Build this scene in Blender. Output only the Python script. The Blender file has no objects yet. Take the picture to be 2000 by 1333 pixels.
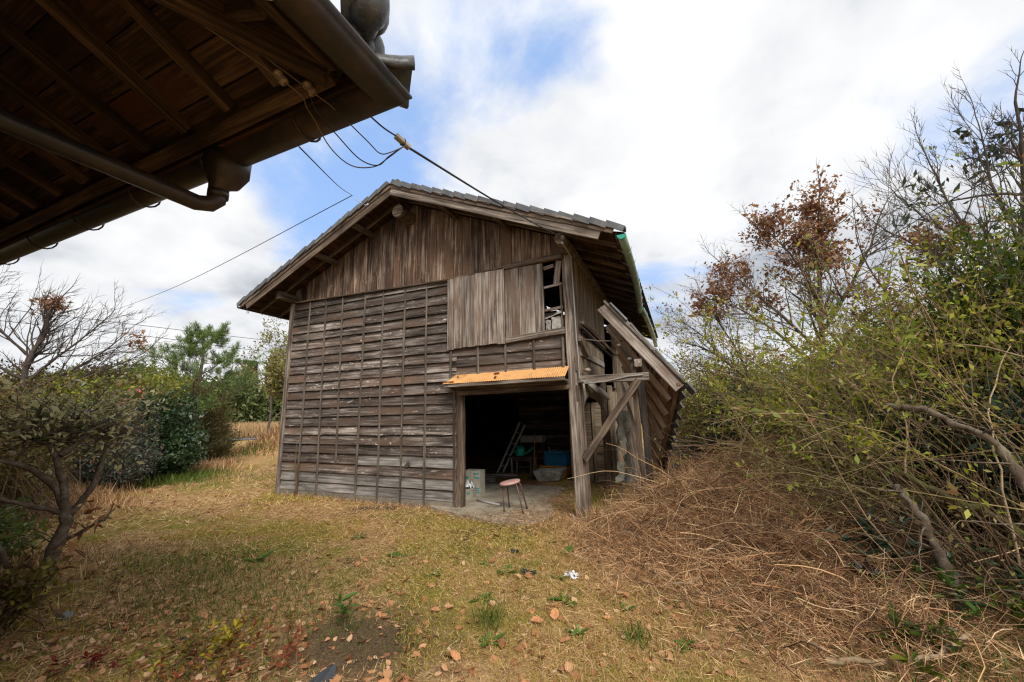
import bpy, math
import numpy as np
from mathutils import Vector, Matrix

rng = np.random.default_rng(11)
scene = bpy.context.scene
COL = scene.collection
R = math.radians

# ------------------------------------------------------------------ camera
cam_d = bpy.data.cameras.new("camera")
cam = bpy.data.objects.new("camera", cam_d)
COL.objects.link(cam)
CAM = Vector((7.4343, -5.5844, 1.4676))
_y, _p, _r = -0.402615, 0.183537, -0.0228534
_f = Vector((math.sin(_y)*math.cos(_p), math.cos(_y)*math.cos(_p), math.sin(_p)))
_r0 = Vector((math.cos(_y), -math.sin(_y), 0))
_u0 = _r0.cross(_f)
_rt = _r0*math.cos(_r) + _u0*math.sin(_r)
_up = _rt.cross(_f)
cam.matrix_world = Matrix(((_rt.x, _up.x, -_f.x, CAM.x), (_rt.y, _up.y, -_f.y, CAM.y),
                           (_rt.z, _up.z, -_f.z, CAM.z), (0, 0, 0, 1)))
cam_d.sensor_width = 36
cam_d.lens = 755.26/2000*36
cam_d.clip_start = 0.05
cam_d.clip_end = 3000
scene.camera = cam

# ------------------------------------------------------------------ node helper
def nd(t, typ, props=None, **ins):
    n = t.nodes.new(typ)
    for k, v in (props or {}).items():
        setattr(n, k, v)
    for k, v in ins.items():
        key = int(k[1:]) if k[0] == 'i' and k[1:].isdigit() else k.replace('_', ' ')
        if isinstance(v, bpy.types.NodeSocket):
            t.links.new(v, n.inputs[key])
        else:
            n.inputs[key].default_value = v
    return n
def mth(t, op, a, b=0.0, c=0.0, clamp=False):
    return nd(t, 'ShaderNodeMath', dict(operation=op, use_clamp=clamp), i0=a, i1=b, i2=c).outputs[0]
def vmth(t, op, a, b=(0, 0, 0)):
    n = nd(t, 'ShaderNodeVectorMath', dict(operation=op), i0=a, i1=b)
    return n.outputs['Value'] if op in ('DOT_PRODUCT', 'LENGTH') else n.outputs[0]
def ramp(t, fac, stops, interp='LINEAR'):
    n = t.nodes.new('ShaderNodeValToRGB')
    n.color_ramp.interpolation = interp
    e = n.color_ramp.elements
    while len(e) < len(stops):
        e.new(0.5)
    for i, (p, c) in enumerate(stops):
        e[i].position = p
        e[i].color = (c[0], c[1], c[2], 1)
    t.links.new(fac, n.inputs[0])
    return n.outputs[0]
def mixc(t, fac, a, b, mode='MIX'):
    n = nd(t, 'ShaderNodeMix', dict(data_type='RGBA', blend_type=mode))
    for idx, v in ((0, fac), (6, a), (7, b)):
        if isinstance(v, bpy.types.NodeSocket):
            t.links.new(v, n.inputs[idx])
        elif idx == 0:
            n.inputs[0].default_value = v
        else:
            n.inputs[idx].default_value = (v[0], v[1], v[2], 1)
    return n.outputs[2]
def noise(t, vec, scale, detail=4, rough=0.55, dist=0.0):
    return nd(t, 'ShaderNodeTexNoise', None, Vector=vec, Scale=scale, Detail=detail, Roughness=rough, Distortion=dist).outputs[0]
def remap(t, v, a, b, c=0.0, d=1.0, smooth=False):
    n = nd(t, 'ShaderNodeMapRange', dict(interpolation_type='SMOOTHSTEP' if smooth else 'LINEAR'), i0=v, i1=a, i2=b, i3=c, i4=d)
    return n.outputs[0]

# ------------------------------------------------------------------ sky
SUN = Vector((0.50, -0.52, 0.69)).normalized()
SUN_EL = math.asin(SUN.z)
SUN_AZ = math.atan2(SUN.x, SUN.y)
world = bpy.data.worlds.new("World")
scene.world = world
world.use_nodes = True
wt = world.node_tree
wt.nodes.clear()
sky = nd(wt, 'ShaderNodeTexSky', dict(sky_type='NISHITA', sun_disc=False, sun_elevation=SUN_EL, sun_rotation=SUN_AZ,
                                       air_density=1.0, dust_density=0.8, ozone_density=2.0))
tc = nd(wt, 'ShaderNodeTexCoord')
dirv = vmth(wt, 'NORMALIZE', tc.outputs['Generated'])
sx = nd(wt, 'ShaderNodeSeparateXYZ', None, Vector=dirv)
zz = mth(wt, 'ADD', mth(wt, 'MAXIMUM', sx.outputs[2], 0.0), 0.32)
pl = nd(wt, 'ShaderNodeCombineXYZ', None, X=mth(wt, 'DIVIDE', sx.outputs[0], zz), Y=mth(wt, 'DIVIDE', sx.outputs[1], zz), Z=0.0).outputs[0]
n1 = noise(wt, pl, 1.55, 9, 0.56, 0.35)
n2 = noise(wt, vmth(wt, 'ADD', pl, (7.3, 2.1, 0)), 0.9, 5, 0.5, 0.2)
n3 = noise(wt, vmth(wt, 'ADD', pl, (1.3, 9.1, 0)), 3.4, 7, 0.55, 0.2)
bias = None
# clear patches between the clouds (directions in the world)
for d, k, w in (((-0.71, 0.49, 0.50), 30, 0.33), ((-0.455, 0.61, 0.650), 70, 0.14), ((-0.168, 0.642, 0.748), 120, 0.16),
                ((-0.88, 0.392, 0.268), 110, 0.17), ((-0.023, 0.97, 0.242), 90, 0.15), ((0.62, 0.72, 0.33), 40, 0.03),
                ((-0.826, 0.411, 0.380), 160, -0.30), ((-0.90, 0.36, 0.20), 60, -0.22), ((0.55, -0.6, 0.55), 8, 0.12)):
    dv = Vector(d).normalized()
    g = mth(wt, 'MULTIPLY', mth(wt, 'EXPONENT', mth(wt, 'MULTIPLY', mth(wt, 'SUBTRACT', vmth(wt, 'DOT_PRODUCT', dirv, tuple(dv)), 1.0), k)), w)
    bias = g if bias is None else mth(wt, 'ADD', bias, g)
dens0 = mth(wt, 'SUBTRACT', mth(wt, 'ADD', n1, 0.16), bias)
dens = remap(wt, dens0, 0.40, 0.60, smooth=True)
shade = mth(wt, 'ADD', mth(wt, 'MULTIPLY', n2, 0.6), mth(wt, 'MULTIPLY', n3, 0.4))
ccol = ramp(wt, shade, [(0.38, (2.0, 2.15, 2.4)), (0.49, (3.5, 3.57, 3.68)), (0.60, (4.3, 4.3, 4.3))])
skyc = mixc(wt, 1.0, sky.outputs[0], (1.25, 1.22, 1.30), 'MULTIPLY')
skyc = mixc(wt, 0.75, skyc, (1.42, 2.25, 3.85))
final = mixc(wt, dens, skyc, ccol)
bg = nd(wt, 'ShaderNodeBackground', None, Color=final, Strength=0.1)
wo = nd(wt, 'ShaderNodeOutputWorld', None, Surface=bg.outputs[0])

sun_d = bpy.data.lights.new("sun", 'SUN')
sun_d.energy = 1.5
sun_d.angle = R(30)
sun_d.color = (1.0, 0.94, 0.84)
sun = bpy.data.objects.new("sun", sun_d)
COL.objects.link(sun)
sun.location = (20, -20, 30)
sun.rotation_euler = (-SUN).to_track_quat('-Z', 'Y').to_euler()

vs = scene.view_settings
scene.display_settings.display_device = 'sRGB'
vs.view_transform = 'Standard'
vs.look = 'None'
vs.exposure = 1.32
vs.gamma = 1.0
vs.use_curve_mapping = False
scene.cycles.max_bounces = 6
scene.cycles.diffuse_bounces = 3
scene.cycles.transparent_max_bounces = 6
scene.cycles.use_denoising = True
scene.cycles.denoiser = 'OPENIMAGEDENOISE'
scene.cycles.denoising_input_passes = 'RGB_ALBEDO_NORMAL'
scene.cycles.denoising_prefilter = 'NONE'
scene.cycles.pixel_filter_type = 'BLACKMAN_HARRIS'
scene.cycles.filter_width = 1.25

# ------------------------------------------------------------------ materials
def new_mat(name):
    m = bpy.data.materials.new(name)
    m.use_nodes = True
    t = m.node_tree
    t.nodes.clear()
    out = t.nodes.new('ShaderNodeOutputMaterial')
    b = t.nodes.new('ShaderNodeBsdfPrincipled')
    t.links.new(b.outputs[0], out.inputs[0])
    return m, t, b, out
def bump(t, b, h, strength=0.4, dist=0.01):
    n = nd(t, 'ShaderNodeBump', None, Height=h, Strength=strength, Distance=dist)
    t.links.new(n.outputs[0], b.inputs['Normal'])

def wood(name, dark, mid, light, fleck=0.0, flcol=(0.5, 0.48, 0.45), vary=0.35, warm=None, rough=0.85, sc=1.0, bumps=0.5):
    """weathered timber, grain along the piece's own x axis"""
    m, t, b, out = new_mat(name)
    oi = nd(t, 'ShaderNodeObjectInfo')
    tcn = nd(t, 'ShaderNodeTexCoord')
    off = nd(t, 'ShaderNodeCombineXYZ', None, X=mth(t, 'MULTIPLY', oi.outputs['Random'], 37.0), Y=mth(t, 'MULTIPLY', oi.outputs['Random'], 91.0), Z=mth(t, 'MULTIPLY', oi.outputs['Random'], 53.0)).outputs[0]
    v0 = vmth(t, 'ADD', tcn.outputs['Object'], off)
    va = vmth(t, 'MULTIPLY', v0, (1.1*sc, 26*sc, 26*sc))
    vb = vmth(t, 'MULTIPLY', v0, (2.4*sc, 95*sc, 95*sc))
    vc = vmth(t, 'MULTIPLY', v0, (1.6*sc, 5*sc, 5*sc))
    g1 = noise(t, va, 1.0, 5, 0.62, 0.35)
    g2 = noise(t, vb, 1.0, 3, 0.6, 0.2)
    g3 = noise(t, vc, 1.0, 4, 0.6)
    s = mth(t, 'ADD', mth(t, 'ADD', mth(t, 'MULTIPLY', g1, 0.45), mth(t, 'MULTIPLY', g2, 0.25)), mth(t, 'MULTIPLY', g3, 0.30))
    c = ramp(t, s, [(0.40, dark), (0.50, mid), (0.60, light)])
    if warm:
        w = noise(t, vmth(t, 'MULTIPLY', v0, (0.9, 3, 3)), 1.0, 3, 0.6)
        c = mixc(t, remap(t, w, 0.48, 0.66), c, warm)
    if fleck:
        f = noise(t, vmth(t, 'MULTIPLY', v0, (7, 30, 30)), 1.0, 3, 0.7, 0.8)
        f2 = noise(t, vmth(t, 'MULTIPLY', v0, (1.3, 4, 4)), 1.0, 2, 0.5)
        fm = mth(t, 'MULTIPLY', remap(t, f, 0.60, 0.70), remap(t, f2, 0.46, 0.62), clamp=True)
        c = mixc(t, mth(t, 'MULTIPLY', fm, fleck), c, flcol)
    val = remap(t, oi.outputs['Random'], 0, 1, 1-vary, 1+vary)
    c = mixc(t, 1.0, c, nd(t, 'ShaderNodeCombineXYZ', None, X=val, Y=val, Z=val).outputs[0], 'MULTIPLY')
    t.links.new(c, b.inputs['Base Color'])
    b.inputs['Roughness'].default_value = rough
    b.inputs['Specular IOR Level'].default_value = 0.25
    bump(t, b, mth(t, 'ADD', g2, g1), bumps, 0.006)
    return m

M = {}
M['board'] = wood('weathered_board', (0.022, 0.016, 0.013), (0.108, 0.084, 0.070), (0.33, 0.285, 0.25), 1.0, (0.68, 0.62, 0.56), 0.42, (0.12, 0.075, 0.052))
M['boardlow'] = wood('pale_weathered_board', (0.07, 0.064, 0.058), (0.17, 0.155, 0.14), (0.34, 0.31, 0.29), 0.5, (0.5, 0.48, 0.45), 0.22)
M['batten'] = wood('batten_wood', (0.05, 0.04, 0.032), (0.12, 0.095, 0.075), (0.24, 0.20, 0.16), 0.3, vary=0.2)
M['gable'] = wood('gable_plank_wood', (0.018, 0.010, 0.007), (0.115, 0.070, 0.047), (0.42, 0.32, 0.24), 0.5, (0.55, 0.44, 0.34), 0.50, (0.125, 0.072, 0.044))
M['shutter'] = wood('grey_shutter_wood', (0.065, 0.046, 0.036), (0.25, 0.203, 0.168), (0.50, 0.44, 0.38), 0.5, (0.6, 0.52, 0.44), 0.22, (0.18, 0.12, 0.085))
M['beam'] = wood('brown_beam_wood', (0.034, 0.023, 0.017), (0.11, 0.077, 0.056), (0.26, 0.195, 0.14), 0.3, (0.40, 0.32, 0.24), 0.22)
M['greybeam'] = wood('grey_beam_wood', (0.05, 0.037, 0.029), (0.19, 0.150, 0.120), (0.42, 0.36, 0.30), 0.4, (0.5, 0.44, 0.36), 0.15)
M['side'] = wood('side_plank_wood', (0.06, 0.041, 0.029), (0.20, 0.145, 0.10), (0.42, 0.33, 0.235), 0.25, (0.45, 0.38, 0.28), 0.22)
M['tan'] = wood('tan_plank_wood', (0.11, 0.08, 0.052), (0.24, 0.185, 0.125), (0.40, 0.33, 0.24), 0.2, vary=0.18)
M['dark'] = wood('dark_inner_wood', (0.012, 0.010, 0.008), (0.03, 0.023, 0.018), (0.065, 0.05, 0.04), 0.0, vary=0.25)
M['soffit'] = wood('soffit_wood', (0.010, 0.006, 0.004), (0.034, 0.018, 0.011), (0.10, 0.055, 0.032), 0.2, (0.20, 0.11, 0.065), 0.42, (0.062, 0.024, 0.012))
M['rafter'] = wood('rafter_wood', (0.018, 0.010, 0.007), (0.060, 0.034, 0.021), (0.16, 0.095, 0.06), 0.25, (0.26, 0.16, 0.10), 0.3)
M['pentrafter'] = wood('pent_rafter_wood', (0.26, 0.18, 0.125), (0.50, 0.37, 0.27), (0.66, 0.53, 0.40), 0.2, vary=0.15)
M['pent'] = wood('pent_board_wood', (0.08, 0.046, 0.030), (0.29, 0.18, 0.118), (0.46, 0.32, 0.22), 0.2, vary=0.35)

def plain(name, col, rough=0.6, metal=0.0, var=0.25, scale=8.0, col2=None, bumpy=0.0, spec=0.5, thr=(0.42, 0.66)):
    m, t, b, out = new_mat(name)
    tcn = nd(t, 'ShaderNodeTexCoord')
    oi = nd(t, 'ShaderNodeObjectInfo')
    v = vmth(t, 'ADD', tcn.outputs['Object'], nd(t, 'ShaderNodeCombineXYZ', None, X=mth(t, 'MULTIPLY', oi.outputs['Random'], 31.0), Y=0.0, Z=0.0).outputs[0])
    n = noise(t, v, scale, 6, 0.62)
    c2 = col2 or tuple(x*(1-var) for x in col)
    c = mixc(t, remap(t, n, *thr), col, c2)
    n2_ = noise(t, v, scale*6, 3, 0.6)
    k = remap(t, n2_, 0.2, 0.8, 1-var*0.7, 1+var*0.7)
    k = mth(t, 'MULTIPLY', k, remap(t, oi.outputs['Random'], 0, 1, 1-var*0.6, 1+var*0.6))
    c = mixc(t, 1.0, c, nd(t, 'ShaderNodeCombineXYZ', None, X=k, Y=k, Z=k).outputs[0], 'MULTIPLY')
    t.links.new(c, b.inputs['Base Color'])
    b.inputs['Roughness'].default_value = rough
    b.inputs['Metallic'].default_value = metal
    b.inputs['Specular IOR Level'].default_value = spec
    if bumpy:
        bump(t, b, mth(t, 'ADD', n, n2_), bumpy, 0.01)
    return m
M['tile'] = plain('grey_roof_tile', (0.075, 0.080, 0.088), 0.5, 0, 0.4, 7, (0.14, 0.138, 0.13), 0.25)
M['tiledark'] = plain('dark_roof_tile', (0.05, 0.053, 0.058), 0.42, 0, 0.4, 14, (0.105, 0.105, 0.10), 0.3)
M['gutterbrown'] = plain('brown_gutter_metal', (0.022, 0.019, 0.019), 0.42, 0.2, 0.35, 4, (0.060, 0.038, 0.030), 0.05)
M['guttergreen'] = plain('faded_green_gutter', (0.30, 0.42, 0.34), 0.45, 0, 0.2, 5, (0.20, 0.33, 0.26), 0.05)
M['greencap'] = plain('green_plastic', (0.02, 0.33, 0.24), 0.4, 0, 0.15, 6)
M['orange'] = plain('rusty_orange_sheet', (0.56, 0.30, 0.115), 0.7, 0, 0.25, 5, (0.34, 0.18, 0.075), 0.25, 0.3, (0.48, 0.72))
M['rust'] = plain('rust', (0.20, 0.062, 0.02), 0.9, 0, 0.4, 20, (0.10, 0.03, 0.012), 0.2)
M['plaster'] = plain('old_plaster', (0.36, 0.32, 0.26), 0.9, 0, 0.3, 6, (0.24, 0.20, 0.15), 0.35)
M['sheet'] = plain('dirty_sheet', (0.30, 0.30, 0.25), 0.8, 0, 0.35, 9, (0.15, 0.15, 0.11), 0.3)
M['paper'] = plain('torn_paper', (0.40, 0.38, 0.34), 0.9, 0, 0.3, 14, (0.30, 0.28, 0.25), 0.5)
M['concrete'] = plain('mossy_concrete', (0.33, 0.29, 0.225), 0.95, 0, 0.30, 3.0, (0.19, 0.165, 0.12), 0.5, 0.2)
M['foundation'] = plain('foundation_concrete', (0.20, 0.175, 0.14), 0.95, 0, 0.35, 4, (0.12, 0.10, 0.08), 0.5, 0.2)
M['ceramic'] = plain('stained_ceramic', (0.30, 0.23, 0.18), 0.4, 0, 0.25, 14, (0.16, 0.11, 0.08))
M['connector'] = plain('connector_plastic', (0.34, 0.32, 0.28), 0.6, 0, 0.3, 18)
M['wire'] = plain('black_cable', (0.018, 0.019, 0.022), 0.6, 0, 0.2, 10)
M['wiretan'] = plain('tan_cable', (0.16, 0.12, 0.09), 0.7, 0, 0.25, 10)
M['wiregrey'] = plain('grey_cable', (0.30, 0.29, 0.27), 0.6, 0, 0.2, 10)
M['zinc'] = plain('zinc_metal', (0.42, 0.42, 0.42), 0.4, 0.6, 0.2, 10)
M['alu'] = plain('dusty_aluminium', (0.45, 0.44, 0.43), 0.5, 0.2, 0.2, 10)
M['pink'] = plain('worn_pink_seat', (0.50, 0.30, 0.26), 0.55, 0, 0.15, 9, (0.42, 0.24, 0.21))
M['brownmetal'] = plain('brown_painted_metal', (0.115, 0.062, 0.045), 0.5, 0.2, 0.35, 25, (0.16, 0.09, 0.07))
M['teal'] = plain('teal_plastic', (0.02, 0.46, 0.32), 0.4, 0, 0.15, 8)
M['blue'] = plain('blue_plastic', (0.015, 0.22, 0.42), 0.45, 0, 0.2, 8)
M['orangecrate'] = plain('orange_plastic', (0.55, 0.20, 0.012), 0.5, 0, 0.2, 8)
M['carton'] = plain('cream_carton', (0.34, 0.325, 0.27), 0.85, 0, 0.25, 6, (0.24, 0.215, 0.165))
M['print'] = plain('teal_print', (0.05, 0.24, 0.24), 0.8, 0, 0.2, 10)
M['styro'] = plain('dirty_styrofoam', (0.52, 0.51, 0.46), 0.85, 0, 0.3, 7, (0.22, 0.20, 0.16), 0.2)
M['whitescrap'] = plain('white_plastic_film', (0.72, 0.74, 0.78), 0.5, 0, 0.12, 20)
M['blackscrap'] = plain('black_plastic_film', (0.02, 0.022, 0.026), 0.4, 0, 0.3, 20)
M['slate'] = plain('slate_shard', (0.035, 0.040, 0.048), 0.7, 0, 0.3, 20, (0.03, 0.035, 0.04), 0.3)
M['stone'] = plain('grey_stone', (0.28, 0.28, 0.27), 0.85, 0, 0.3, 12, (0.16, 0.16, 0.14), 0.4)
M['bark'] = plain('lichen_bark', (0.115, 0.085, 0.06), 0.95, 0, 0.4, 16, (0.23, 0.195, 0.15), 0.7, 0.2)
M['mossbark'] = plain('mossy_bark', (0.105, 0.088, 0.045), 0.95, 0, 0.4, 9, (0.095, 0.100, 0.022), 0.7, 0.2)
M['twig'] = plain('grey_twig', (0.10, 0.080, 0.066), 0.9, 0, 0.35, 6, (0.08, 0.062, 0.05), 0, 0.2)
M['twigbrown'] = plain('brown_twig', (0.20, 0.13, 0.078), 0.9, 0, 0.35, 3, (0.12, 0.085, 0.045), 0, 0.2)
M['twigmoss'] = plain('olive_twig', (0.30, 0.215, 0.12), 0.9, 0, 0.5, 2.5, (0.16, 0.135, 0.05), 0, 0.2)
M['palestick'] = plain('pale_dead_wood', (0.40, 0.30, 0.19), 0.9, 0, 0.3, 12, (0.25, 0.18, 0.11), 0.3, 0.2)
M['asphalt'] = plain('road_asphalt', (0.15, 0.15, 0.155), 0.9, 0, 0.2, 2)
M['roadpaint'] = plain('road_paint', (0.75, 0.75, 0.75), 0.8, 0, 0.1, 3)
M['shedroof'] = plain('rusty_shed_sheet', (0.13, 0.062, 0.05), 0.7, 0, 0.4, 4, (0.20, 0.12, 0.10), 0.1)
M['shedwall'] = plain('dark_shed_sheet', (0.035, 0.035, 0.036), 0.8, 0, 0.3, 4)
M['berry'] = plain('red_berry', (0.55, 0.02, 0.012), 0.35, 0, 0.2, 20)
M['deadleaf'] = plain('curled_dead_leaf', (0.46, 0.22, 0.10), 0.7, 0, 0.5, 40, (0.32, 0.13, 0.055), 0.1, 0.3)
M['polewood'] = plain('weathered_pole', (0.27, 0.245, 0.21), 0.9, 0, 0.3, 12, (0.16, 0.14, 0.11), 0.3, 0.2)

def leafmat(name, stops, trans=0.35, rough=0.5, spec=0.3):
    m, t, b, out = new_mat(name)
    g = nd(t, 'ShaderNodeNewGeometry')
    c = ramp(t, g.outputs['Random Per Island'], stops)
    t.links.new(c, b.inputs['Base Color'])
    b.inputs['Roughness'].default_value = rough
    b.inputs['Specular IOR Level'].default_value = spec
    if trans:
        tr = nd(t, 'ShaderNodeBsdfTranslucent', None, Color=c)
        mx = nd(t, 'ShaderNodeMixShader', None, i0=trans, i1=b.outputs[0], i2=tr.outputs[0])
        t.links.new(mx.outputs[0], out.inputs[0])
    return m
L = {}
L['straw'] = leafmat('straw', [(0, (0.24, 0.125, 0.05)), (0.3, (0.52, 0.315, 0.13)), (0.7, (0.70, 0.47, 0.215)), (0.95, (0.80, 0.62, 0.36)), (1, (0.20, 0.22, 0.04))], 0.2, 0.7)
L['brush'] = leafmat('brush_straw', [(0, (0.11, 0.050, 0.025)), (0.35, (0.37, 0.190, 0.088)), (0.7, (0.58, 0.345, 0.17)), (1, (0.84, 0.61, 0.36))], 0.1, 0.8)
L['brushdark'] = leafmat('shade_brown_stem', [(0, (0.05, 0.028, 0.018)), (0.6, (0.17, 0.092, 0.052)), (1, (0.36, 0.23, 0.14))], 0.1, 0.8)  # darker brown stems that paint shaded gaps into the brush heap
L['grass'] = leafmat('green_blades', [(0, (0.045, 0.095, 0.012)), (0.5, (0.10, 0.165, 0.025)), (1, (0.21, 0.235, 0.05))], 0.35)
L['moss'] = leafmat('moss_blades', [(0, (0.22, 0.185, 0.02)), (0.5, (0.40, 0.32, 0.045)), (1, (0.54, 0.41, 0.10))], 0.25)
L['weed'] = leafmat('weed_leaf', [(0, (0.05, 0.11, 0.015)), (1, (0.13, 0.22, 0.04))], 0.3)
L['litter'] = leafmat('dead_leaf', [(0, (0.16, 0.06, 0.024)), (0.4, (0.38, 0.17, 0.07)), (0.8, (0.54, 0.30, 0.15)), (1, (0.66, 0.46, 0.30))], 0.15, 0.6)
L['varieg'] = leafmat('variegated_leaf', [(0, (0.09, 0.12, 0.03)), (0.22, (0.18, 0.19, 0.06)), (0.38, (0.52, 0.49, 0.24)), (1, (0.74, 0.69, 0.42))], 0.3)
L['azalea'] = leafmat('olive_leaf', [(0, (0.075, 0.05, 0.02)), (0.3, (0.18, 0.10, 0.045)), (0.55, (0.16, 0.125, 0.034)), (0.85, (0.21, 0.21, 0.03)), (1, (0.34, 0.30, 0.04))], 0.3)
L['camellia'] = leafmat('glossy_dark_leaf', [(0, (0.016, 0.040, 0.014)), (0.7, (0.05, 0.10, 0.035)), (1, (0.13, 0.18, 0.10))], 0.15, 0.3, 0.5)
L['nandina'] = leafmat('purple_green_leaf', [(0, (0.04, 0.055, 0.035)), (0.6, (0.10, 0.115, 0.095)), (0.9, (0.18, 0.19, 0.18)), (1, (0.22, 0.09, 0.05))], 0.2)
L['pine'] = leafmat('pine_needle', [(0, (0.065, 0.12, 0.035)), (0.6, (0.15, 0.225, 0.06)), (1, (0.28, 0.34, 0.11))], 0.2)
L['juniper'] = leafmat('juniper_spray', [(0, (0.045, 0.045, 0.016)), (0.5, (0.095, 0.095, 0.028)), (0.85, (0.15, 0.125, 0.04)), (1, (0.13, 0.075, 0.03))], 0.25)
L['yellowgreen'] = leafmat('yellow_green_leaf', [(0, (0.12, 0.17, 0.016)), (0.45, (0.33, 0.38, 0.03)), (0.85, (0.55, 0.54, 0.055)), (1, (0.48, 0.26, 0.07))], 0.45)
L['mixbush'] = leafmat('mixed_bush_leaf', [(0, (0.11, 0.16, 0.02)), (0.35, (0.28, 0.34, 0.035)), (0.62, (0.48, 0.47, 0.06)), (0.74, (0.20, 0.11, 0.05)), (0.88, (0.38, 0.25, 0.12)), (1, (0.10, 0.14, 0.04))], 0.4)
L['midgreen'] = leafmat('mid_green_leaf', [(0, (0.045, 0.08, 0.016)), (0.5, (0.125, 0.17, 0.034)), (0.9, (0.22, 0.26, 0.055)), (1, (0.20, 0.13, 0.04))], 0.35)
L['bluegreen'] = leafmat('blue_green_leaf', [(0, (0.018, 0.036, 0.022)), (0.7, (0.045, 0.075, 0.05)), (1, (0.08, 0.115, 0.08))], 0.2, 0.4)
L['brownleaf'] = leafmat('brown_hanging_leaf', [(0, (0.16, 0.06, 0.028)), (0.6, (0.36, 0.175, 0.085)), (1, (0.54, 0.33, 0.18))], 0.35)
L['bigleaf'] = leafmat('evergreen_leaf', [(0, (0.030, 0.062, 0.010)), (0.6, (0.085, 0.125, 0.014)), (0.95, (0.17, 0.19, 0.02)), (1, (0.34, 0.16, 0.02))], 0.4, 0.4)
L['tanbush'] = leafmat('tan_brush_leaf', [(0, (0.12, 0.10, 0.035)), (0.4, (0.27, 0.21, 0.085)), (0.7, (0.36, 0.31, 0.12)), (0.85, (0.24, 0.29, 0.05)), (1, (0.20, 0.25, 0.04))], 0.3)
L['bamboo'] = leafmat('far_wood_leaf', [(0, (0.05, 0.08, 0.025)), (0.5, (0.13, 0.165, 0.055)), (1, (0.24, 0.26, 0.10))], 0.3)
L['conifer'] = leafmat('conifer_leaf', [(0, (0.016, 0.030, 0.016)), (1, (0.05, 0.070, 0.032))], 0.15)
L['reed'] = leafmat('reed', [(0, (0.38, 0.24, 0.11)), (1, (0.62, 0.44, 0.24))], 0.3)
L['autumn'] = leafmat('autumn_seedling_leaf', [(0, (0.14, 0.035, 0.022)), (0.25, (0.30, 0.075, 0.03)), (0.5, (0.17, 0.15, 0.025)), (0.75, (0.12, 0.13, 0.03)), (1, (0.50, 0.38, 0.03))], 0.4)
L['redleaf'] = leafmat('red_shrub_leaf', [(0, (0.06, 0.022, 0.016)), (0.6, (0.10, 0.045, 0.022)), (1, (0.09, 0.085, 0.025))], 0.3)

def ground_material():
    m, t, b, out = new_mat('ground_soil')
    tcn = nd(t, 'ShaderNodeTexCoord')
    v = tcn.outputs['Object']
    a = noise(t, v, 0.55, 6, 0.6, 0.3)
    f = noise(t, v, 9.0, 6, 0.7, 0.4)
    g = noise(t, v, 60.0, 4, 0.7, 0.6)
    mo = noise(t, vmth(t, 'ADD', v, (13.0, 4.0, 0)), 0.8, 5, 0.62, 0.4)
    straw = ramp(t, mth(t, 'ADD', mth(t, 'MULTIPLY', f, 0.5), mth(t, 'MULTIPLY', g, 0.5)), [(0.36, (0.15, 0.085, 0.04)), (0.48, (0.37, 0.22, 0.10)), (0.60, (0.56, 0.37, 0.175))])
    moss = ramp(t, g, [(0.35, (0.11, 0.098, 0.018)), (0.6, (0.31, 0.265, 0.06))])
    dirt = ramp(t, g, [(0.35, (0.05, 0.035, 0.022)), (0.62, (0.13, 0.09, 0.055))])
    c = mixc(t, remap(t, mth(t, 'ADD', mo, mth(t, 'MULTIPLY', f, 0.25)), 0.60, 0.74), straw, moss)
    px_ = nd(t, 'ShaderNodeVectorMath', dict(operation='DISTANCE'), i0=vmth(t, 'MULTIPLY', v, (1, 1.25, 0)), i1=(5.35, -4.19, 0)).outputs['Value']
    c = mixc(t, remap(t, mth(t, 'ADD', px_, mth(t, 'MULTIPLY', f, 0.5)), 0.55, 1.15, 0.9, 0.0), c, dirt)
    c = mixc(t, remap(t, mth(t, 'ADD', a, mth(t, 'MULTIPLY', f, 0.2)), 0.70, 0.80), c, dirt)
    t.links.new(c, b.inputs['Base Color'])
    b.inputs['Roughness'].default_value = 1.0
    b.inputs['Specular IOR Level'].default_value = 0.1
    bump(t, b, mth(t, 'ADD', f, g), 0.7, 0.03)
    return m
M['ground'] = ground_material()

# ------------------------------------------------------------------ object helpers
WM = {}
def link(o, parent=None, mw=None):
    COL.objects.link(o)
    mw = mw if mw is not None else Matrix.Identity(4)
    if parent is not None:
        o.parent = parent
        o.matrix_parent_inverse = WM[parent.name].inverted()
    o.matrix_basis = mw
    WM[o.name] = mw.copy()
    return o
def thing(name, label, cat, loc=(0, 0, 0), group=None):
    o = bpy.data.objects.new(name, None)
    o.empty_display_size = 0.2
    link(o, None, Matrix.Translation(loc))
    tag(o, label, cat, group)
    return o
def tag(o, label=None, cat=None, group=None, kind=None):
    if label: o['label'] = label
    if cat: o['category'] = cat
    if group: o['group'] = group
    if kind: o['kind'] = kind
    return o
def mesh_obj(name, V, F, mat, parent=None, smooth=False, mw=None):
    me = bpy.data.meshes.new(name)
    me.from_pydata([tuple(v) for v in V], [], [tuple(f) for f in F])
    if smooth:
        me.polygons.foreach_set('use_smooth', np.ones(len(me.polygons), bool))
    me.materials.append(mat)
    me.update()
    return link(bpy.data.objects.new(name, me), parent, mw)
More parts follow.
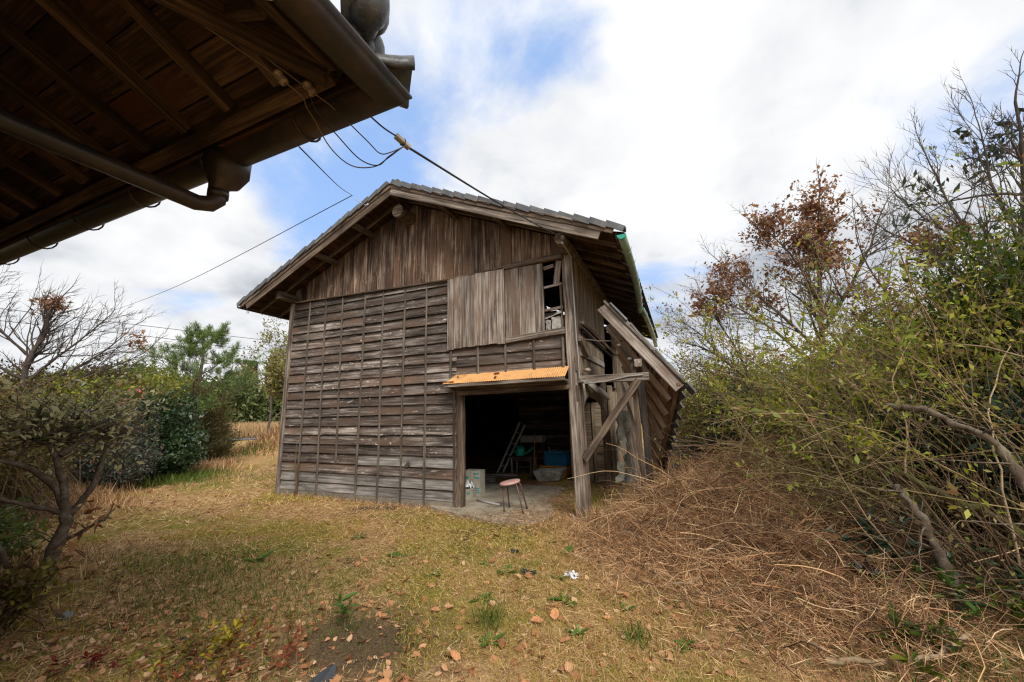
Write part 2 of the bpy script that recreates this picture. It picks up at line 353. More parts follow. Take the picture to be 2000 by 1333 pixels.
def big_obj(name, V, F, mat, parent=None, smooth=False):
    """V (n,3), F (m,k) arrays with one face size"""
    me = bpy.data.meshes.new(name)
    V = np.ascontiguousarray(V, np.float32); F = np.ascontiguousarray(F, np.int32)
    m, k = F.shape
    me.vertices.add(len(V)); me.vertices.foreach_set('co', V.ravel())
    me.loops.add(m*k); me.loops.foreach_set('vertex_index', F.ravel())
    me.polygons.add(m); me.polygons.foreach_set('loop_start', np.arange(0, m*k, k, dtype=np.int32))
    try: me.polygons.foreach_set('loop_total', np.full(m, k, np.int32))
    except Exception: pass
    if smooth: me.polygons.foreach_set('use_smooth', np.ones(m, bool))
    me.materials.append(mat)
    me.update(calc_edges=True)
    return link(bpy.data.objects.new(name, me), parent)

def frame(d, n):
    x = Vector(d).normalized(); z = Vector(n)
    z = (z - x*z.dot(x)).normalized(); y = z.cross(x)
    return x, y, z
def plank(name, p0, p1, w, th, n, mat, parent, nseg=2, jit=0.0, ch=0.004, endjit=0.0, taper=0.0, eslope=0.0):
    """one timber from p0 to p1 (centre line), width w, thickness th along n; grain and local x along its length"""
    p0 = Vector(p0); p1 = Vector(p1)
    x, y, z = frame(p1-p0, n)
    Ln = (p1-p0).length
    mw = Matrix(((x.x, y.x, z.x, p0.x), (x.y, y.y, z.y, p0.y), (x.z, y.z, z.z, p0.z), (0, 0, 0, 1)))
    a, b = w/2, th/2
    c = min(ch, a*0.4, b*0.4)
    prof = [(-a+c, -b), (a-c, -b), (a, -b+c), (a, b-c), (a-c, b), (-a+c, b), (-a, b-c), (-a, -b+c)]
    V = []; F = []
    for i in range(nseg+1):
        s = i/nseg
        dy = (rng.random()-0.5)*2*jit; dy2 = (rng.random()-0.5)*2*jit; dz = (rng.random()-0.5)*jit
        e0 = (rng.random()-0.5)*2*endjit; e1 = (rng.random()-0.5)*2*endjit
        k = 1-taper*s
        for (u, v) in prof:
            ex = (e0 if u < 0 else e1) if i in (0, nseg) else 0
            V.append((s*Ln+ex+(eslope*u if i == nseg else 0.0), u*k+(dy if u < 0 else dy2), v*k+dz))
    for i in range(nseg):
        for j in range(8):
            q = (j+1) % 8
            F.append((i*8+j, i*8+q, (i+1)*8+q, (i+1)*8+j))
    F.append(tuple(range(7, -1, -1))); F.append(tuple(nseg*8+j for j in range(8)))
    return mesh_obj(name, V, F, mat, parent, False, mw)

class MB:
    def __init__(s): s.V = []; s.F = []
    def add(s, V, F):
        o = len(s.V); s.V += [tuple(v) for v in V]; s.F += [tuple(i+o for i in f) for f in F]; return s
    def box(s, lo, hi):
        (a, b, c), (d, e, f) = lo, hi
        return s.add([(a, b, c), (d, b, c), (d, e, c), (a, e, c), (a, b, f), (d, b, f), (d, e, f), (a, e, f)],
                     [(0, 3, 2, 1), (4, 5, 6, 7), (0, 1, 5, 4), (1, 2, 6, 5), (2, 3, 7, 6), (3, 0, 4, 7)])
    def bar(s, p0, p1, w, th, n=(0, 0, 1)):
        p0 = Vector(p0); p1 = Vector(p1); x, y, z = frame(p1-p0, n)
        V = [p+y*u+z*v for p in (p0, p1) for u, v in ((-w/2, -th/2), (w/2, -th/2), (w/2, th/2), (-w/2, th/2))]
        return s.add(V, [(3, 2, 1, 0), (4, 5, 6, 7), (0, 1, 5, 4), (1, 2, 6, 5), (2, 3, 7, 6), (3, 0, 4, 7)])
    def tube(s, pts, r, n=8, cap=True):
        pts = [Vector(p) for p in pts]; rr = r if hasattr(r, '__len__') else [r]*len(pts)
        V = []; F = []; up = None
        for i, p in enumerate(pts):
            d = (pts[min(i+1, len(pts)-1)]-pts[max(i-1, 0)]).normalized()
            if up is None: up = Vector((0, 0, 1)) if abs(d.z) < 0.9 else Vector((1, 0, 0))
            up = (up-d*up.dot(d)).normalized(); y = d.cross(up)
            for j in range(n):
                a = 2*math.pi*j/n
                V.append(p+(up*math.cos(a)+y*math.sin(a))*rr[i])
        for i in range(len(pts)-1):
            for j in range(n):
                q = (j+1) % n
                F.append((i*n+j, (i+1)*n+j, (i+1)*n+q, i*n+q))
        if cap:
            F.append(tuple(range(n))); F.append(tuple((len(pts)-1)*n+j for j in range(n-1, -1, -1)))
        return s.add(V, F)
    def sweep(s, prof, pts, side, up=(0, 0, 1)):
        """closed profile of (across, up) swept along pts; 'side' is the across axis"""
        V = []; n = len(prof); sd = Vector(side); u = Vector(up)
        for p in pts:
            for a, b in prof: V.append(Vector(p)+sd*a+u*b)
        F = []
        for i in range(len(pts)-1):
            for j in range(n):
                q = (j+1) % n
                F.append((i*n+j, i*n+q, (i+1)*n+q, (i+1)*n+j))
        F.append(tuple(range(n-1, -1, -1))); F.append(tuple((len(pts)-1)*n+j for j in range(n)))
        return s.add(V, F)
    def ball(s, c, r, sc=(1, 1, 1), nu=10, nv=7, rot=None):
        V = []; F = []
        for i in range(nv+1):
            th = math.pi*i/nv
            for j in range(nu):
                ph = 2*math.pi*j/nu
                q = Vector((math.sin(th)*math.cos(ph)*sc[0], math.sin(th)*math.sin(ph)*sc[1], math.cos(th)*sc[2]))*r
                if rot is not None: q = rot @ q
                V.append(Vector(c)+q)
        for i in range(nv):
            for j in range(nu):
                q = (j+1) % nu
                F.append((i*nu+j, (i+1)*nu+j, (i+1)*nu+q, i*nu+q))
        return s.add(V, F)
    def build(s, name, mat, parent=None, smooth=False):
        return mesh_obj(name, s.V, s.F, mat, parent, smooth)

# ------------------------------------------------------------------ vegetation helpers
def nrm(a):
    return a/np.maximum(np.linalg.norm(a, axis=-1, keepdims=True), 1e-9)
def tubes_np(tubes, n=4):
    """list of (pts (K,3), radii (K,)) -> V, F (quads)"""
    groups = {}
    for p, r in tubes: groups.setdefault(len(p), []).append((p, r))
    Vs = []; Fs = []; off = 0
    for K, lst in groups.items():
        P = np.array([a for a, _ in lst]); Rr = np.array([b for _, b in lst]); B = len(lst)
        T = np.empty_like(P); T[:, 1:-1] = P[:, 2:]-P[:, :-2]; T[:, 0] = P[:, 1]-P[:, 0]; T[:, -1] = P[:, -1]-P[:, -2]
        T = nrm(T)
        mean = nrm(P[:, -1]-P[:, 0]+1e-6)
        ref = np.where(np.abs(mean[:, 2:3]) < 0.8, np.array([[0, 0, 1.0]]), np.array([[1.0, 0, 0]]))[:, None, :]
        U = nrm(np.cross(T, ref)); W = np.cross(T, U)
        a = np.arange(n)*2*np.pi/n
        ring = U[:, :, None]*np.cos(a)[:, None]+W[:, :, None]*np.sin(a)[:, None]
        V = P[:, :, None]+ring*Rr[:, :, None, None]
        idx = (np.arange(B)[:, None, None]*K+np.arange(K-1)[None, :, None])*n+np.arange(n)[None, None]
        nx = (np.arange(B)[:, None, None]*K+np.arange(K-1)[None, :, None])*n+(np.arange(n)[None, None]+1) % n
        F = np.stack([idx, nx, nx+n, idx+n], -1).reshape(-1, 4)+off
        Vs.append(V.reshape(-1, 3)); Fs.append(F); off += B*K*n
    return np.concatenate(Vs), np.concatenate(Fs)
def leaves_np(P, D, N, ln, wd, fold=0.25):
    """folded four-point leaves: base, left, tip, right"""
    D = nrm(D); N = nrm(N-D*np.sum(N*D, -1, keepdims=True)); S = np.cross(D, N)
    ln = np.broadcast_to(ln, (len(P),))[:, None]; wd = np.broadcast_to(wd, (len(P),))[:, None]
    mid = P+D*ln*0.48
    V = np.stack([P, mid+S*wd/2+N*wd*fold, P+D*ln, mid-S*wd/2+N*wd*fold], 1)
    F = np.arange(len(P)*4).reshape(-1, 4)
    return V.reshape(-1, 3), F
def rand_unit(n, r=rng):
    return nrm(r.normal(size=(n, 3)))
def grow(r, base, d, Ln, rad, lev, P, T, tips):
    """recursive branching; T gets (pts, radii), tips gets (point, direction)"""
    K = P.get('seg', 5)
    p = np.array(base, float); d = np.array(d, float)/np.linalg.norm(d)
    pts = [p.copy()]; ds = [d.copy()]
    w = P.get('wander', 0.22); up = P.get('up', 0.05)
    for i in range(K):
        d = d+r.normal(size=3)*w+np.array([0, 0, up]); d /= np.linalg.norm(d)
        p = p+d*Ln/K
        pts.append(p.copy()); ds.append(d.copy())
    end = rad*P.get('taper', 0.45) if lev > 0 else rad*0.35
    T.append((np.array(pts), np.linspace(rad, end, K+1)))
    if lev == 0:
        for q in (K-2, K-1, K): tips.append((pts[q], ds[q]))
        return
    n = P['nch'][-lev] if isinstance(P['nch'], (list, tuple)) else P['nch']
    st = P.get('start', 0.3)
    for c in range(n):
        s = st+(1-st)*(c+r.random())/n
        i = min(int(s*K), K-1); f = s*K-i
        q = pts[i]*(1-f)+pts[i+1]*f; dd = ds[min(i+1, K)]
        ax = r.normal(size=3); ax -= dd*ax.dot(dd); ax /= np.linalg.norm(ax)
        an = P.get('ang', 0.75)*(0.7+0.6*r.random())
        nd_ = dd*math.cos(an)+ax*math.sin(an)
        nd_ = nd_+np.array(P.get('lean', (0, 0, 0)))
        rr = (rad+(end-rad)*s)*P.get('rr', 0.6)
        grow(r, q, nd_, Ln*P.get('lr', 0.62)*(1.15-0.5*s)*(0.75+0.5*r.random()), max(rr, P.get('rmin', 0.0025)), lev-1, P, T, tips)
    grow(r, pts[-1], ds[-1], Ln*P.get('lr', 0.62), end, lev-1, P, T, tips)
def leaf_cloud(r, pts, dirs, per, spread, size, asp=0.45, droop=0.0, upn=0.6, sd=1.0):
    P = np.repeat(pts, per, 0); D = np.repeat(dirs, per, 0)
    n = len(P)
    P = P+r.normal(size=(n, 3))*spread
    D = nrm(D*0.6+r.normal(size=(n, 3))*0.7*sd+np.array([0, 0, -droop]))
    N = nrm(r.normal(size=(n, 3))*0.6+np.array([0, 0, upn]))
    ln = size*np.exp(r.normal(size=n)*0.32)
    return leaves_np(P, D, N, ln, ln*asp)
def cat(parts):
    Vs = []; Fs = []; o = 0
    for V, F in parts:
        Vs.append(V); Fs.append(F+o); o += len(V)
    return np.concatenate(Vs), np.concatenate(Fs)
def shrub(name, label, cat_, base, ells, ntwig, per, size, leaf, twig, seed, asp=0.45, spread=0.03, tw=0.006, droop=0.0, upn=0.6,
          K=6, shell=0.6, leafpart='foliage', start=0.55, bsp=0.25, bend=0.25, group=None, lean=None, sd=1.0):
    """a bush: twigs fan from its foot into one or more ellipsoids, leaves cluster along their outer ends"""
    r = np.random.default_rng(seed)
    base = np.array(base, float)
    root = thing(name, label, cat_, tuple(base), group)
    T = []; LP = []; LD = []
    w = np.array([e[1][0]*e[1][1]*e[1][2] for e in ells])**(2/3); w /= w.sum()
    ch = r.choice(len(ells), ntwig, p=w)
    for i in range(ntwig):
        c, s = ells[ch[i]][:2]
        u = r.normal(size=3); u /= np.linalg.norm(u)
        q = np.array(c)+u*np.array(s)*(shell+(1-shell)*r.random()**0.7)*(0.82+0.3*r.random())
        b = base+np.array([r.normal()*bsp, r.normal()*bsp, 0])
        t = np.linspace(0, 1, K)[:, None]
        m = (b+q)/2+r.normal(size=3)*bend*np.linalg.norm(q-b)*0.5+np.array([0, 0, 0.12*np.linalg.norm(q-b)])
        c0 = (1-t)**2*b+2*t*(1-t)*m+t*t*q
        c0[1:] += r.normal(size=(K-1, 3))*0.018
        T.append((c0, np.linspace(tw, tw*0.3, K)))
        ks = np.linspace(start, 1, 5)
        for k in ks:
            i0 = min(int(k*(K-1)), K-2); f = k*(K-1)-i0
            LP.append(c0[i0]*(1-f)+c0[i0+1]*f); LD.append(c0[i0+1]-c0[i0])
    V, F = tubes_np(T, 3)
    big_obj('twigs', V, F, twig, root)
    V, F = leaf_cloud(r, np.array(LP), nrm(np.array(LD)), per, spread, size, asp, droop, upn, sd)
    big_obj(leafpart, V, F, leaf, root)
    return root, np.array(LP)

# ------------------------------------------------------------------ terrain
def g2(x, y, cx, cy, sx, sy):
    return np.exp(-((x-cx)/sx)**2-((y-cy)/sy)**2)
def sstep(v, a, b):
    t = np.clip((v-a)/(b-a), 0, 1); return t*t*(3-2*t)
def height(x, y):
    x = np.asarray(x, float); y = np.asarray(y, float)
    h = 0.018*np.sin(1.7*x+0.6*y)+0.014*np.sin(2.9*y-1.1*x+1)+0.010*np.sin(5.3*x+3.1*y)
    near = sstep(np.hypot(np.maximum(0, np.maximum(-x-0.2, x-6.2)), np.maximum(0, np.maximum(-y-0.6, y-9))), 0.0, 0.6)
    h = h*near-0.012*(1-near)
    h = h+0.60*g2(x, y, 8.6, 1.4, 1.15, 1.5)+0.12*g2(x, y, 7.6, -0.35, 0.6, 0.5)+0.17*g2(x, y, 7.35, 0.25, 0.7, 0.75)+0.16*g2(x, y, 7.0, -0.25, 0.5, 0.5)+0.075*heapm(x, y)*(np.sin(9*x+3*y)*np.sin(7*y-4*x)+0.8*np.sin(15*x-6*y+1)*np.sin(11*y+5*x))+0.24*g2(x, y, 8.75, 0.9, 0.7, 0.9)+0.22*g2(x, y, 8.4, -0.6, 0.9, 0.9)
    h = h+0.45*sstep(x, 9.2, 11.5)*sstep(y, -4.5, -0.5)
    h = h+0.35*g2(x, y, 8.3, 5.0, 1.2, 2.5)
    h = h+1.45*g2(x, y, -8.7, 7.4, 1.25, 1.7)+0.10*g2(x, y, 2.0, -3.9, 0.7, 0.7)  # noise clumps pick the darker stems, so hollows look shaded by colour
    h = h+0.22*g2(x, y, -5.5, -2.0, 1.6, 2.2)
    h = h-0.3*sstep(-x, 14, 26)+2.5*sstep(np.hypot(x+6, y-4), 80, 300)
    return h
def heapm(x, y): return np.clip(g2(x, y, 8.3, 0.6, 1.2, 1.7)+g2(x, y, 7.4, 0.2, 0.8, 0.9)+g2(x, y, 8.3, -1.0, 0.9, 0.9), 0, 1)
def hz(x, y): return float(height(x, y))

xs = np.concatenate([-np.geomspace(900, 11, 34), np.arange(-10, 13.01, 0.11), np.geomspace(14, 900, 30)])
ys = np.concatenate([-np.geomspace(900, 8, 30), np.arange(-7, 11.01, 0.11), np.geomspace(12, 900, 34)])
GX, GY = np.meshgrid(xs, ys, indexing='ij')
GZ = height(GX, GY)
nx_, ny_ = len(xs), len(ys)
ii = (np.arange(nx_-1)[:, None]*ny_+np.arange(ny_-1)[None]).ravel()
GF = np.stack([ii, ii+ny_, ii+ny_+1, ii+1], -1)
ground = big_obj('ground', np.stack([GX.ravel(), GY.ravel(), GZ.ravel()], -1), GF, M['ground'], None, True)
tag(ground, kind='structure')

# concrete floor with a broken front apron
ap = [(3.62, -0.10), (4.0, -0.30), (4.55, -0.44), (4.95, -0.52), (5.30, -0.50), (5.46, -0.34), (5.62, -0.05), (5.50, 0.45), (5.25, 0.9), (5.3, 1.6), (4.9, 2.0), (0.1, 2.0), (0.1, 0.06), (3.6, 0.06)]
V = [(x, y, 0.035+0.006*math.sin(7*x+5*y)) for x, y in ap]+[(x*1.0+0.0, y, -0.12) for x, y in ap]
n_ = len(ap)
F = [tuple(range(n_)), ]+[(i, i+n_, (i+1) % n_+n_, (i+1) % n_) for i in range(n_)]
tag(mesh_obj('concrete_floor', V, F, M['concrete']), kind='structure')

# lane beyond the garden
road_d = Vector((0.50, 0.866, 0)); road_n = Vector((0.866, -0.5, 0)); rc = Vector((-29.5, 17.2, 0))
def road_strip(name, a, b, lift, mat):
    V = []; F = []
    for i in range(41):
        s = -60+3*i
        for w_ in (a, b):
            q = rc+road_d*s+road_n*w_
            V.append((q.x, q.y, hz(q.x, q.y)+lift))
    for i in range(40): F.append((2*i, 2*i+1, 2*i+3, 2*i+2))
    tag(mesh_obj(name, V, F, mat), kind='structure')
road_strip('road', -3.0, 3.4, 0.05, M['asphalt'])
road_strip('road_marking', -2.6, -1.5, 0.056, M['roadpaint'])

# ------------------------------------------------------------------ barn
barn = thing('barn', 'old weathered wooden barn with tiled gable roof and an open doorway', 'barn', (0, 0, 0))
NF = (0, -1, 0)
def sag(x):          # the drip rail sags a little over the wall
    return 3.895-0.105*min(1, max(0, x/3.9)) if x < 4 else 3.79+0.02*(x-4)/2
# weatherboards, left field
pitch = 0.1715
for i in range(22):
    z0 = 0.10+i*pitch
    cuts = [0.02, 4.06]
    if i % 3 == 0: cuts = [0.02, 1.99, 4.06]
    elif i % 3 == 1: cuts = [0.02, 2.98, 4.06]
    if z0 > 2.45: cuts = [min(c, 3.92) for c in cuts]
    for a, b in zip(cuts[:-1], cuts[1:]):
        dz = rng.normal()*0.006; dz2 = rng.normal()*0.006
        top = min(z0+pitch*0.5+0.02, 3.80)
        tilt = 0.024+rng.random()*0.012
        plank('board', (a+0.003, -0.030, top+dz), (b-0.003, -0.030, top+dz2), pitch+0.035, 0.018, (0, -1, tilt/0.17*1.15), M['boardlow'] if (i < 4 and rng.random() < 0.75) else M['board'], barn, 8, 0.0045, 0.003, 0.003)
# boards over the door
for i in range(3):
    z0 = 2.07+i*pitch
    plank('board', (3.95, -0.030, z0+0.1), (5.92, -0.030, z0+0.1), pitch+0.035, 0.013, (0, -1, 0.17), M['board'], barn, 8, 0.004, 0.003, 0.003)
# dark backing added behind the boards to stop light leaking into the barn
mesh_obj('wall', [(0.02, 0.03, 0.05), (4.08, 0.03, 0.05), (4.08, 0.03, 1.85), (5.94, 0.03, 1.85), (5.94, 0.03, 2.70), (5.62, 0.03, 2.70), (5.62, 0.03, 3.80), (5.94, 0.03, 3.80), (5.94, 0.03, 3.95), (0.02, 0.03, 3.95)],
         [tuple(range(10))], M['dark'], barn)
# battens
for xb, xt, zb in ((0.54, 0.51, 0.05), (0.80, 0.95, 0.06), (1.49, 1.42, 0.66), (1.99, 2.01, -0.02), (2.49, 2.45, 0.0), (2.98, 2.96, 0.0), (3.46, 3.44, 0.0)):
    if xb == 0.80: xb = 1.04; xt = 0.965
    plank('batten', (xb, -0.060, zb), (xt, -0.050, sag(xt)-0.03), 0.034, 0.026, NF, M['batten'], barn, 6, 0.005, 0.003)
for xb in (4.47, 4.965, 5.44, 5.90):
    plank('batten', (xb, -0.058, 2.08), (xb, -0.052, 2.56), 0.034, 0.026, NF, M['batten'], barn, 2, 0.002, 0.003)
plank('batten', (3.955, -0.058, 1.98), (3.955, -0.055, 2.56), 0.035, 0.03, NF, M['batten'], barn, 2, 0.002)
# loose stump of wood in the lower boards
plank('loose_chip', (3.08, -0.06, 0.62), (3.19, -0.10, 0.70), 0.06, 0.02, NF, M['board'], barn, 1)
# dry creeper stalk at the left battens
mbv = MB()
for k in range(5):
    pts = []
    for i in range(9):
        s = i/8; pts.append((0.50+0.03*math.sin(3*s+k)+0.05*k*(1-s)*0.7+rng.normal()*0.008, -0.085-0.01*k, 0.0+s*(0.55+0.12*k)))
    mbv.tube(pts, [0.008*(1-0.6*i/8) for i in range(9)], 5)
mbv.build('creeper_stalk', M['twigbrown'], barn, True)
# corner boards and posts
plank('corner_board', (0.0, -0.045, -0.02), (0.0, -0.045, 3.86), 0.085, 0.09, NF, M['greybeam'], barn, 6, 0.004)
plank('corner_board', (-0.045, 0.02, 0.0), (-0.045, 0.02, 3.86), 0.03, 0.10, (0, 1, 0), M['beam'], barn, 4, 0.003)
plank('post', (4.115, 0.02, 0.02), (4.10, 0.02, 1.86), 0.11, 0.12, NF, M['beam'], barn, 6, 0.006, 0.012)
plank('trim_board', (4.035, -0.05, 0.0), (4.02, -0.05, 2.0), 0.045, 0.03, NF, M['beam'], barn, 5, 0.004)
plank('corner_post', (6.035, 0.05, 0.0), (6.00, 0.05, 3.93), 0.150, 0.15, NF, M['greybeam'], barn, 12, 0.009, 0.016)
plank('corner_post', (6.10, 0.20, 0.05), (6.04, 0.16, 3.90), 0.075, 0.075, (1, 0, 0), M['beam'], barn, 8, 0.006, 0.008)
plank('foot_stone', (5.9, 0.05, -0.02), (6.2, 0.05, -0.02), 0.3, 0.10, (0, 0, 1), M['stone'], barn, 2, 0.02, 0.03)
# foundation strip
mbf = MB(); mbf.box((-0.03, -0.055, -0.15), (4.06, 0.06, 0.105)); mbf.build('foundation', M['foundation'], barn)
# lintel, header, door head boards
plank('lintel', (4.06, 0.0, 1.83), (5.97, 0.0, 1.85), 0.13, 0.09, NF, M['beam'], barn, 4, 0.006, 0.01)
plank('header_board', (4.0, -0.085, 1.885), (5.955, -0.085, 1.90), 0.045, 0.10, NF, M['beam'], barn, 3, 0.004)
# rusty orange corrugated canopy over the door
cnp = MB(); prof = []
ncor = 56
for i in range(ncor*2+1):
    s = i/(ncor*2); x = s*2.02
    zc = 0.0045*(1 if i % 2 else -1)
    prof.append((x, zc))
Vc = []; 
for row, (yy, z, sh) in enumerate(((-0.035, 2.115, 0.09), (-0.17, 2.025, 0.045), (-0.30, 1.945, 0.0))):
    for x, zc in prof:
        edge = 0.010*math.sin(x*9)+(0.02 if (x < 0.12) else 0)
        Vc.append((3.955+sh*(1-x/2.02)+x*(1-0.02*row*0), yy-(edge if row == 2 else 0), z+zc+0.015*x/2.02))
npf = len(prof); Fc = []
for r_ in range(2):
    for i in range(npf-1): Fc.append((r_*npf+i, r_*npf+npf+i, r_*npf+npf+i+1, r_*npf+i+1))
canopy = mesh_obj('canopy_sheet', Vc, Fc, M['orange'], barn)
sm = canopy.modifiers.new('solid', 'SOLIDIFY'); sm.thickness = 0.003
mbr = MB()
for (x, y, z, w_, h_) in ((4.15, -0.15, 2.058, 0.012, 0.008), (4.84, -0.135, 2.078, 0.045, 0.008), (4.865, -0.24, 2.008, 0.012, 0.03), (4.05, -0.285, 1.967, 0.10, 0.010)):
    mbr.bar((x-w_, y, z), (x+w_, y, z+0.004), h_*2, 0.022, (0, -0.5, 0.85))
mbr.build('rust_patch', M['rust'], canopy)
plank('canopy_board', (3.975, -0.275, 1.915), (5.965, -0.275, 1.93), 0.05, 0.03, NF, M['greybeam'], barn, 4, 0.003)
plank('canopy_board', (4.0, -0.16, 1.90), (5.96, -0.16, 1.915), 0.03, 0.20, NF, M['beam'], barn, 2, 0.003)
plank('canopy_bracket', (4.03, -0.02, 1.86), (4.03, -0.27, 1.91), 0.04, 0.04, (0, 0, 1), M['beam'], barn, 1)
# shutters: planks side by side on two hidden rails
def shutter(x0, x1, zb0, zb1, zt0, zt1, y, n):
    s = plank('shutter', (x0+0.02, y+0.022, (zb0+zt0)/2+0.3), (x1-0.02, y+0.022, (zb0+zt0)/2+0.3), 0.08, 0.02, NF, M['beam'], barn, 1)
    plank('rail', (x0+0.02, y+0.022, zb0+0.25), (x1-0.02, y+0.022, zb1+0.25), 0.08, 0.02, NF, M['beam'], s, 1)
    ws = rng.random(n)*0.5+0.75; e = np.concatenate([[0], np.cumsum(ws)])/ws.sum()
    for i in range(n):
        a = x0+(x1-x0)*e[i]; b = x0+(x1-x0)*e[i+1]; t = (e[i]+e[i+1])/2
        plank('shutter_plank', ((a+b)/2, y+rng.normal()*0.003, zb0+(zb1-zb0)*t+rng.normal()*0.006), ((a+b)/2+rng.normal()*0.003, y+rng.normal()*0.003, zt0+(zt1-zt0)*t), (b-a)-0.004, 0.014, (0.02*rng.normal(), -1, 0), M['shutter'], s, 3, 0.0015, 0.002, 0.004)
shutter(3.90, 4.965, 2.545, 2.56, 3.80, 3.79, -0.085, 8)
shutter(4.972, 5.635, 2.56, 2.67, 3.785, 3.775, -0.062, 5)
plank('shutter_edge', (4.968, -0.09, 2.54), (4.965, -0.09, 3.80), 0.022, 0.03, NF, M['greybeam'], barn, 2)
plank('window_sill', (4.98, -0.06, 2.60), (5.945, -0.06, 2.665), 0.095, 0.05, NF, M['greybeam'], barn, 4, 0.005)
plank('head_rail', (4.97, -0.075, 3.825), (5.95, -0.07, 3.845), 0.085, 0.04, NF, M['beam'], barn, 3, 0.003)
# window lattice
plank('window_bar', (5.64, -0.02, 3.70), (5.80, -0.02, 3.725), 0.055, 0.03, NF, M['shutter'], barn, 1)
plank('window_bar', (5.885, -0.02, 3.79), (5.83, -0.025, 3.40), 0.10, 0.02, NF, M['greybeam'], barn, 2, 0.004)
plank('window_bar', (5.63, -0.02, 3.385), (5.92, -0.02, 3.41), 0.038, 0.03, NF, M['shutter'], barn, 1)
plank('window_bar', (5.63, -0.02, 3.015), (5.92, -0.02, 3.04), 0.04, 0.03, NF, M['shutter'], barn, 1)
plank('window_bar', (5.905, -0.02, 2.68), (5.90, -0.02, 3.42), 0.03, 0.03, NF, M['beam'], barn, 1)
plank('window_bar', (5.63, -0.015, 2.94), (5.92, -0.015, 2.95), 0.05, 0.02, NF, M['dark'], barn, 1)
for (a, b, c, d) in ((5.635, 5.72, 2.70, 2.86), (5.735, 5.895, 2.71, 2.91)):
    V = []; F = []
    for i in range(6):
        for j in range(6):
            V.append((a+(b-a)*i/5, -0.012+rng.normal()*0.008, c+(d-c)*j/5+rng.normal()*0.006))
    for i in range(5):
        for j in range(5): F.append((i*6+j, (i+1)*6+j, (i+1)*6+j+1, i*6+j+1))
    mesh_obj('torn_paper', V, F, M['paper'], barn)
plank('torn_paper', (5.63, -0.02, 2.90), (5.90, -0.03, 2.965), 0.05, 0.004, (0, -1, 0.6), M['paper'], barn, 4, 0.012)

# gable planks
SL = 0.4437; RX = 3.02; YG = -0.6; ZP = 5.50; ZE_L = 3.80
def roof_z(x): return ZP-SL*abs(x-RX)          # top of rafters at any gable section
x = 0.03
k = 0
while x < 5.97:
    w_ = 0.13+rng.random()*0.07
    b = min(x+w_, 5.99); c = (x+b)/2
    zt = roof_z(c)-0.045; zb = sag(c)+0.0+rng.normal()*0.008
    plank('gable_plank', (c, -0.035+rng.normal()*0.002, zb), (c+rng.normal()*0.003, -0.035, zt), b-x-0.006, 0.014, (0.03*rng.normal(), -1, 0.0), M['gable'], barn, 4, 0.002, 0.002, 0.004, 0.0, -SL if c < RX else SL)
    x = b; k += 1
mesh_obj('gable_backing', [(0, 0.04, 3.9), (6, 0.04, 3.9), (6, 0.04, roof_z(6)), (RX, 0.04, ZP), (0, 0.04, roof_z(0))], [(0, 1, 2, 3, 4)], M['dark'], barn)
# drip rail
for i in range(4):
    a, b = i*0.98, (i+1)*0.98
    plank('drip_rail', (a, -0.06, sag(a)-0.005), (b, -0.06, sag(b)-0.005), 0.075, 0.028, (0, -0.35, 1), M['beam'], barn, 2, 0.003)
plank('drip_rail', (3.92, -0.06, sag(3.92)), (5.99, -0.06, sag(5.95)+0.07), 0.07, 0.028, (0, -0.35, 1), M['beam'], barn, 3, 0.003)
# ridge beam log end, plate ends, purlins
logm = MB(); logm.tube([(3.03, -0.42, 5.13), (3.03, -0.2, 5.13), (3.03, 0.2, 5.13)], [0.122, 0.126, 0.13], 18)
lgo = logm.build('ridge_log', M['beam'], barn, False)
logm = MB(); logm.tube([(3.03, -0.424, 5.13), (3.03, -0.419, 5.13)], 0.117, 18); logm.build('log_end', M['side'], lgo)
plank('wall_plate', (0.05, -0.46, 3.955), (0.05, 8.1, 3.955), 0.12, 0.155, (0, 0, 1), M['beam'], barn, 6, 0.004, 0.008)
pl_ = MB(); pl_.tube([(6.055, -0.50, 3.93), (6.05, -0.1, 3.95), (6.05, 8.1, 3.95)], [0.085, 0.095, 0.10], 9); pl_.build('wall_plate', M['beam'], barn)
for px_ in (RX, 1.19, 2.12, 4.04, 5.06):
    zt = roof_z(px_)-0.12
    plank('purlin', (px_, -0.575, zt+0.015), (px_, 8.2, zt+0.015), 0.085, 0.095, (0, 0, 1), M['beam'], barn, 4, 0.003)
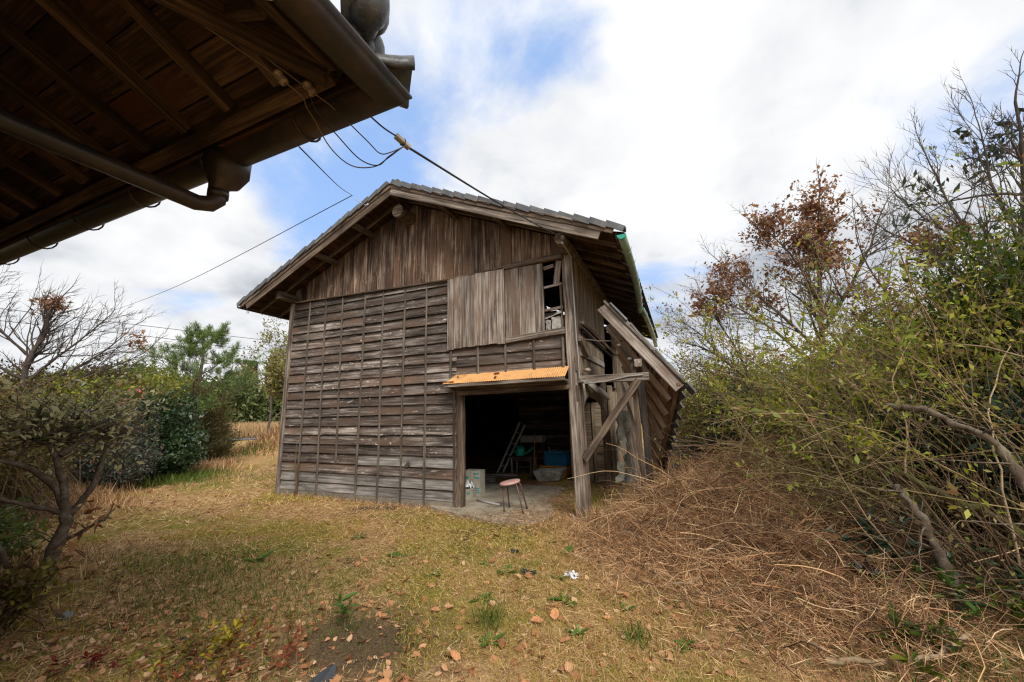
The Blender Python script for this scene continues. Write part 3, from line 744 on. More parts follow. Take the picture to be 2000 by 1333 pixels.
# roof deck boards seen from below (run along the ridge) and the rafters under them
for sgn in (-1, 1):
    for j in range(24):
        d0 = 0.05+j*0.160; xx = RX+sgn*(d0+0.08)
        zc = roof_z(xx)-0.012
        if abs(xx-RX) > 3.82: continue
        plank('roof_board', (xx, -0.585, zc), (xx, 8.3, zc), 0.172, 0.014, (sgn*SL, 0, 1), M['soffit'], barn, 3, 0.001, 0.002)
    for yy in np.arange(-0.25, 8.2, 0.47):
        plank('rafter', (RX+sgn*0.03, yy, roof_z(RX+0.03)-0.052), (RX+sgn*3.80, yy, roof_z(RX+3.80)-0.052), 0.045, 0.062, (sgn*SL, 0, 1), M['beam'], barn, 2, 0.002)
    # barge boards, two courses
    e = 3.88 if sgn < 0 else 3.80
    plank('barge_board', (RX, YG, ZP-0.075), (RX+sgn*(e-0.18), YG, roof_z(RX+e-0.18)-0.075), 0.155, 0.028, (0, -1, 0), M['beam'] if sgn < 0 else M['greybeam'], barn, 6, 0.004, 0.003)
    plank('barge_board', (RX, YG-0.02, ZP+0.008), (RX+sgn*e, YG-0.02, roof_z(RX+e)+0.008), 0.07, 0.024, (0, -1, 0), M['beam'], barn, 6, 0.004, 0.003)
    plank('barge_trim', (RX, YG-0.03, ZP+0.05), (RX+sgn*e, YG-0.03, roof_z(RX+e)+0.05), 0.02, 0.05, (0, -1, 0), M['greybeam'], barn, 5, 0.004, 0.003)
    plank('eave_fascia', (RX+sgn*3.83, YG+0.03, roof_z(RX+3.83)-0.03), (RX+sgn*3.83, 8.3, roof_z(RX+3.83)-0.03), 0.09, 0.022, (sgn, 0, 0), M['beam'], barn, 6, 0.004)
    # roof tile field: pantile waves in stepped courses
    ny = 35; ns = 18; pts = []; wv = 8
    yv = np.linspace(YG+0.12, 8.35, ny*wv+1)
    rows = []
    for c in range(ns):
        for q, (f, lift) in enumerate(((0.0, 0.045), (0.98, 0.075))):
            d = 0.10+(c+f)*0.2128
            wave = 0.022*np.cos((yv-YG)/((8.35-YG)/ny)*2*np.pi)+lift
            rows.append(np.stack([np.full_like(yv, RX+sgn*d), yv, ZP-SL*d+0.03+wave], -1))
    rows = np.array(rows); nr, nc = rows.shape[:2]
    ix = (np.arange(nr-1)[:, None]*nc+np.arange(nc-1)).ravel()
    tf = big_obj('roof_tile_field', rows.reshape(-1, 3), np.stack([ix, ix+1, ix+nc+1, ix+nc], -1), M['tile'], barn, True)
    tag(tf, kind='stuff')
    # verge tiles, one object each, sharing one mesh per side
    tm = MB()
    prf = [(-0.055, -0.062), (-0.038, -0.062), (-0.034, 0.0), (0.06, 0.018), (0.13, 0.0), (0.13, 0.022), (0.05, 0.042), (-0.05, 0.022)]
    tm.sweep(prf, [(0, 0, 0.030), (0.13, 0, 0.016), (0.262, 0, 0.0)], (0, 1, 0))
    tme = bpy.data.meshes.new('verge_tile'); tme.from_pydata(tm.V, [], tm.F); tme.materials.append(M['tile'])
    for c in range(18):
        d = 0.045+c*0.2155
        o = bpy.data.objects.new('verge_tile', tme)
        ex, ey, ez = Vector((sgn*1.0, 0, -SL)).normalized(), Vector((0, 1, 0)), None
        ez = ex.cross(ey) if sgn > 0 else ey.cross(ex)
        tl = rng.normal()*0.012
        mw = Matrix(((ex.x, ey.x, ez.x, RX+sgn*d), (ex.y, ey.y, ez.y, YG-0.005+rng.normal()*0.005), (ex.z, ey.z, ez.z, ZP-SL*d+0.085), (0, 0, 0, 1))) @ Matrix.Rotation(tl, 4, 'Z') @ Matrix.Rotation(rng.normal()*0.012, 4, 'Y')
        if ez.z < 0: mw = mw @ Matrix.Scale(-1, 4, (0, 0, 1))
        link(o, barn, mw)
# ridge: round cap tiles along the top, the first one faces the gable
for i in range(30):
    rt = MB(); y0 = YG+0.10+i*0.28
    arc = [(0.085*math.cos(a), 0.085*math.sin(a)) for a in np.linspace(0, math.pi, 9)]+[(0.065*math.cos(a), 0.065*math.sin(a)) for a in np.linspace(math.pi, 0, 9)]
    rt.sweep(arc, [(RX+0.03, y0, ZP+0.125), (RX+0.03, y0+0.285, ZP+0.115)], (1, 0, 0)); rt.build('ridge_tile', M['tile'], barn)
mbr = MB(); mbr.ball((RX+0.03, YG+0.13, ZP+0.135), 0.078, (1, 0.5, 1)); mbr.build('ridge_end', M['tile'], barn, True)
# ridge course under the caps
mbr = MB(); mbr.box((RX-0.09, YG+0.12, ZP+0.04), (RX+0.15, 8.3, ZP+0.125)); mbr.build('ridge_course', M['tile'], barn)

# barn side wall on the right, x = 6.06
SX = (1, 0, 0)
def vplanks(y0, y1, z0, z1, n, mat, x=6.075, ragged=0.01, name='side_plank'):
    ws = rng.random(n)*0.5+0.75; e = np.concatenate([[0], np.cumsum(ws)])/ws.sum()
    for i in range(n):
        a = y0+(y1-y0)*e[i]; b = y0+(y1-y0)*e[i+1]
        plank(name, (x+rng.normal()*0.003, (a+b)/2, z0+rng.normal()*ragged), (x+rng.normal()*0.003, (a+b)/2, z1), b-a-0.006, 0.016, SX, mat, barn, 3, 0.002, 0.002, 0.005)
vplanks(0.22, 2.66, 2.74, 3.93, 15, M['side'])
vplanks(0.26, 2.2, 2.02, 2.72, 11, M['tan'])
vplanks(4.3, 8.0, 0.1, 3.9, 16, M['side'])
vplanks(3.05, 4.25, 0.2, 1.9, 5, M['tan'], 6.02)
plank('side_rail', (6.10, 0.22, 2.36), (6.10, 2.25, 2.37), 0.10, 0.012, SX, M['plaster'], barn, 3, 0.004)
plank('ledge_board', (6.16, 0.15, 2.80), (6.17, 3.38, 2.72), 0.085, 0.05, (0.5, 0, 1), M['beam'], barn, 6, 0.006)
plank('ledge_board', (6.12, 0.35, 2.72), (6.12, 3.25, 2.65), 0.06, 0.03, SX, M['dark'], barn, 3, 0.004)
plank('cleat', (6.13, 0.10, 2.55), (6.16, 0.42, 2.32), 0.09, 0.06, SX, M['beam'], barn, 2, 0.008)
plank('inner_post', (6.02, 2.35, 0), (6.02, 2.33, 3.9), 0.11, 0.11, SX, M['beam'], barn, 4, 0.004)
plank('inner_post', (6.02, 4.30, 0), (6.02, 4.30, 3.9), 0.12, 0.12, SX, M['tan'], barn, 4, 0.004)
plank('door_post', (6.07, 2.98, 0.1), (6.05, 2.98, 2.0), 0.14, 0.09, SX, M['tan'], barn, 4, 0.006)
# peeling plaster panel with an arched lower edge
V = []; F = []
for i in range(15):
    s = i/14; y = 0.24+s*1.95
    lowz = 1.46+0.26*math.sin(math.pi*min(1, s*1.05))**0.8+0.03*math.sin(9*s)
    for j in range(5):
        t = j/4; V.append((6.085+0.03*math.sin(5*s+2*t)-0.06*(1-t)*math.sin(3*s), y, lowz+(1.90-0.16*s-lowz)*t))
for i in range(14):
    for j in range(4): F.append((i*5+j, (i+1)*5+j, (i+1)*5+j+1, i*5+j+1))
pn = mesh_obj('plaster_panel', V, F, M['plaster'], barn, True)
pn.modifiers.new('solid', 'SOLIDIFY').thickness = 0.02
V = []; F = []
for i in range(9):
    s = i/8
    for j in range(3):
        V.append((6.13+0.04*j/2+0.02*math.sin(7*s), 0.30+1.8*s, 1.98-0.17*s-0.075*j+0.02*math.sin(11*s+j)))
for i in range(8):
    for j in range(2): F.append((i*3+j, (i+1)*3+j, (i+1)*3+j+1, i*3+j+1))
pn = mesh_obj('plaster_panel', V, F, M['plaster'], barn, True)
pn.modifiers.new('solid', 'SOLIDIFY').thickness = 0.012
# panelled doors standing across the aisle behind the side opening
for (a, b) in ((5.12, 5.60), (5.62, 6.0)):
    d_ = plank('side_door', (a, 3.02, 0.80), (b, 3.02, 0.80), 1.7, 0.02, NF, M['tan'], barn, 1)
    plank('door_rail', (a, 3.0, 0.62), (b, 3.0, 0.62), 0.07, 0.02, NF, M['tan'], d_, 1)
    plank('door_stile', (a+0.04, 3.0, 0.02), (a+0.04, 3.0, 1.6), 0.07, 0.022, NF, M['tan'], d_, 1)
# bracket, brace and pegs of the corner
plank('bracket_beam', (6.09, 0.05, 1.925), (7.07, 0.05, 1.915), 0.10, 0.11, (0, 0, 1), M['greybeam'], barn, 4, 0.004, 0.008)
plank('brace', (6.12, 0.02, 0.80), (6.93, 0.03, 1.88), 0.10, 0.07, NF, M['beam'], barn, 4, 0.004, 0.008)
for z in (1.62, 2.05):
    plank('wedge', (6.085, -0.035, z), (6.085, -0.035, z+0.22), 0.03, 0.02, NF, M['beam'], barn, 1)
mbp = MB(); mbp.tube([(6.16, 0.30, 2.06), (6.165, 0.30, 2.085), (6.16, 0.30, 2.11)], [0.055, 0.062, 0.045], 10); mbp.build('insulator_knob', M['ceramic'], barn, True)
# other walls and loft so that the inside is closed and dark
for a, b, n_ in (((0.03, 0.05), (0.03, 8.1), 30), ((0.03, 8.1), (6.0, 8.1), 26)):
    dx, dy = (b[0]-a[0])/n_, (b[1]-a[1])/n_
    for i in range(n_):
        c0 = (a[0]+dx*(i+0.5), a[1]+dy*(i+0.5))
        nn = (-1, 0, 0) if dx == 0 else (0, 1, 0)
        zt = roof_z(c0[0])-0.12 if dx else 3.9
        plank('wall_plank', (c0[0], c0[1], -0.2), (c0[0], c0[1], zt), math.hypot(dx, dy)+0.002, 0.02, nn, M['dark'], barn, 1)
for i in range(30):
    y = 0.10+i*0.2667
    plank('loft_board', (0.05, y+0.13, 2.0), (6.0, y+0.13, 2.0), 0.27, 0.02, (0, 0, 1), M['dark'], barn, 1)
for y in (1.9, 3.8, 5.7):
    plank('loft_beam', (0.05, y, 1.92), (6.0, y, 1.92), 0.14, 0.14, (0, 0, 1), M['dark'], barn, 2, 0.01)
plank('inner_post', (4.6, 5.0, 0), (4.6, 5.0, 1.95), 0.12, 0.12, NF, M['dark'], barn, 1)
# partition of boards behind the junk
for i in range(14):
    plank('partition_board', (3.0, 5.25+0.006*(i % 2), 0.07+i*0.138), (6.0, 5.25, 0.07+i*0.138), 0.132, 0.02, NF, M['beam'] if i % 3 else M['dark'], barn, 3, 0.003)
# green gutters with hooks on the right eave, sagging where they meet
def gutter(name, pts, r, mat, parent, side, seg=8):
    out = [(r*math.cos(a), r*math.sin(a)) for a in np.linspace(math.pi, 2*math.pi, 13)]
    inn = [((r-0.006)*math.cos(a), (r-0.006)*math.sin(a)) for a in np.linspace(2*math.pi, math.pi, 13)]
    g = MB(); g.sweep(out+inn, pts, side); return g.build(name, mat, parent, True)
def gpath(p0, p1, sagz, bow, n=9):
    p0 = Vector(p0); p1 = Vector(p1); res = []
    for i in range(n):
        s = i/(n-1); q = p0.lerp(p1, s); q.z -= sagz*4*s*(1-s); q.x += bow*4*s*(1-s); res.append(q)
    return res
ge = RX+3.83
gp1 = gpath((ge+0.075, -0.62, 3.745), (ge-0.07, 3.45, 3.69), 0.0, 0.05)
gp2 = gpath((ge-0.02, 3.25, 3.71), (ge-0.01, 8.35, 3.62), 0.0, 0.03)
for gp in (gp1, gp2):
    g = gutter('gutter', gp, 0.058, M['guttergreen'], barn, (1, 0, 0))
    mc = MB(); a = gp[0]
    mc.sweep([(0.061*math.cos(t), 0.061*math.sin(t)) for t in np.linspace(math.pi, 2*math.pi, 11)], [a+Vector((0, -0.012, 0)), a+Vector((0, 0.012, 0))], (1, 0, 0))
    b_ = gp[-1]
    mc.sweep([(0.064*math.cos(t), 0.064*math.sin(t)) for t in np.linspace(math.pi, 2*math.pi, 11)], [b_+Vector((0, -0.01, 0)), b_+Vector((0, 0.012, 0))], (1, 0, 0))
    mc.build('gutter_cap', M['greencap'], g)
    for i in range(1, 8):
        q = gp[i]
        hk = MB(); hk.tube([(q.x-0.13, q.y, q.z+0.02), (q.x-0.075, q.y, q.z-0.02)]+[(q.x+0.064*math.cos(t), q.y, q.z+0.064*math.sin(t)) for t in np.linspace(math.pi*1.15, 2*math.pi, 8)]+[(q.x+0.075, q.y, q.z+0.03)], 0.005, 5)
        hk.build('gutter_hook', M['zinc'], g)
lg = gutter('gutter', gpath((RX-3.93, -0.62, 3.80), (RX-3.93, 8.3, 3.72), 0, 0), 0.05, M['gutterbrown'], barn, (1, 0, 0))
hk = MB(); hk.tube([(-0.72, -0.55, 3.74), (-0.73, -0.55, 3.66), (-0.69, -0.55, 3.63), (-0.66, -0.55, 3.69)], 0.006, 5); hk.build('hook', M['rust'], barn)
# service cable running down the corner post
mbw = MB(); mbw.tube([(6.08, -0.50, 3.86), (6.10, -0.30, 3.82), (6.10, -0.06, 3.80), (6.10, -0.045, 3.4), (6.105, -0.045, 2.9), (6.11, -0.045, 2.55), (6.12, -0.04, 2.3), (6.12, -0.04, 1.95), (6.2, -0.015, 1.86), (6.5, -0.015, 1.875), (6.8, -0.015, 1.93), (7.0, -0.015, 1.94)], 0.011, 6)
mbw.build('service_cable', M['wiregrey'], barn, True)
mbw = MB(); mbw.tube([(6.12, -0.03, 2.53), (6.4, 0.2, 2.50), (6.7, 0.5, 2.52)], 0.008, 5); mbw.build('service_cable', M['wiretan'], barn, True)
mbw = MB(); mbw.ball((6.10, -0.52, 3.925), 0.035, (1, 1, 1)); mbw.ball((6.09, -0.515, 3.84), 0.022); mbw.build('insulator', M['connector'], barn, True)
# bracket on the left barge for the thin wire
mbw = MB(); mbw.tube([(2.50, -0.62, 5.26), (2.40, -0.66, 5.30), (2.28, -0.66, 5.40), (2.22, -0.64, 5.50)], 0.008, 6); mbw.tube([(2.46, -0.63, 5.24), (2.54, -0.63, 5.275)], 0.018, 6); mbw.build('wire_bracket', M['zinc'], barn, True)

# ------------------------------------------------------------------ collapsed lean-to roof beside the barn
lt = thing('collapsed_roof', 'collapsed lean-to roof with bare rafters tipped against the barn side', 'lean-to roof', (7.0, 1.5, 0.3))
F1 = Vector((6.50, 0.30, 3.0)); F2 = Vector((7.43, 0.30, 1.79)); B1 = Vector((6.62, 2.40, 1.88)); B2 = Vector((7.0, 2.76, 0.49))
def ls(u, v): return F1.lerp(B1, u).lerp(F2.lerp(B2, u), v)
def lnv(u, v):
    du = ls(u+0.01, v)-ls(u-0.01, v); dv = ls(u, v+0.01)-ls(u, v-0.01)
    n = du.cross(dv).normalized()
    return n if n.x > 0 else -n
for i in range(9):                       # deck boards along the eave
    v0 = i/9+0.055
    a, b = ls(0.0, v0), ls(1.35, v0); n = lnv(0.5, v0)
    plank('deck_board', a+n*0.012, b+n*0.012, 1.52/9-0.006, 0.016, n, M['pent'], lt, 4, 0.003, 0.003, 0.01)
for k in range(1, 8):                    # rafters
    u = k/6.0
    n = lnv(u, 0.5)
    plank('rafter', ls(u, -0.02)-n*0.035, ls(u, 0.955)-n*0.045, 0.065, 0.085, n, M['pentrafter'], lt, 3, 0.003)
n = lnv(0, 0.5)
plank('barge_board', ls(-0.01, -0.03)-n*0.03, ls(-0.01, 1.03)-n*0.03, 0.03, 0.155, n, M['shutter'], lt, 5, 0.003, 0.004, 0.006)
plank('barge_trim', ls(-0.02, -0.06)+n*0.065, ls(-0.02, 1.02)+n*0.065, 0.05, 0.035, n, M['greybeam'], lt, 4, 0.003)
plank('eave_batten', ls(-0.02, 1.0)-n*0.01, ls(1.35, 1.0)-lnv(1.3, 1)*0.01, 0.05, 0.045, lnv(0.6, 1), M['pent'], lt, 5, 0.004)
# pantiles: one shared mesh, laid in columns
tm = MB()
prof = [(-0.14+0.28*i/8, 0.026*math.cos(2*math.pi*(i/8))+0.016) for i in range(9)]
tm.sweep(prof+[(a, b+0.018) for a, b in prof[::-1]], [(0, 0, 0.0), (0.15, 0, 0.0), (0.31, 0, 0.0)], (0, 1, 0))
ptile = bpy.data.meshes.new('roof_tile'); ptile.from_pydata(tm.V, [], tm.F); ptile.materials.append(M['tiledark'])
ptile_l = ptile.copy(); ptile_l.materials.clear(); ptile_l.materials.append(M['tile'])
for c in range(13):
    for r_ in range(6):
        u = (c+0.35)/9.6; v = (r_)/5.85-0.02
        if c < 1 and r_ == 2: continue
        p0_ = ls(u, v); n = lnv(u, min(0.9, max(0.1, v))); ex = (ls(u, v+0.05)-p0_).normalized(); ey = n.cross(ex).normalized()
        o = bpy.data.objects.new('roof_tile', ptile_l if (c < 2) else ptile)
        q = p0_+n*(0.045+0.012*rng.random())
        m_ = Matrix(((ex.x, ey.x, n.x, q.x), (ex.y, ey.y, n.y, q.y), (ex.z, ey.z, n.z, q.z), (0, 0, 0, 1))) @ Matrix.Rotation(R(3.5+rng.normal()*1.5), 4, 'Y') @ Matrix.Rotation(R(rng.normal()*2.0), 4, 'Z')
        link(o, lt, m_)
plank('edge_tile', ls(-0.01, -0.02)+n*0.10, ls(-0.01, 0.22)+n*0.10, 0.20, 0.03, lnv(0, 0.1), M['tile'], lt, 1)
for i in range(6):
    v = 0.10+0.17*i
    plank('edge_tile', ls(0.005, v)+lnv(0, 0.5)*(0.098+0.01*(i % 2)), ls(0.005, v+0.185)+lnv(0, 0.5)*0.09, 0.17, 0.03, lnv(0, 0.5), M['tile'], lt, 1, 0, 0.008)
# inner bits: purlin, loose rafters, post and the dark plank that still hangs on it
plank('purlin', (6.93, 0.16, 2.13), (6.75, 2.6, 1.25), 0.10, 0.12, (0, 0, 1), M['greybeam'], lt, 3, 0.004)
plank('post', (6.87, 0.22, 0.10), (6.85, 0.22, 2.12), 0.07, 0.07, NF, M['beam'], lt, 5, 0.006)
plank('hanging_plank', (6.955, 0.34, 0.2), (6.93, 0.34, 2.10), 0.09, 0.03, NF, M['dark'], lt, 4, 0.004)
plank('fallen_batten', (6.62, 0.50, 1.95), (6.93, 0.80, 0.36), 0.05, 0.03, NF, M['greybeam'], lt, 3, 0.004)
plank('fallen_batten', (6.60, 0.9, 1.4), (6.72, 0.95, 0.2), 0.12, 0.02, NF, M['greybeam'], lt, 3, 0.01)
plank('fallen_batten', (6.50, 0.35, 2.72), (6.95, 0.45, 2.02), 0.05, 0.045, NF, M['greybeam'], lt, 2, 0.004)
for i in range(4):
    mbk = MB(); mbk.ball((6.52+0.14*i, 0.36, 2.66-0.22*i), 0.03, (1.2, 0.8, 0.8)); mbk.build('insulator_knob', M['connector'], lt, True)
# torn plastic sheet hanging in the gap
V = []; F = []
r2 = np.random.default_rng(5)
for i in range(14):
    for j in range(6):
        s, t = i/13, j/5
        V.append((6.46+0.24*t*(1-0.3*s)+0.04*math.sin(5*s+9*t)+r2.normal()*0.012, 0.75+0.07*math.sin(8*t+4*s)+r2.normal()*0.02, 1.5-s*1.12+0.05*math.sin(6*t)+r2.normal()*0.01))
for i in range(13):
    for j in range(5):
        if (i*7+j*3) % 11 in (0, 4): continue
        F.append((i*6+j, (i+1)*6+j, (i+1)*6+j+1, i*6+j+1))
sh = mesh_obj('plastic_sheet', V, F, M['sheet'], None, True)
tag(sh, 'torn dirty pale plastic sheet hanging in rags under the collapsed lean-to roof', 'plastic sheet')
# roof tiles that slid off
sp = bpy.data.meshes.new('fallen_tile'); sp.from_pydata(tm.V, [], tm.F); sp.materials.append(M['tiledark'])
for i, (x_, y_, a_) in enumerate(((7.15, 2.3, 0.4), (7.28, 2.0, 1.3))):
    o = bpy.data.objects.new('fallen_tile', sp)
    link(o, None, Matrix.Translation((x_, y_, hz(x_, y_)+0.06)) @ Matrix.Rotation(a_, 4, 'Z') @ Matrix.Rotation(R(-55+60*i), 4, 'Y'))
    tag(o, ('dark roof tile stuck upright in brush under the collapsed roof eave', 'dark roof tile lying flat in brush near the collapsed roof')[i], 'roof tile', 'tiles slid off the collapsed roof')

# ------------------------------------------------------------------ house corner overhead
house = thing('house', 'dark old house whose eave with rafters and brown gutter juts overhead', 'house', (3.0, -7.0, 0))
HZ = 3.0; HS = 0.42; CX, CY = 6.35, -4.26           # outer corner of the gutters, roof slope
FY, FX = CY-0.16, CX-0.16                             # fascia lines
def hz_y(y): return HZ+0.04+HS*(FY-y)                 # underside of roof boards, front slope
def hz_x(x): return HZ+0.04+HS*(FX-x)
# soffit boards, front slope (parallel to the eave), cut at the hip and at joints
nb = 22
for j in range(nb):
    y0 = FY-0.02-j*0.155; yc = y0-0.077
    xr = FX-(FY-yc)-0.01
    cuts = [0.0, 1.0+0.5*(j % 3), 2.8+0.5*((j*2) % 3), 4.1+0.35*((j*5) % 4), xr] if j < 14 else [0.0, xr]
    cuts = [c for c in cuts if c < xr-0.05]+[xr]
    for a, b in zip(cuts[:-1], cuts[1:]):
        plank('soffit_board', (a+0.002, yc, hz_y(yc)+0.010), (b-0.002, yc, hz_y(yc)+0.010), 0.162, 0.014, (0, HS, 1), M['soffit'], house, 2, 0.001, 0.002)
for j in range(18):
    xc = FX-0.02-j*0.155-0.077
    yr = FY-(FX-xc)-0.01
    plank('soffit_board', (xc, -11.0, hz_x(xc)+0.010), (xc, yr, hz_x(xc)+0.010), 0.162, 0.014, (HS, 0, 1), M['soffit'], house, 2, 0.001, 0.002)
# rafters
KY = FY-0.10; KX = FX-0.10
for i in range(16):
    x_ = 5.805-0.375*i
    ytop = max(-8.2, FY-(FX-x_)) if False else -8.2
    yhip = FY-(FX-x_)
    y1 = KY-0.02
    if yhip > -8.2: ytop = max(yhip, -8.2)
    ytop = -8.2 if x_ < FX-(FY+8.2) else FY-(FX-x_)+0.02
    if y1-ytop < 0.12: continue
    plank('rafter', (x_, ytop, hz_y(ytop)-0.034), (x_, y1, hz_y(y1)-0.034), 0.048, 0.068, (0, HS, 1), M['rafter'], house, 3, 0.003)
for i in range(16):
    y_ = FY-0.385-0.375*i
    xt = max(FX-(FY-y_), 3.2); x1 = KX-0.02
    if x1-xt < 0.12: continue
    plank('rafter', (xt, y_, hz_x(xt)-0.034), (x1, y_, hz_x(x1)-0.034), 0.048, 0.068, (HS, 0, 1), M['rafter'], house, 3, 0.003)
# eave members across the rafter ends and the outer fascia
plank('eave_beam', (0.0, KY+0.04, hz_y(KY)-0.045), (FX-0.10, KY+0.04, hz_y(KY)-0.045), 0.075, 0.06, (0, HS, 1), M['rafter'], house, 8, 0.003)
plank('eave_beam', (KX+0.04, -11.0, hz_x(KX)-0.045), (KX+0.04, FY-0.10, hz_x(KX)-0.045), 0.075, 0.06, (HS, 0, 1), M['rafter'], house, 6, 0.003)
plank('fascia', (0.0, FY, HZ+0.04), (FX, FY, HZ+0.04), 0.10, 0.024, (0, 1, 0), M['soffit'], house, 6, 0.003)
plank('fascia', (FX, -11.0, HZ+0.04), (FX, FY, HZ+0.04), 0.10, 0.024, (1, 0, 0), M['soffit'], house, 6, 0.003)
# hip rafter with its end grain near the corner
hp = lambda t: Vector((FX-t, FY-t, HZ+0.04+HS*t-0.060))
plank('hip_rafter', hp(0.09), hp(3.5), 0.085, 0.12, (HS/2, HS/2, 1), M['rafter'], house, 5, 0.004)
# gutters around the corner
gr = 0.078
gy = CY-gr; gx = CX-gr
out = [(gr*math.cos(a), gr*math.sin(a)) for a in np.linspace(math.pi, 2*math.pi, 15)]
inn = [((gr-0.005)*math.cos(a), (gr-0.005)*math.sin(a)) for a in np.linspace(2*math.pi, math.pi, 15)]
lip = [(gr+0.010, 0.006), (gr+0.010, -0.008)]
def corner_gutter(name, a, b, across, mit):
    g = MB(); prof = out[:-1]+[(gr+0.012, -0.004), (gr+0.012, 0.008)]+inn
    V = []; n_ = len(prof); F = []
    for k, p_ in enumerate((a, b)):
        for u, w_ in prof:
            q = Vector(p_)+Vector(across)*u+Vector((0, 0, w_))
            if k == 1: q += Vector(mit)*u
            V.append(q)
    for j in range(n_):
        q = (j+1) % n_; F.append((j, q, n_+q, n_+j))
    g.add(V, F); return g.build(name, M['gutterbrown'], house, True)
corner_gutter('gutter', (0.0, gy, HZ+0.03), (gx, gy, HZ), (0, 1, 0), (1, 0, 0))
corner_gutter('gutter', (gx, -11.0, HZ+0.03), (gx, gy, HZ), (1, 0, 0), (0, 1, 0))
for k in range(8):                                      # gutter hooks
    xk = 5.75-0.78*k
    hk = MB(); hk.tube([(xk, FY+0.01, HZ+0.05)]+[(xk, gy+(gr+0.008)*math.cos(a), HZ+(gr+0.008)*math.sin(a)) for a in np.linspace(math.pi, 2*math.pi, 9)], 0.006, 5)
    hk.build('gutter_hook', M['gutterbrown'], house)
for k in range(5):
    yk = -4.88-0.78*k
    hk = MB(); hk.tube([(FX+0.01, yk, HZ+0.05)]+[(gx+(gr+0.008)*math.cos(a), yk, HZ+(gr+0.008)*math.sin(a)) for a in np.linspace(math.pi, 2*math.pi, 9)], 0.006, 5)
    hk.build('gutter_hook', M['connector' if k == 0 else 'gutterbrown'], house)
# rain hopper, elbow and the pipe back to the wall
hx = 5.09
hop = MB()
hop.tube([(hx, gy, HZ+0.01), (hx, gy, HZ-0.09), (hx-0.01, gy-0.01, HZ-0.155), (hx-0.02, gy-0.02, HZ-0.19), (hx-0.02, gy-0.02, HZ-0.26)], [0.118, 0.116, 0.088, 0.052, 0.048], 16)
hop.build('hopper', M['gutterbrown'], house, True)
dp = MB(); dp.tube([(hx-0.02, gy-0.02, HZ-0.235), (hx-0.02, gy-0.02, HZ-0.275), (hx-0.03, gy-0.05, HZ-0.315), (hx-0.06, gy-0.10, HZ-0.325), (4.965, -5.30, HZ-0.295), (4.96, -5.37, HZ-0.31), (4.96, -5.39, HZ-0.40), (4.96, -5.39, 0.1)], 0.045, 14)
dpo = dp.build('downpipe', M['gutterbrown'], house, True)
cl = MB(); cl.tube([(hx-0.02, gy-0.02, HZ-0.225), (hx-0.02, gy-0.02, HZ-0.262)], 0.053, 14); cl.build('pipe_collar', M['gutterbrown'], dpo, True)
# roof body, tiles, hip and corner ornaments
mbr = MB()
def roof_slab(p, name):
    V = [Vector(q) for q in p]+[Vector(q)+Vector((0, 0, 0.07)) for q in p]; n_ = len(p)
    F = [tuple(range(n_-1, -1, -1)), tuple(range(n_, 2*n_))]+[(i, (i+1) % n_, (i+1) % n_+n_, i+n_) for i in range(n_)]
    return mesh_obj(name, V, F, M['tiledark'], house)
roof_slab([(0.0, FY, HZ+0.085), (FX, FY, HZ+0.085), (FX-3.4, FY-3.4, HZ+0.085+HS*3.4), (0.0, FY-3.4, HZ+0.085+HS*3.4)], 'roof')
roof_slab([(FX, FY, HZ+0.085), (FX, -11, HZ+0.085), (FX-3.4, -11, HZ+0.085+HS*3.4), (FX-3.4, FY-3.4, HZ+0.085+HS*3.4)], 'roof')
roof_slab([(0.0, FY-3.4, HZ+0.085+HS*3.4), (FX-3.4, FY-3.4, HZ+0.085+HS*3.4), (FX-3.4, -11, HZ+0.085+HS*3.4), (0.0, -11, HZ+0.085+HS*3.4)], 'roof')
wv = MB()                                              # eave course of pantiles on both sides
for k in range(22):
    x_ = FX-0.20-0.27*k
    t_ = MB(); pr = [(-0.135+0.27*i/8, 0.024*math.cos(2*math.pi*i/8)+0.02) for i in range(9)]
    t_.sweep(pr+[(a, b+0.02) for a, b in pr[::-1]], [(x_, FY+0.06, HZ+0.125), (x_, FY-0.28, HZ+0.125+0.34*HS)], (1, 0, 0)); t_.build('eave_tile', M['tiledark'], house)
for k in range(20):
    y_ = FY-0.20-0.27*k
    t_ = MB(); t_.sweep(pr+[(a, b+0.02) for a, b in pr[::-1]], [(FX+0.06, y_, HZ+0.125), (FX-0.28, y_, HZ+0.125+0.34*HS)], (0, 1, 0)); t_.build('eave_tile', M['tiledark'], house)
# flared corner tile
V = []; F = []
for i in range(9):
    s = i/8
    for j in range(9):
        a = math.pi*(j/8)
        w_ = 0.085+0.055*s*s; hh = 0.085+0.05*s*s
        dn = Vector((1, 1, 0)).normalized(); sd = Vector((1, -1, 0)).normalized()
        c0 = Vector((FX-0.16, FY-0.16, HZ+0.15))+dn*(0.46*s)+Vector((0, 0, -0.09*s+0.05*s**3))
        V.append(c0+sd*w_*math.cos(a)+Vector((0, 0, hh*math.sin(a)-0.06)))
for i in range(8):
    for j in range(8): F.append((i*9+j, (i+1)*9+j, (i+1)*9+j+1, i*9+j+1))
ct = mesh_obj('corner_tile', V, F, M['tiledark'], house, True)
ct.modifiers.new('solid', 'SOLIDIFY').thickness = 0.024
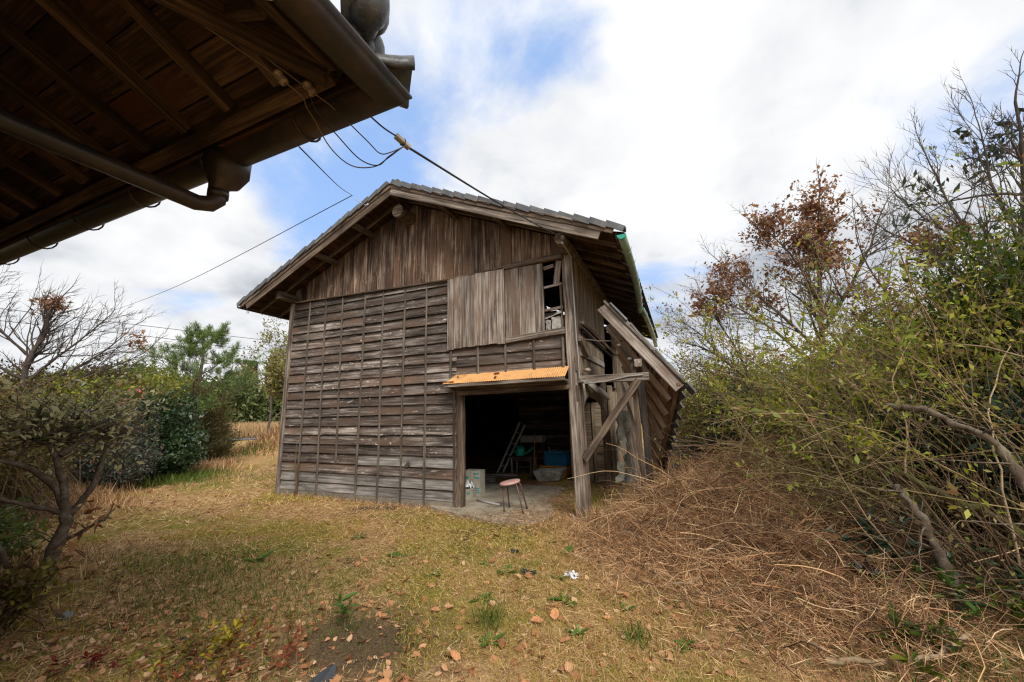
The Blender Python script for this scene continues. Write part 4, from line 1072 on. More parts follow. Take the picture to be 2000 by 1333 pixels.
# hip end ornament: a plate with round bosses on its face
oc = Vector((6.165, -4.45, 3.37))
dn = Vector((1, 1, 0)).normalized(); sd = Vector((1, -1, 0)).normalized()
pl2 = MB()
V = []; F = []
npl = 14
for k, th in enumerate((-0.05, 0.03)):
    for i in range(npl):
        a = math.pi*i/(npl-1)
        V.append(oc+dn*th+sd*(0.22*math.cos(a)*(1-0.12*k))+Vector((0, 0, 0.27*max(0.0, math.sin(a))**0.8-0.13)))
F = [tuple(range(npl-1, -1, -1)), tuple(range(npl, 2*npl))]+[(i, (i+1) % npl, (i+1) % npl+npl, i+npl) for i in range(npl)]
orn = mesh_obj('hip_ornament', V, F, M['tiledark'], house, True)
for (a, h, r_, f) in ((0.13, -0.05, 0.115, 0.06), (-0.13, -0.05, 0.11, 0.06), (0.0, 0.04, 0.09, 0.085), (0.05, -0.09, 0.06, 0.06), (-0.06, -0.10, 0.05, 0.06), (0.0, 0.13, 0.05, 0.05)):
    mb_ = MB(); mb_.ball(oc+dn*f+sd*a+Vector((0, 0, h)), r_, (0.85, 0.85, 1.15), 14, 9); mb_.build('boss', M['tiledark'], orn, True)
for i in range(10):
    t = 0.55+0.27*i
    mb_ = MB(); arc = [(0.10*math.cos(a), 0.10*math.sin(a)) for a in np.linspace(0, math.pi, 9)]
    c0 = Vector((FX-t, FY-t, HZ+0.17+HS*t)); d1 = Vector((-0.205, -0.205, 0.205*HS))
    mb_.sweep(arc, [c0, c0+d1], tuple(sd)); mb_.build('hip_tile', M['tiledark'], house, True)
# walls of the house
for (a, b) in (((0.0, -5.45), (5.35, -5.45)), ((5.35, -5.45), (5.35, -11))):
    nw = int(math.hypot(b[0]-a[0], b[1]-a[1])/0.24); dx, dy = (b[0]-a[0])/nw, (b[1]-a[1])/nw
    for i in range(nw):
        c0 = (a[0]+dx*(i+0.5), a[1]+dy*(i+0.5))
        plank('wall_plank', (c0[0], c0[1], 0.02), (c0[0], c0[1], 3.5), 0.24, 0.02, (dy, -dx, 0), M['beam'], house, 1)
# porcelain knobs on the hip rafter
ins_pts = [Vector((5.90, -4.585, 2.985)), Vector((5.985, -4.50, 2.965))]
for q in ins_pts:
    mb_ = MB()
    ax = Vector((0.35, 0.55, -0.75)).normalized(); c0 = q-ax*0.045
    mb_.tube([c0, c0+ax*0.010, c0+ax*0.016, c0+ax*0.022, c0+ax*0.034, c0+ax*0.040, c0+ax*0.056], [0.020, 0.022, 0.021, 0.0175, 0.0175, 0.021, 0.019], 14)
    ob_ = mb_.build('insulator', M['ceramic'], house, True)
    mb_ = MB(); mb_.tube([c0+ax*0.05, c0+ax*0.060], 0.008, 8); mb_.build('screw', M['rust'], ob_)

# ------------------------------------------------------------------ cables
def cable(name, label, pts, r, mat, sagv=0.0, n=5, dense=1, cat_='cable', group=None):
    P = [Vector(p) for p in pts]; res = []
    for i in range(len(P)-1):            # Catmull-Rom through the points
        a = P[max(i-1, 0)]; b = P[i]; c = P[i+1]; d = P[min(i+2, len(P)-1)]
        for k in range(dense):
            t = k/dense
            res.append(0.5*((2*b)+(c-a)*t+(2*a-5*b+4*c-d)*t*t+(3*b-a-3*c+d)*t**3))
    res.append(P[-1])
    m_ = MB(); m_.tube(res, r, n)
    o = m_.build(name, mat, None, True)
    return tag(o, label, cat_, group)
blk = Vector((6.13, -4.035, 2.985))
# connector block
cb = thing('connector_block', 'grey cable connector block hanging in the air by the house gutter', 'connector', tuple(blk))
dirc = Vector((0.0, 0.55, 0.05)).normalized()
dirc = (Vector((6.08, -0.5, 3.92))-blk).normalized(); dirb = Vector((0.02, 0.085, -0.02)).normalized()
for i, (o0, o1, r_) in enumerate(((-0.045, 0.0, 0.017), (0.002, 0.048, 0.0185))):
    plank('half_shell', blk+dirb*o0, blk+dirb*o1, 0.034, 0.030, (0, 0, 1), M['connector'], cb, 1, 0, 0.007)
mb_ = MB(); mb_.tube([blk+dirb*0.004+Vector((0.02*math.cos(a), 0, 0.02*math.sin(a))) for a in np.linspace(0, 6.28, 13)], 0.003, 5); mb_.build('binding_wire', M['wire'], cb, True)
cable('supply_cable', 'thick black cable running from the connector block to the barn corner', [blk+dirb*0.05, blk.lerp(Vector((6.09, -0.52, 3.925)), 0.33)+Vector((0, 0, -0.035)), blk.lerp(Vector((6.09, -0.52, 3.925)), 0.66)+Vector((0, 0, -0.03)), (6.09, -0.52, 3.925)], 0.0075, M['wire'], n=6, dense=6)
cable('tie_cable', 'black tie cable from the gutter corner to the connector block', [(6.05, -4.42, 3.03), (6.09, -4.27, 3.0), (6.105, -4.16, 2.99), blk-dirb*0.045], 0.0045, M['wire'], dense=5)
cable('loop_cable', 'lowest looped cable hanging from the house knobs to the connector block', [(5.45, -5.2, 3.30), (5.90, -4.60, 2.985), (5.90, -4.45, 2.94), (5.87, -4.29, 2.86), (5.92, -4.19, 2.80), (6.02, -4.13, 2.80), (6.08, -4.09, 2.86), blk+dirb*0.01+Vector((0, 0, -0.02))], 0.0032, M['wiretan'], dense=6)
cable('loop_cable', 'middle looped cable of the bundle drooping below the house gutter', [(5.97, -4.50, 2.95), (5.95, -4.44, 2.92), (5.96, -4.32, 2.87), (5.99, -4.20, 2.81), (6.05, -4.13, 2.80), (6.09, -4.09, 2.87), blk+dirb*0.012+Vector((0.005, 0, -0.02))], 0.0032, M['wire'], dense=6)
cable('loop_cable', 'shortest looped cable of the bundle beside the connector block', [(5.55, -5.2, 3.30), (5.985, -4.515, 2.965), (6.01, -4.40, 2.95), (6.05, -4.22, 2.89), (6.07, -4.14, 2.86), (6.10, -4.09, 2.89), blk+dirb*0.014+Vector((0.01, 0, -0.018))], 0.0032, M['wiretan'], dense=6)
node = Vector((2.16, -0.66, 5.53))
cable('twisted_wire', 'thin twisted wire strung from the house gutter to the barn roof edge', [(5.58, -4.25, 2.98), Vector((5.58, -4.25, 2.98)).lerp(node, 0.5)+Vector((0, 0, -0.04)), node], 0.0045, M['wire'], dense=8)
cable('twisted_wire', 'long thin twisted wire from the barn roof edge to far left', [node, node.lerp(Vector((-20.0, 4.3, 7.2)), 0.45)+Vector((0, 0, -0.25)), (-20.0, 4.3, 7.2), (-42, 9.0, 9.2)], 0.008, M['wire'], dense=8)
cable('power_line', 'upper of the two far power lines left of the barn', [(-34, -12, 8.4), (-20.7, 4.95, 6.86), (-18.4, 13.3, 6.85), (-16, 30, 7.5)], 0.016, M['wire'], dense=6)
cable('power_line', 'lower of the two far power lines left of the barn', [(-32, -12, 7.3), (-18.8, 4.13, 5.95), (-17.1, 11.7, 5.80), (-15, 30, 6.5)], 0.016, M['wire'], dense=6)
cable('overhead_wire', 'single black wire sloping up through the bare tree on the right', [(10.2, 5.0, 4.05), (10.92, 1.61, 4.14), (11.23, 0.3, 4.16), (11.6, -2.5, 4.3)], 0.008, M['wire'], dense=6)

# ------------------------------------------------------------------ things in and before the doorway
def stool():
    b = Vector((5.02, 0.02, 0.03))
    t = thing('stool', 'tilted round pink stool with brown metal legs in the barn doorway', 'stool', tuple(b))
    tl = Matrix.Rotation(R(-9), 3, 'Y') @ Matrix.Rotation(R(4), 3, 'X')
    c = Vector((4.925, 0.10, 0.425))
    m_ = MB(); prof = [(0.0, 0.018), (0.10, 0.018), (0.150, 0.014), (0.160, 0.004), (0.160, -0.012), (0.150, -0.02), (0.0, -0.022)]
    V = []; F = []; n_ = 28
    for rr, z in prof:
        for k in range(n_):
            a = 2*math.pi*k/n_; V.append(c+tl @ Vector((rr*math.cos(a), rr*math.sin(a), z)))
    for i in range(len(prof)-1):
        for k in range(n_): F.append((i*n_+k, (i+1)*n_+k, (i+1)*n_+(k+1) % n_, i*n_+(k+1) % n_))
    mesh_obj('seat', V, F, M['pink'], t, True)
    for (dx, dy, fx, fy) in ((-0.125, -0.05, 4.90, -0.07), (-0.11, 0.09, 4.865, 0.20), (0.12, -0.06, 5.205, -0.08), (0.11, 0.09, 5.16, 0.2)):
        p = c+tl @ Vector((dx, dy, -0.022))
        f = Vector((fx, fy, 0.03)); k = p+(f-p)*0.14+Vector((0.012 if dx < 0 else 0.01, 0, -0.005))
        m_ = MB(); m_.tube([c+tl @ Vector((dx*0.5, dy*0.5, -0.026)), p, k, f], 0.0105, 8)
        lg_ = m_.build('leg', M['brownmetal'], t, True)
        m_ = MB(); m_.tube([f+Vector((0, 0, 0.0)), f+Vector((0, 0, 0.02))], 0.014, 8); m_.build('rubber_foot', M['blackscrap'], lg_)
stool()
def carton(name, label, c, s, rz, group, prints):
    t = thing(name, label, 'box', (c[0], c[1], c[2]), group)
    m4 = Matrix.Translation(c) @ Matrix.Rotation(rz, 4, 'Z')
    m_ = MB(); m_.box((-s[0]/2, -s[1]/2, 0), (s[0]/2, s[1]/2, s[2]))
    me = mesh_obj('carton_body', [m4 @ Vector(v) for v in m_.V], m_.F, M['carton'], t)
    for (x, z, w, h) in prints:
        m_ = MB(); m_.box((x-w/2, -s[1]/2-0.003, z-h/2), (x+w/2, -s[1]/2+0.001, z+h/2))
        mesh_obj('printed_mark', [m4 @ Vector(v) for v in m_.V], m_.F, M['print'], me)
carton('carton', 'cream carton with teal print behind the left doorway post', (3.86, 0.92, 0.036), (0.32, 0.22, 0.42), R(3), 'cartons behind the doorway post',
       [(0.08, 0.37, 0.11, 0.022), (0.05, 0.335, 0.02, 0.03), (0.10, 0.30, 0.09, 0.03), (0.0, 0.22, 0.03, 0.03), (0.10, 0.12, 0.10, 0.02), (0.10, 0.085, 0.10, 0.02), (0.10, 0.05, 0.10, 0.015), (-0.1, 0.3, 0.05, 0.05)])
carton('carton', 'low open carton with crumpled film beside the cream carton', (3.86, 0.66, 0.036), (0.25, 0.2, 0.15), R(12), 'cartons behind the doorway post', [(0.05, 0.08, 0.06, 0.03)])
V = []; F = []
for i in range(9):
    for j in range(9): V.append((3.75+0.026*i, 0.57+0.024*j, 0.20+0.06*math.sin(2*i+1.3*j)*math.sin(j*0.4)*0.8+abs(r2.normal())*0.025+0.06*math.sin(math.pi*i/8)*math.sin(math.pi*j/8)))
for i in range(8):
    for j in range(8): F.append((i*9+j, (i+1)*9+j, (i+1)*9+j+1, i*9+j+1))
tag(mesh_obj('plastic_film', V, F, M['whitescrap']), 'crumpled clear plastic film on the low carton by the doorway', 'plastic film')
m_ = MB(); m_.tube([(4.18, 0.42, 0.055), (4.45, 0.32, 0.052), (4.68, 0.245, 0.052)], 0.018, 8)
tag(m_.build('pipe', M['alu'], None, True), 'short grey pipe lying on the concrete inside the doorway', 'pipe')
# ladder
ld = thing('ladder', 'pale metal ladder leaning in the dark behind the small table', 'ladder', (3.2, 3.2, 0))
for a, b in (((3.20, 3.25, 0.03), (3.62, 3.75, 1.22)), ((3.33, 3.27, 0.03), (3.76, 3.75, 1.16))):
    plank('rail', a, b, 0.045, 0.03, NF, M['alu'], ld, 1)
for i in range(4):
    s = 0.15+0.22*i
    plank('rung', Vector((3.20, 3.25, 0.03)).lerp(Vector((3.62, 3.75, 1.22)), s), Vector((3.33, 3.27, 0.03)).lerp(Vector((3.76, 3.75, 1.16)), s), 0.02, 0.02, (0, 0, 1), M['alu'], ld, 1)
# little wooden table with the watering can
tb = thing('small_table', 'low brown wooden table carrying the green watering can', 'table', (3.82, 3.45, 0))
plank('table_top', (3.50, 3.47, 0.425), (4.14, 3.47, 0.425), 0.42, 0.03, (0, 0, 1), M['beam'], tb, 1)
plank('apron', (3.54, 3.30, 0.37), (4.10, 3.30, 0.37), 0.08, 0.02, NF, M['beam'], tb, 1)
for x, y in ((3.57, 3.31), (4.06, 3.31), (3.57, 3.63), (4.06, 3.63)):
    plank('leg', (x, y, 0.0), (x, y, 0.41), 0.045, 0.045, NF, M['greybeam'], tb, 1)
plank('stretcher', (3.57, 3.63, 0.15), (4.06, 3.63, 0.15), 0.03, 0.02, NF, M['beam'], tb, 1)
wc = thing('watering_can', 'teal green plastic watering can standing on the low table', 'watering can', (3.75, 3.42, 0.44))
m_ = MB(); m_.tube([(3.75, 3.42, 0.442), (3.75, 3.42, 0.46), (3.75, 3.42, 0.60), (3.75, 3.42, 0.635)], [0.10, 0.112, 0.112, 0.09], 14); m_.build('tank', M['teal'], wc, True)
m_ = MB(); m_.tube([(3.84, 3.40, 0.47), (3.96, 3.38, 0.53), (4.07, 3.36, 0.61)], [0.028, 0.02, 0.015], 10); sp_ = m_.build('spout', M['teal'], wc, True)
m_ = MB(); m_.tube([(4.06, 3.36, 0.60), (4.10, 3.355, 0.635)], [0.018, 0.045], 12); m_.build('rose', M['teal'], sp_)
m_ = MB(); m_.tube([(3.64, 3.42, 0.48), (3.58, 3.42, 0.54), (3.60, 3.42, 0.63), (3.68, 3.42, 0.665), (3.80, 3.42, 0.66), (3.84, 3.42, 0.62)], 0.014, 8); m_.build('handle', M['teal'], wc, True)
# cream drawer on a rack
rk = thing('rack', 'dark wooden rack in the barn holding a cream drawer', 'rack', (3.85, 4.1, 0))
for x, y in ((3.56, 3.95), (4.14, 3.95), (3.56, 4.25), (4.14, 4.25)):
    plank('leg', (x, y, 0), (x, y, 0.72), 0.035, 0.035, NF, M['rafter'], rk, 1)
plank('shelf', (3.52, 4.1, 0.71), (4.18, 4.1, 0.71), 0.36, 0.02, (0, 0, 1), M['beam'], rk, 1)
dr = thing('drawer', 'cream painted drawer box resting on the rack in the barn', 'drawer', (3.85, 4.08, 0.722))
plank('drawer_front', (3.56, 3.93, 0.805), (4.16, 3.93, 0.805), 0.16, 0.02, NF, M['carton'], dr, 1)
for q in ((3.56, 4.08), (4.15, 4.08)):
    plank('drawer_side', (q[0], 3.94, 0.805), (q[0], 4.24, 0.805), 0.16, 0.015, SX, M['carton'], dr, 1)
plank('drawer_bottom', (3.56, 4.09, 0.73), (4.15, 4.09, 0.73), 0.3, 0.01, (0, 0, 1), M['carton'], dr, 1)
# crates
def crate(name, label, c, s, rz, mat, group, nx=9, rows=4):
    t = thing(name, label, 'crate', c, group)
    m4 = Matrix.Translation(c) @ Matrix.Rotation(rz, 4, 'Z')
    def bx(nm, lo, hi):
        m_ = MB(); m_.box(lo, hi); mesh_obj(nm, [m4 @ Vector(v) for v in m_.V], m_.F, mat, t)
    X, Y, Z = s[0]/2, s[1]/2, s[2]
    bx('crate_floor', (-X, -Y, 0), (X, Y, 0.012))
    for sy in (-1, 1):
        m_ = MB()
        for k in range(rows+1):
            z = 0.004+k*(Z-0.03)/rows
            m_.box((-X, sy*Y-0.006, z), (X, sy*Y+0.006, z+(0.03 if k in (0, rows) else 0.013)))
        for k in range(nx+1):
            x = -X+2*X*k/nx
            m_.box((x-0.006, sy*Y-0.0075, 0), (x+0.006, sy*Y+0.0075, Z-0.004))
        tag(mesh_obj('side_lattice', [m4 @ Vector(v) for v in m_.V], m_.F, mat, t), kind='stuff')
    for sx_ in (-1, 1):
        m_ = MB()
        for k in range(rows+1):
            z = 0.004+k*(Z-0.03)/rows
            m_.box((sx_*X-0.006, -Y, z), (sx_*X+0.006, Y, z+(0.03 if k in (0, rows) else 0.013)))
        for k in range(6):
            y = -Y+2*Y*k/5
            m_.box((sx_*X-0.0075, y-0.006, 0), (sx_*X+0.0075, y+0.006, Z-0.004))
        tag(mesh_obj('side_lattice', [m4 @ Vector(v) for v in m_.V], m_.F, mat, t), kind='stuff')
    bx('crate_liner', (-X+0.012, -Y+0.012, 0.013), (X-0.012, Y-0.012, Z*0.8))
crate('crate', 'blue plastic lattice crate on top of the orange crate', (4.66, 3.55, 0.245), (0.52, 0.36, 0.30), R(-4), M['blue'], 'plastic crates in the barn')
crate('crate', 'orange plastic lattice crate under the blue one', (4.60, 3.5, 0.0), (0.62, 0.40, 0.24), R(2), M['orangecrate'], 'plastic crates in the barn', 7, 2)
for i, (x, y, l_) in enumerate(((4.52, 3.5, 'rusty curved sickle handle sticking out of the blue crate'), (4.64, 3.54, 'pale crooked stick poking out of the blue crate'))):
    m_ = MB(); m_.tube([(x, y, 0.45), (x-0.04-0.05*i, y, 0.58), (x-0.08+0.12*i, y, 0.66-0.05*i)], 0.012, 6)
    tag(m_.build('tool_handle', M['palestick'] if i else M['wiregrey'], None, True), l_, 'stick')
# tapered styrofoam trough
tr_ = MB()
c0 = Vector((4.65, 2.93, 0.0)); V = []; 
for (sx_, sy_, z) in ((0.24, 0.14, 0.0), (0.34, 0.2, 0.22)):
    for a, b in ((-1, -1), (1, -1), (1, 1), (-1, 1)): V.append(c0+Vector((a*sx_, b*sy_, z+0.02*a)))
for (sx_, sy_, z) in ((0.30, 0.17, 0.225), (0.21, 0.11, 0.03)):
    for a, b in ((-1, -1), (1, -1), (1, 1), (-1, 1)): V.append(c0+Vector((a*sx_, b*sy_, z+0.02*a)))
F = [(3, 2, 1, 0)]
for k in range(3):
    for i in range(4): F.append((k*4+i, k*4+(i+1) % 4, k*4+4+(i+1) % 4, k*4+4+i))
F.append((12, 13, 14, 15))
tag(mesh_obj('trough', V, F, M['styro']), 'dirty grey styrofoam trough in front of the crates', 'trough')
m_ = MB(); m_.tube([(4.16, 3.2, 0.02), (4.14, 3.35, 0.5), (4.12, 3.5, 1.0)], 0.012, 7)
tag(m_.build('broom_stick', M['orangecrate'], None, True), 'thin orange brown stick leaning upright beside the blue crate', 'stick')
for (a, b, l_) in (((2.3, 2.45, 0.06), (3.85, 3.0, 0.06), 'long brown timber lying on the barn floor behind the carton'), ((2.2, 2.0, 0.05), (3.6, 2.3, 0.05), 'shorter brown timber lying nearest the cream carton'), ((4.7, 2.0, 0.04), (5.3, 1.75, 0.05), 'broken plank lying on the dirt near the right doorpost')):
    o = plank('timber', a, b, 0.13, 0.09 if a[0] < 3 else 0.03, (0, 0, 1), M['greybeam'], None, 3, 0.006)
    tag(o, l_, 'timber', 'timbers on the barn floor')

# ------------------------------------------------------------------ trees
def tree(name, label, base, d, Ln, rad, lev, P, seed, bark, leaf=None, group=None, cat_='tree', nside=4, crown='crown'):
    r = np.random.default_rng(seed)
    t = thing(name, label, cat_, tuple(base), group)
    T = []; tips = []
    grow(r, base, d, Ln, rad, lev, P, T, tips)
    V, F = tubes_np(T[:1], 8); big_obj('trunk', V, F, bark, t, True)
    V, F = tubes_np(T[1:], nside); big_obj('branches', V, F, P.get('twigmat', bark), t)
    tp = np.array([a for a, _ in tips]); td = np.array([b for _, b in tips])
    if leaf:
        sel = r.random(len(tp)) < leaf.get('frac', 1.0)
        if 'clump' in leaf:               # leaves only in some clumps of the crown
            k = leaf['clump']; cs = tp[r.choice(len(tp), k)]
            dmin = np.min(np.linalg.norm(tp[:, None]-cs[None], axis=-1), 1)
            sel &= dmin < leaf.get('cr', 0.5)
        V, F = leaf_cloud(r, tp[sel], td[sel], leaf['per'], leaf['spread'], leaf['size'], leaf.get('asp', 0.5), leaf.get('droop', 0), leaf.get('upn', 0.5), leaf.get('sd', 1.0))
        big_obj(crown, V, F, leaf['mat'], t)
    return t, tp, td

# left: bare tree behind the hedge
def limb(pts, r0, r1, n=13):
    P_ = np.array(pts, float); k = len(P_); t = np.linspace(0, k-1, n); out = np.stack([np.interp(t, np.arange(k), P_[:, i]) for i in range(3)], 1)
    out[1:-1] = (out[:-2]+2*out[1:-1]+out[2:])/4
    out[1:-1] += rng.normal(size=(n-2, 3))*0.006
    return out, np.linspace(r0, r1, n)*(1+0.12*np.sin(np.arange(n)*2.1))
def limb_tree(name, label, limbs, P, seed, bark, leaf=None, per=9, lev=2, group=None):
    """tree whose main limbs follow given lines; side branches grow from them"""
    r = np.random.default_rng(seed); root = thing(name, label, 'tree', tuple(limbs[0][0][0]), group)
    T = []; tips = []; main = []
    for i, (pts, r0, r1) in enumerate(limbs):
        L_ = limb(pts, r0, r1); main.append(L_)
        ln = np.linalg.norm(np.diff(L_[0], axis=0), axis=1).sum()
        for c in range(max(3, int(per*ln))):
            s_ = (0.45 if i == 0 else 0.2)+(0.55 if i == 0 else 0.8)*(c+r.random())/max(3, int(per*ln)); k = min(int(s_*12), 11)
            d = L_[0][k+1]-L_[0][k]; d /= np.linalg.norm(d); ax = r.normal(size=3); ax -= d*ax.dot(d); ax /= np.linalg.norm(ax); an = P.get('ang', 0.8)*(0.7+0.6*r.random())
            grow(r, L_[0][k], d*math.cos(an)+ax*math.sin(an)+np.array(P.get('lean', (0, 0, 0.1))), P['len']*(1.2-0.6*s_)*(0.6+0.8*r.random()), max(L_[1][k]*0.5, 0.004), lev, P, T, tips)
        grow(r, L_[0][-1], L_[0][-1]-L_[0][-3], P['len']*0.8, r1, lev, P, T, tips)
    V, F = tubes_np(main[:1], 8); big_obj('trunk', V, F, bark, root, True)
    V, F = tubes_np(main[1:]+T, 4); big_obj('branches', V, F, P.get('twigmat', bark), root)
    if leaf:
        tp = np.array([a for a, _ in tips]); td = np.array([b for _, b in tips]); sel = r.random(len(tp)) < leaf.get('frac', 1)
        if 'at' in leaf:
            dm = np.min(np.linalg.norm(tp[:, None]-np.array(leaf['at'])[None, :, :3], axis=-1)/np.array(leaf['at'])[None, :, 3], 1); sel &= dm < 1+0.3*r.normal(size=len(tp))
        V, F = leaf_cloud(r, tp[sel], td[sel], leaf['per'], leaf['spread'], leaf['size'], leaf.get('asp', 0.5), leaf.get('droop', 0), leaf.get('upn', 0.5)); big_obj('crown', V, F, leaf['mat'], root)
    return root
limb_tree('bare_tree', 'bare spreading tree with fine arching twigs above the left hedge',
          [([(-5.2, -2.2, 0.2), (-5.15, -2.15, 1.8), (-5.15, -2.2, 2.7), (-5.1, -2.05, 3.3), (-5.1, -2.0, 3.9)], 0.07, 0.02),
           ([(-5.15, -2.15, 2.3), (-5.05, -1.8, 2.9), (-5.0, -1.45, 3.4), (-4.9, -1.1, 4.0)], 0.032, 0.009), ([(-5.15, -2.15, 2.1), (-4.95, -1.7, 2.5), (-4.85, -1.2, 3.0), (-4.8, -0.8, 3.6)], 0.032, 0.009),
           ([(-5.15, -2.2, 2.0), (-4.9, -1.6, 2.3), (-4.8, -1.0, 2.7), (-4.7, -0.5, 3.1)], 0.030, 0.009), ([(-5.15, -2.2, 2.9), (-5.3, -2.6, 3.4), (-5.4, -2.9, 4.1)], 0.028, 0.009), ([(-5.15, -2.2, 2.4), (-5.4, -2.9, 2.9), (-5.6, -3.5, 3.5)], 0.028, 0.009)],
          dict(len=0.7, nch=[4, 3], ang=0.65, wander=0.14, up=0.04, lr=0.62, rr=0.5, seg=4, rmin=0.0038, lean=(0, 0.25, 0.10)), 3, M['twig'],
          dict(mat=L['brownleaf'], per=4, spread=0.06, size=0.07, droop=0.4, at=[(-5.1, -2.0, 4.0, 0.18), (-4.75, -0.6, 3.4, 0.14)]), per=8)
tree('bare_tree', 'bare twiggy tree with a few dark leaves at the far left edge', (-6.2, -4.9, hz(-6.2, -4.9)), (0.2, 0.1, 1), 2.3, 0.09, 4,
     dict(nch=[5, 4, 4, 4], ang=0.8, wander=0.18, up=0.04, lr=0.66, rr=0.55, start=0.3, seg=5, rmin=0.005), 8, M['bark'],
     dict(mat=L['midgreen'], per=3, spread=0.08, size=0.09, clump=14, cr=0.45, droop=0.2))
# left: crooked small tree in the foreground with a flat variegated crown
sb = np.array([2.56, -4.02, hz(2.56, -4.02)-0.03])
st_ = thing('crooked_tree', 'crooked lichen covered little tree with cream variegated leaves at left', 'tree', tuple(sb))
T = []
T.append(limb([sb, (2.58, -3.97, 0.22), (2.62, -3.93, 0.45), (2.66, -3.90, 0.66), (2.65, -3.93, 0.80)], 0.060, 0.036))
V, F = tubes_np(T, 10); big_obj('trunk', V, F, M['bark'], st_, True)
LB = [limb([(2.65, -3.93, 0.78), (2.60, -4.00, 0.98), (2.52, -4.15, 1.14), (2.50, -4.32, 1.20), (2.46, -4.55, 1.16)], 0.030, 0.012),
      limb([(2.65, -3.93, 0.74), (2.58, -4.10, 0.82), (2.52, -4.3, 0.92), (2.50, -4.6, 0.95)], 0.022, 0.01),
      limb([(2.65, -3.93, 0.80), (2.62, -3.97, 1.05), (2.57, -4.05, 1.30), (2.52, -4.15, 1.50)], 0.030, 0.012),
      limb([(2.66, -3.90, 0.70), (2.70, -3.78, 0.95), (2.68, -3.74, 1.2), (2.62, -3.66, 1.42)], 0.028, 0.012),
      limb([(2.62, -4.0, 1.2), (2.60, -3.85, 1.36), (2.58, -3.65, 1.47), (2.56, -3.48, 1.50)], 0.026, 0.010),
      limb([(2.64, -3.92, 0.50), (2.72, -3.80, 0.58), (2.80, -3.72, 0.66), (2.80, -3.66, 0.72)], 0.018, 0.006),
      limb([sb+[0, 0, 0.1], (2.50, -4.12, 0.3), (2.52, -4.2, 0.55), (2.45, -4.3, 0.8)], 0.03, 0.012)]
r3 = np.random.default_rng(21); tw = []; lp = []; ld = []
for i in range(190):
    c = np.array([2.46, -3.86, 1.50]); a = r3.random()*2*np.pi; rr = np.sqrt(r3.random())*0.64
    e = c+np.array([0.55*np.cos(a)*rr*1.3-0.05, np.sin(a)*rr, 0.19*r3.normal()-0.04*rr])
    s_ = c+np.array([0.12*r3.normal(), 0.25*r3.normal(), -0.20+0.1*r3.random()])
    m_ = (s_+e)/2+r3.normal(size=3)*0.07
    t = np.linspace(0, 1, 6)[:, None]; cv = (1-t)**2*s_+2*t*(1-t)*m_+t*t*e
    tw.append((cv, np.linspace(0.006, 0.002, 6)))
    if i % 5 < 4:
        for k in (3, 4, 5): lp.append(cv[k]); ld.append(cv[k]-cv[k-1])
V, F = tubes_np(LB, 7); V2, F2 = tubes_np(tw, 3); V, F = cat([(V, F), (V2, F2)])
big_obj('branches', V, F, M['bark'], st_)
lp = np.array(lp); ld = nrm(np.array(ld))
V, F = leaf_cloud(r3, lp, ld, 5, 0.034, 0.046, 0.5, 0.0, 0.8); big_obj('crown', V, F, L['varieg'], st_)
# brown hanging leaves on the small tree's stem
V, F = leaf_cloud(r3, np.array([(2.70, -3.86, 0.55), (2.72, -3.85, 0.66), (2.76, -3.78, 0.62), (2.66, -3.85, 0.74), (2.78, -3.72, 0.70), (2.74, -3.8, 0.82)]), rand_unit(6), 7, 0.05, 0.065, 0.45, 0.5, 0.3)
big_obj('dead_leaves', V, F, L['litter'], st_)
# left hedge and shrubs
shrub('rounded_hedge', 'broad olive and reddish brown hedge behind the crooked tree', 'hedge', (-1.9, -3.6, hz(-1.9, -3.6)), [((-1.3, -4.9, 1.35), (1.1, 1.3, 1.05)), ((-1.6, -3.8, 1.35), (1.1, 1.0, 1.0)), ((-2.4, -2.9, 1.15), (1.0, 0.8, 1.0))], 1100, 7, 0.05, L['azalea'], M['twigbrown'], 31, spread=0.05, bsp=0.6, shell=0.55)
shrub('rounded_hedge', 'upper olive green hedge crowned with brown twigs below the bare tree', 'hedge', (-3.2, -4.0, hz(-3.2, -4.0)), [((-3.4, -4.2, 1.6), (1.1, 1.4, 1.0)), ((-3.7, -2.9, 1.55), (1.0, 0.9, 0.95))], 800, 7, 0.05, L['azalea'], M['twigbrown'], 32, spread=0.05, bsp=0.5, shell=0.55)
nn, npts = shrub('nandina', 'purple green feathery nandina with red berries beside the camellia', 'shrub', (-4.0, -1.0, hz(-4.0, -1.0)), [((-3.7, -1.35, 1.25), (0.75, 0.8, 1.05)), ((-3.4, -1.1, 0.7), (0.7, 0.7, 0.5))], 420, 9, 0.055, L['nandina'], M['twigbrown'], 33, asp=0.3, spread=0.07, bsp=0.25, shell=0.4)
mbb = MB()
for (cx, cy, cz) in ((-3.5, -1.0, 2.12), (-3.42, -1.22, 1.85), (-3.45, -0.95, 2.05)):
    for k in range(16):
        q = Vector((cx, cy, cz))+Vector(tuple(rng.normal(size=3)*0.055)); mbb.ball(q, 0.016, (1, 1, 1), 5, 4)
tag(mbb.build('berries', M['berry'], nn), kind='stuff')
shrub('camellia', 'dense glossy dark green camellia at the left edge of the lawn', 'shrub', (-4.6, 0.1, hz(-4.6, 0.1)), [((-4.55, 0.0, 1.3), (0.75, 0.9, 1.15)), ((-4.3, 0.1, 0.75), (0.7, 0.8, 0.6))], 620, 9, 0.075, L['camellia'], M['twig'], 34, asp=0.5, spread=0.055, bsp=0.15, shell=0.55)
shrub('vine_thicket', 'yellow green leafy vine thicket above the nandina', 'shrub', (-5.0, -1.2, hz(-5, -1.2)), [((-4.9, -1.3, 2.1), (0.6, 0.9, 0.45)), ((-4.8, 0.2, 2.2), (0.5, 0.6, 0.55))], 240, 7, 0.06, L['mixbush'], M['twigbrown'], 35, spread=0.06, bsp=0.3)
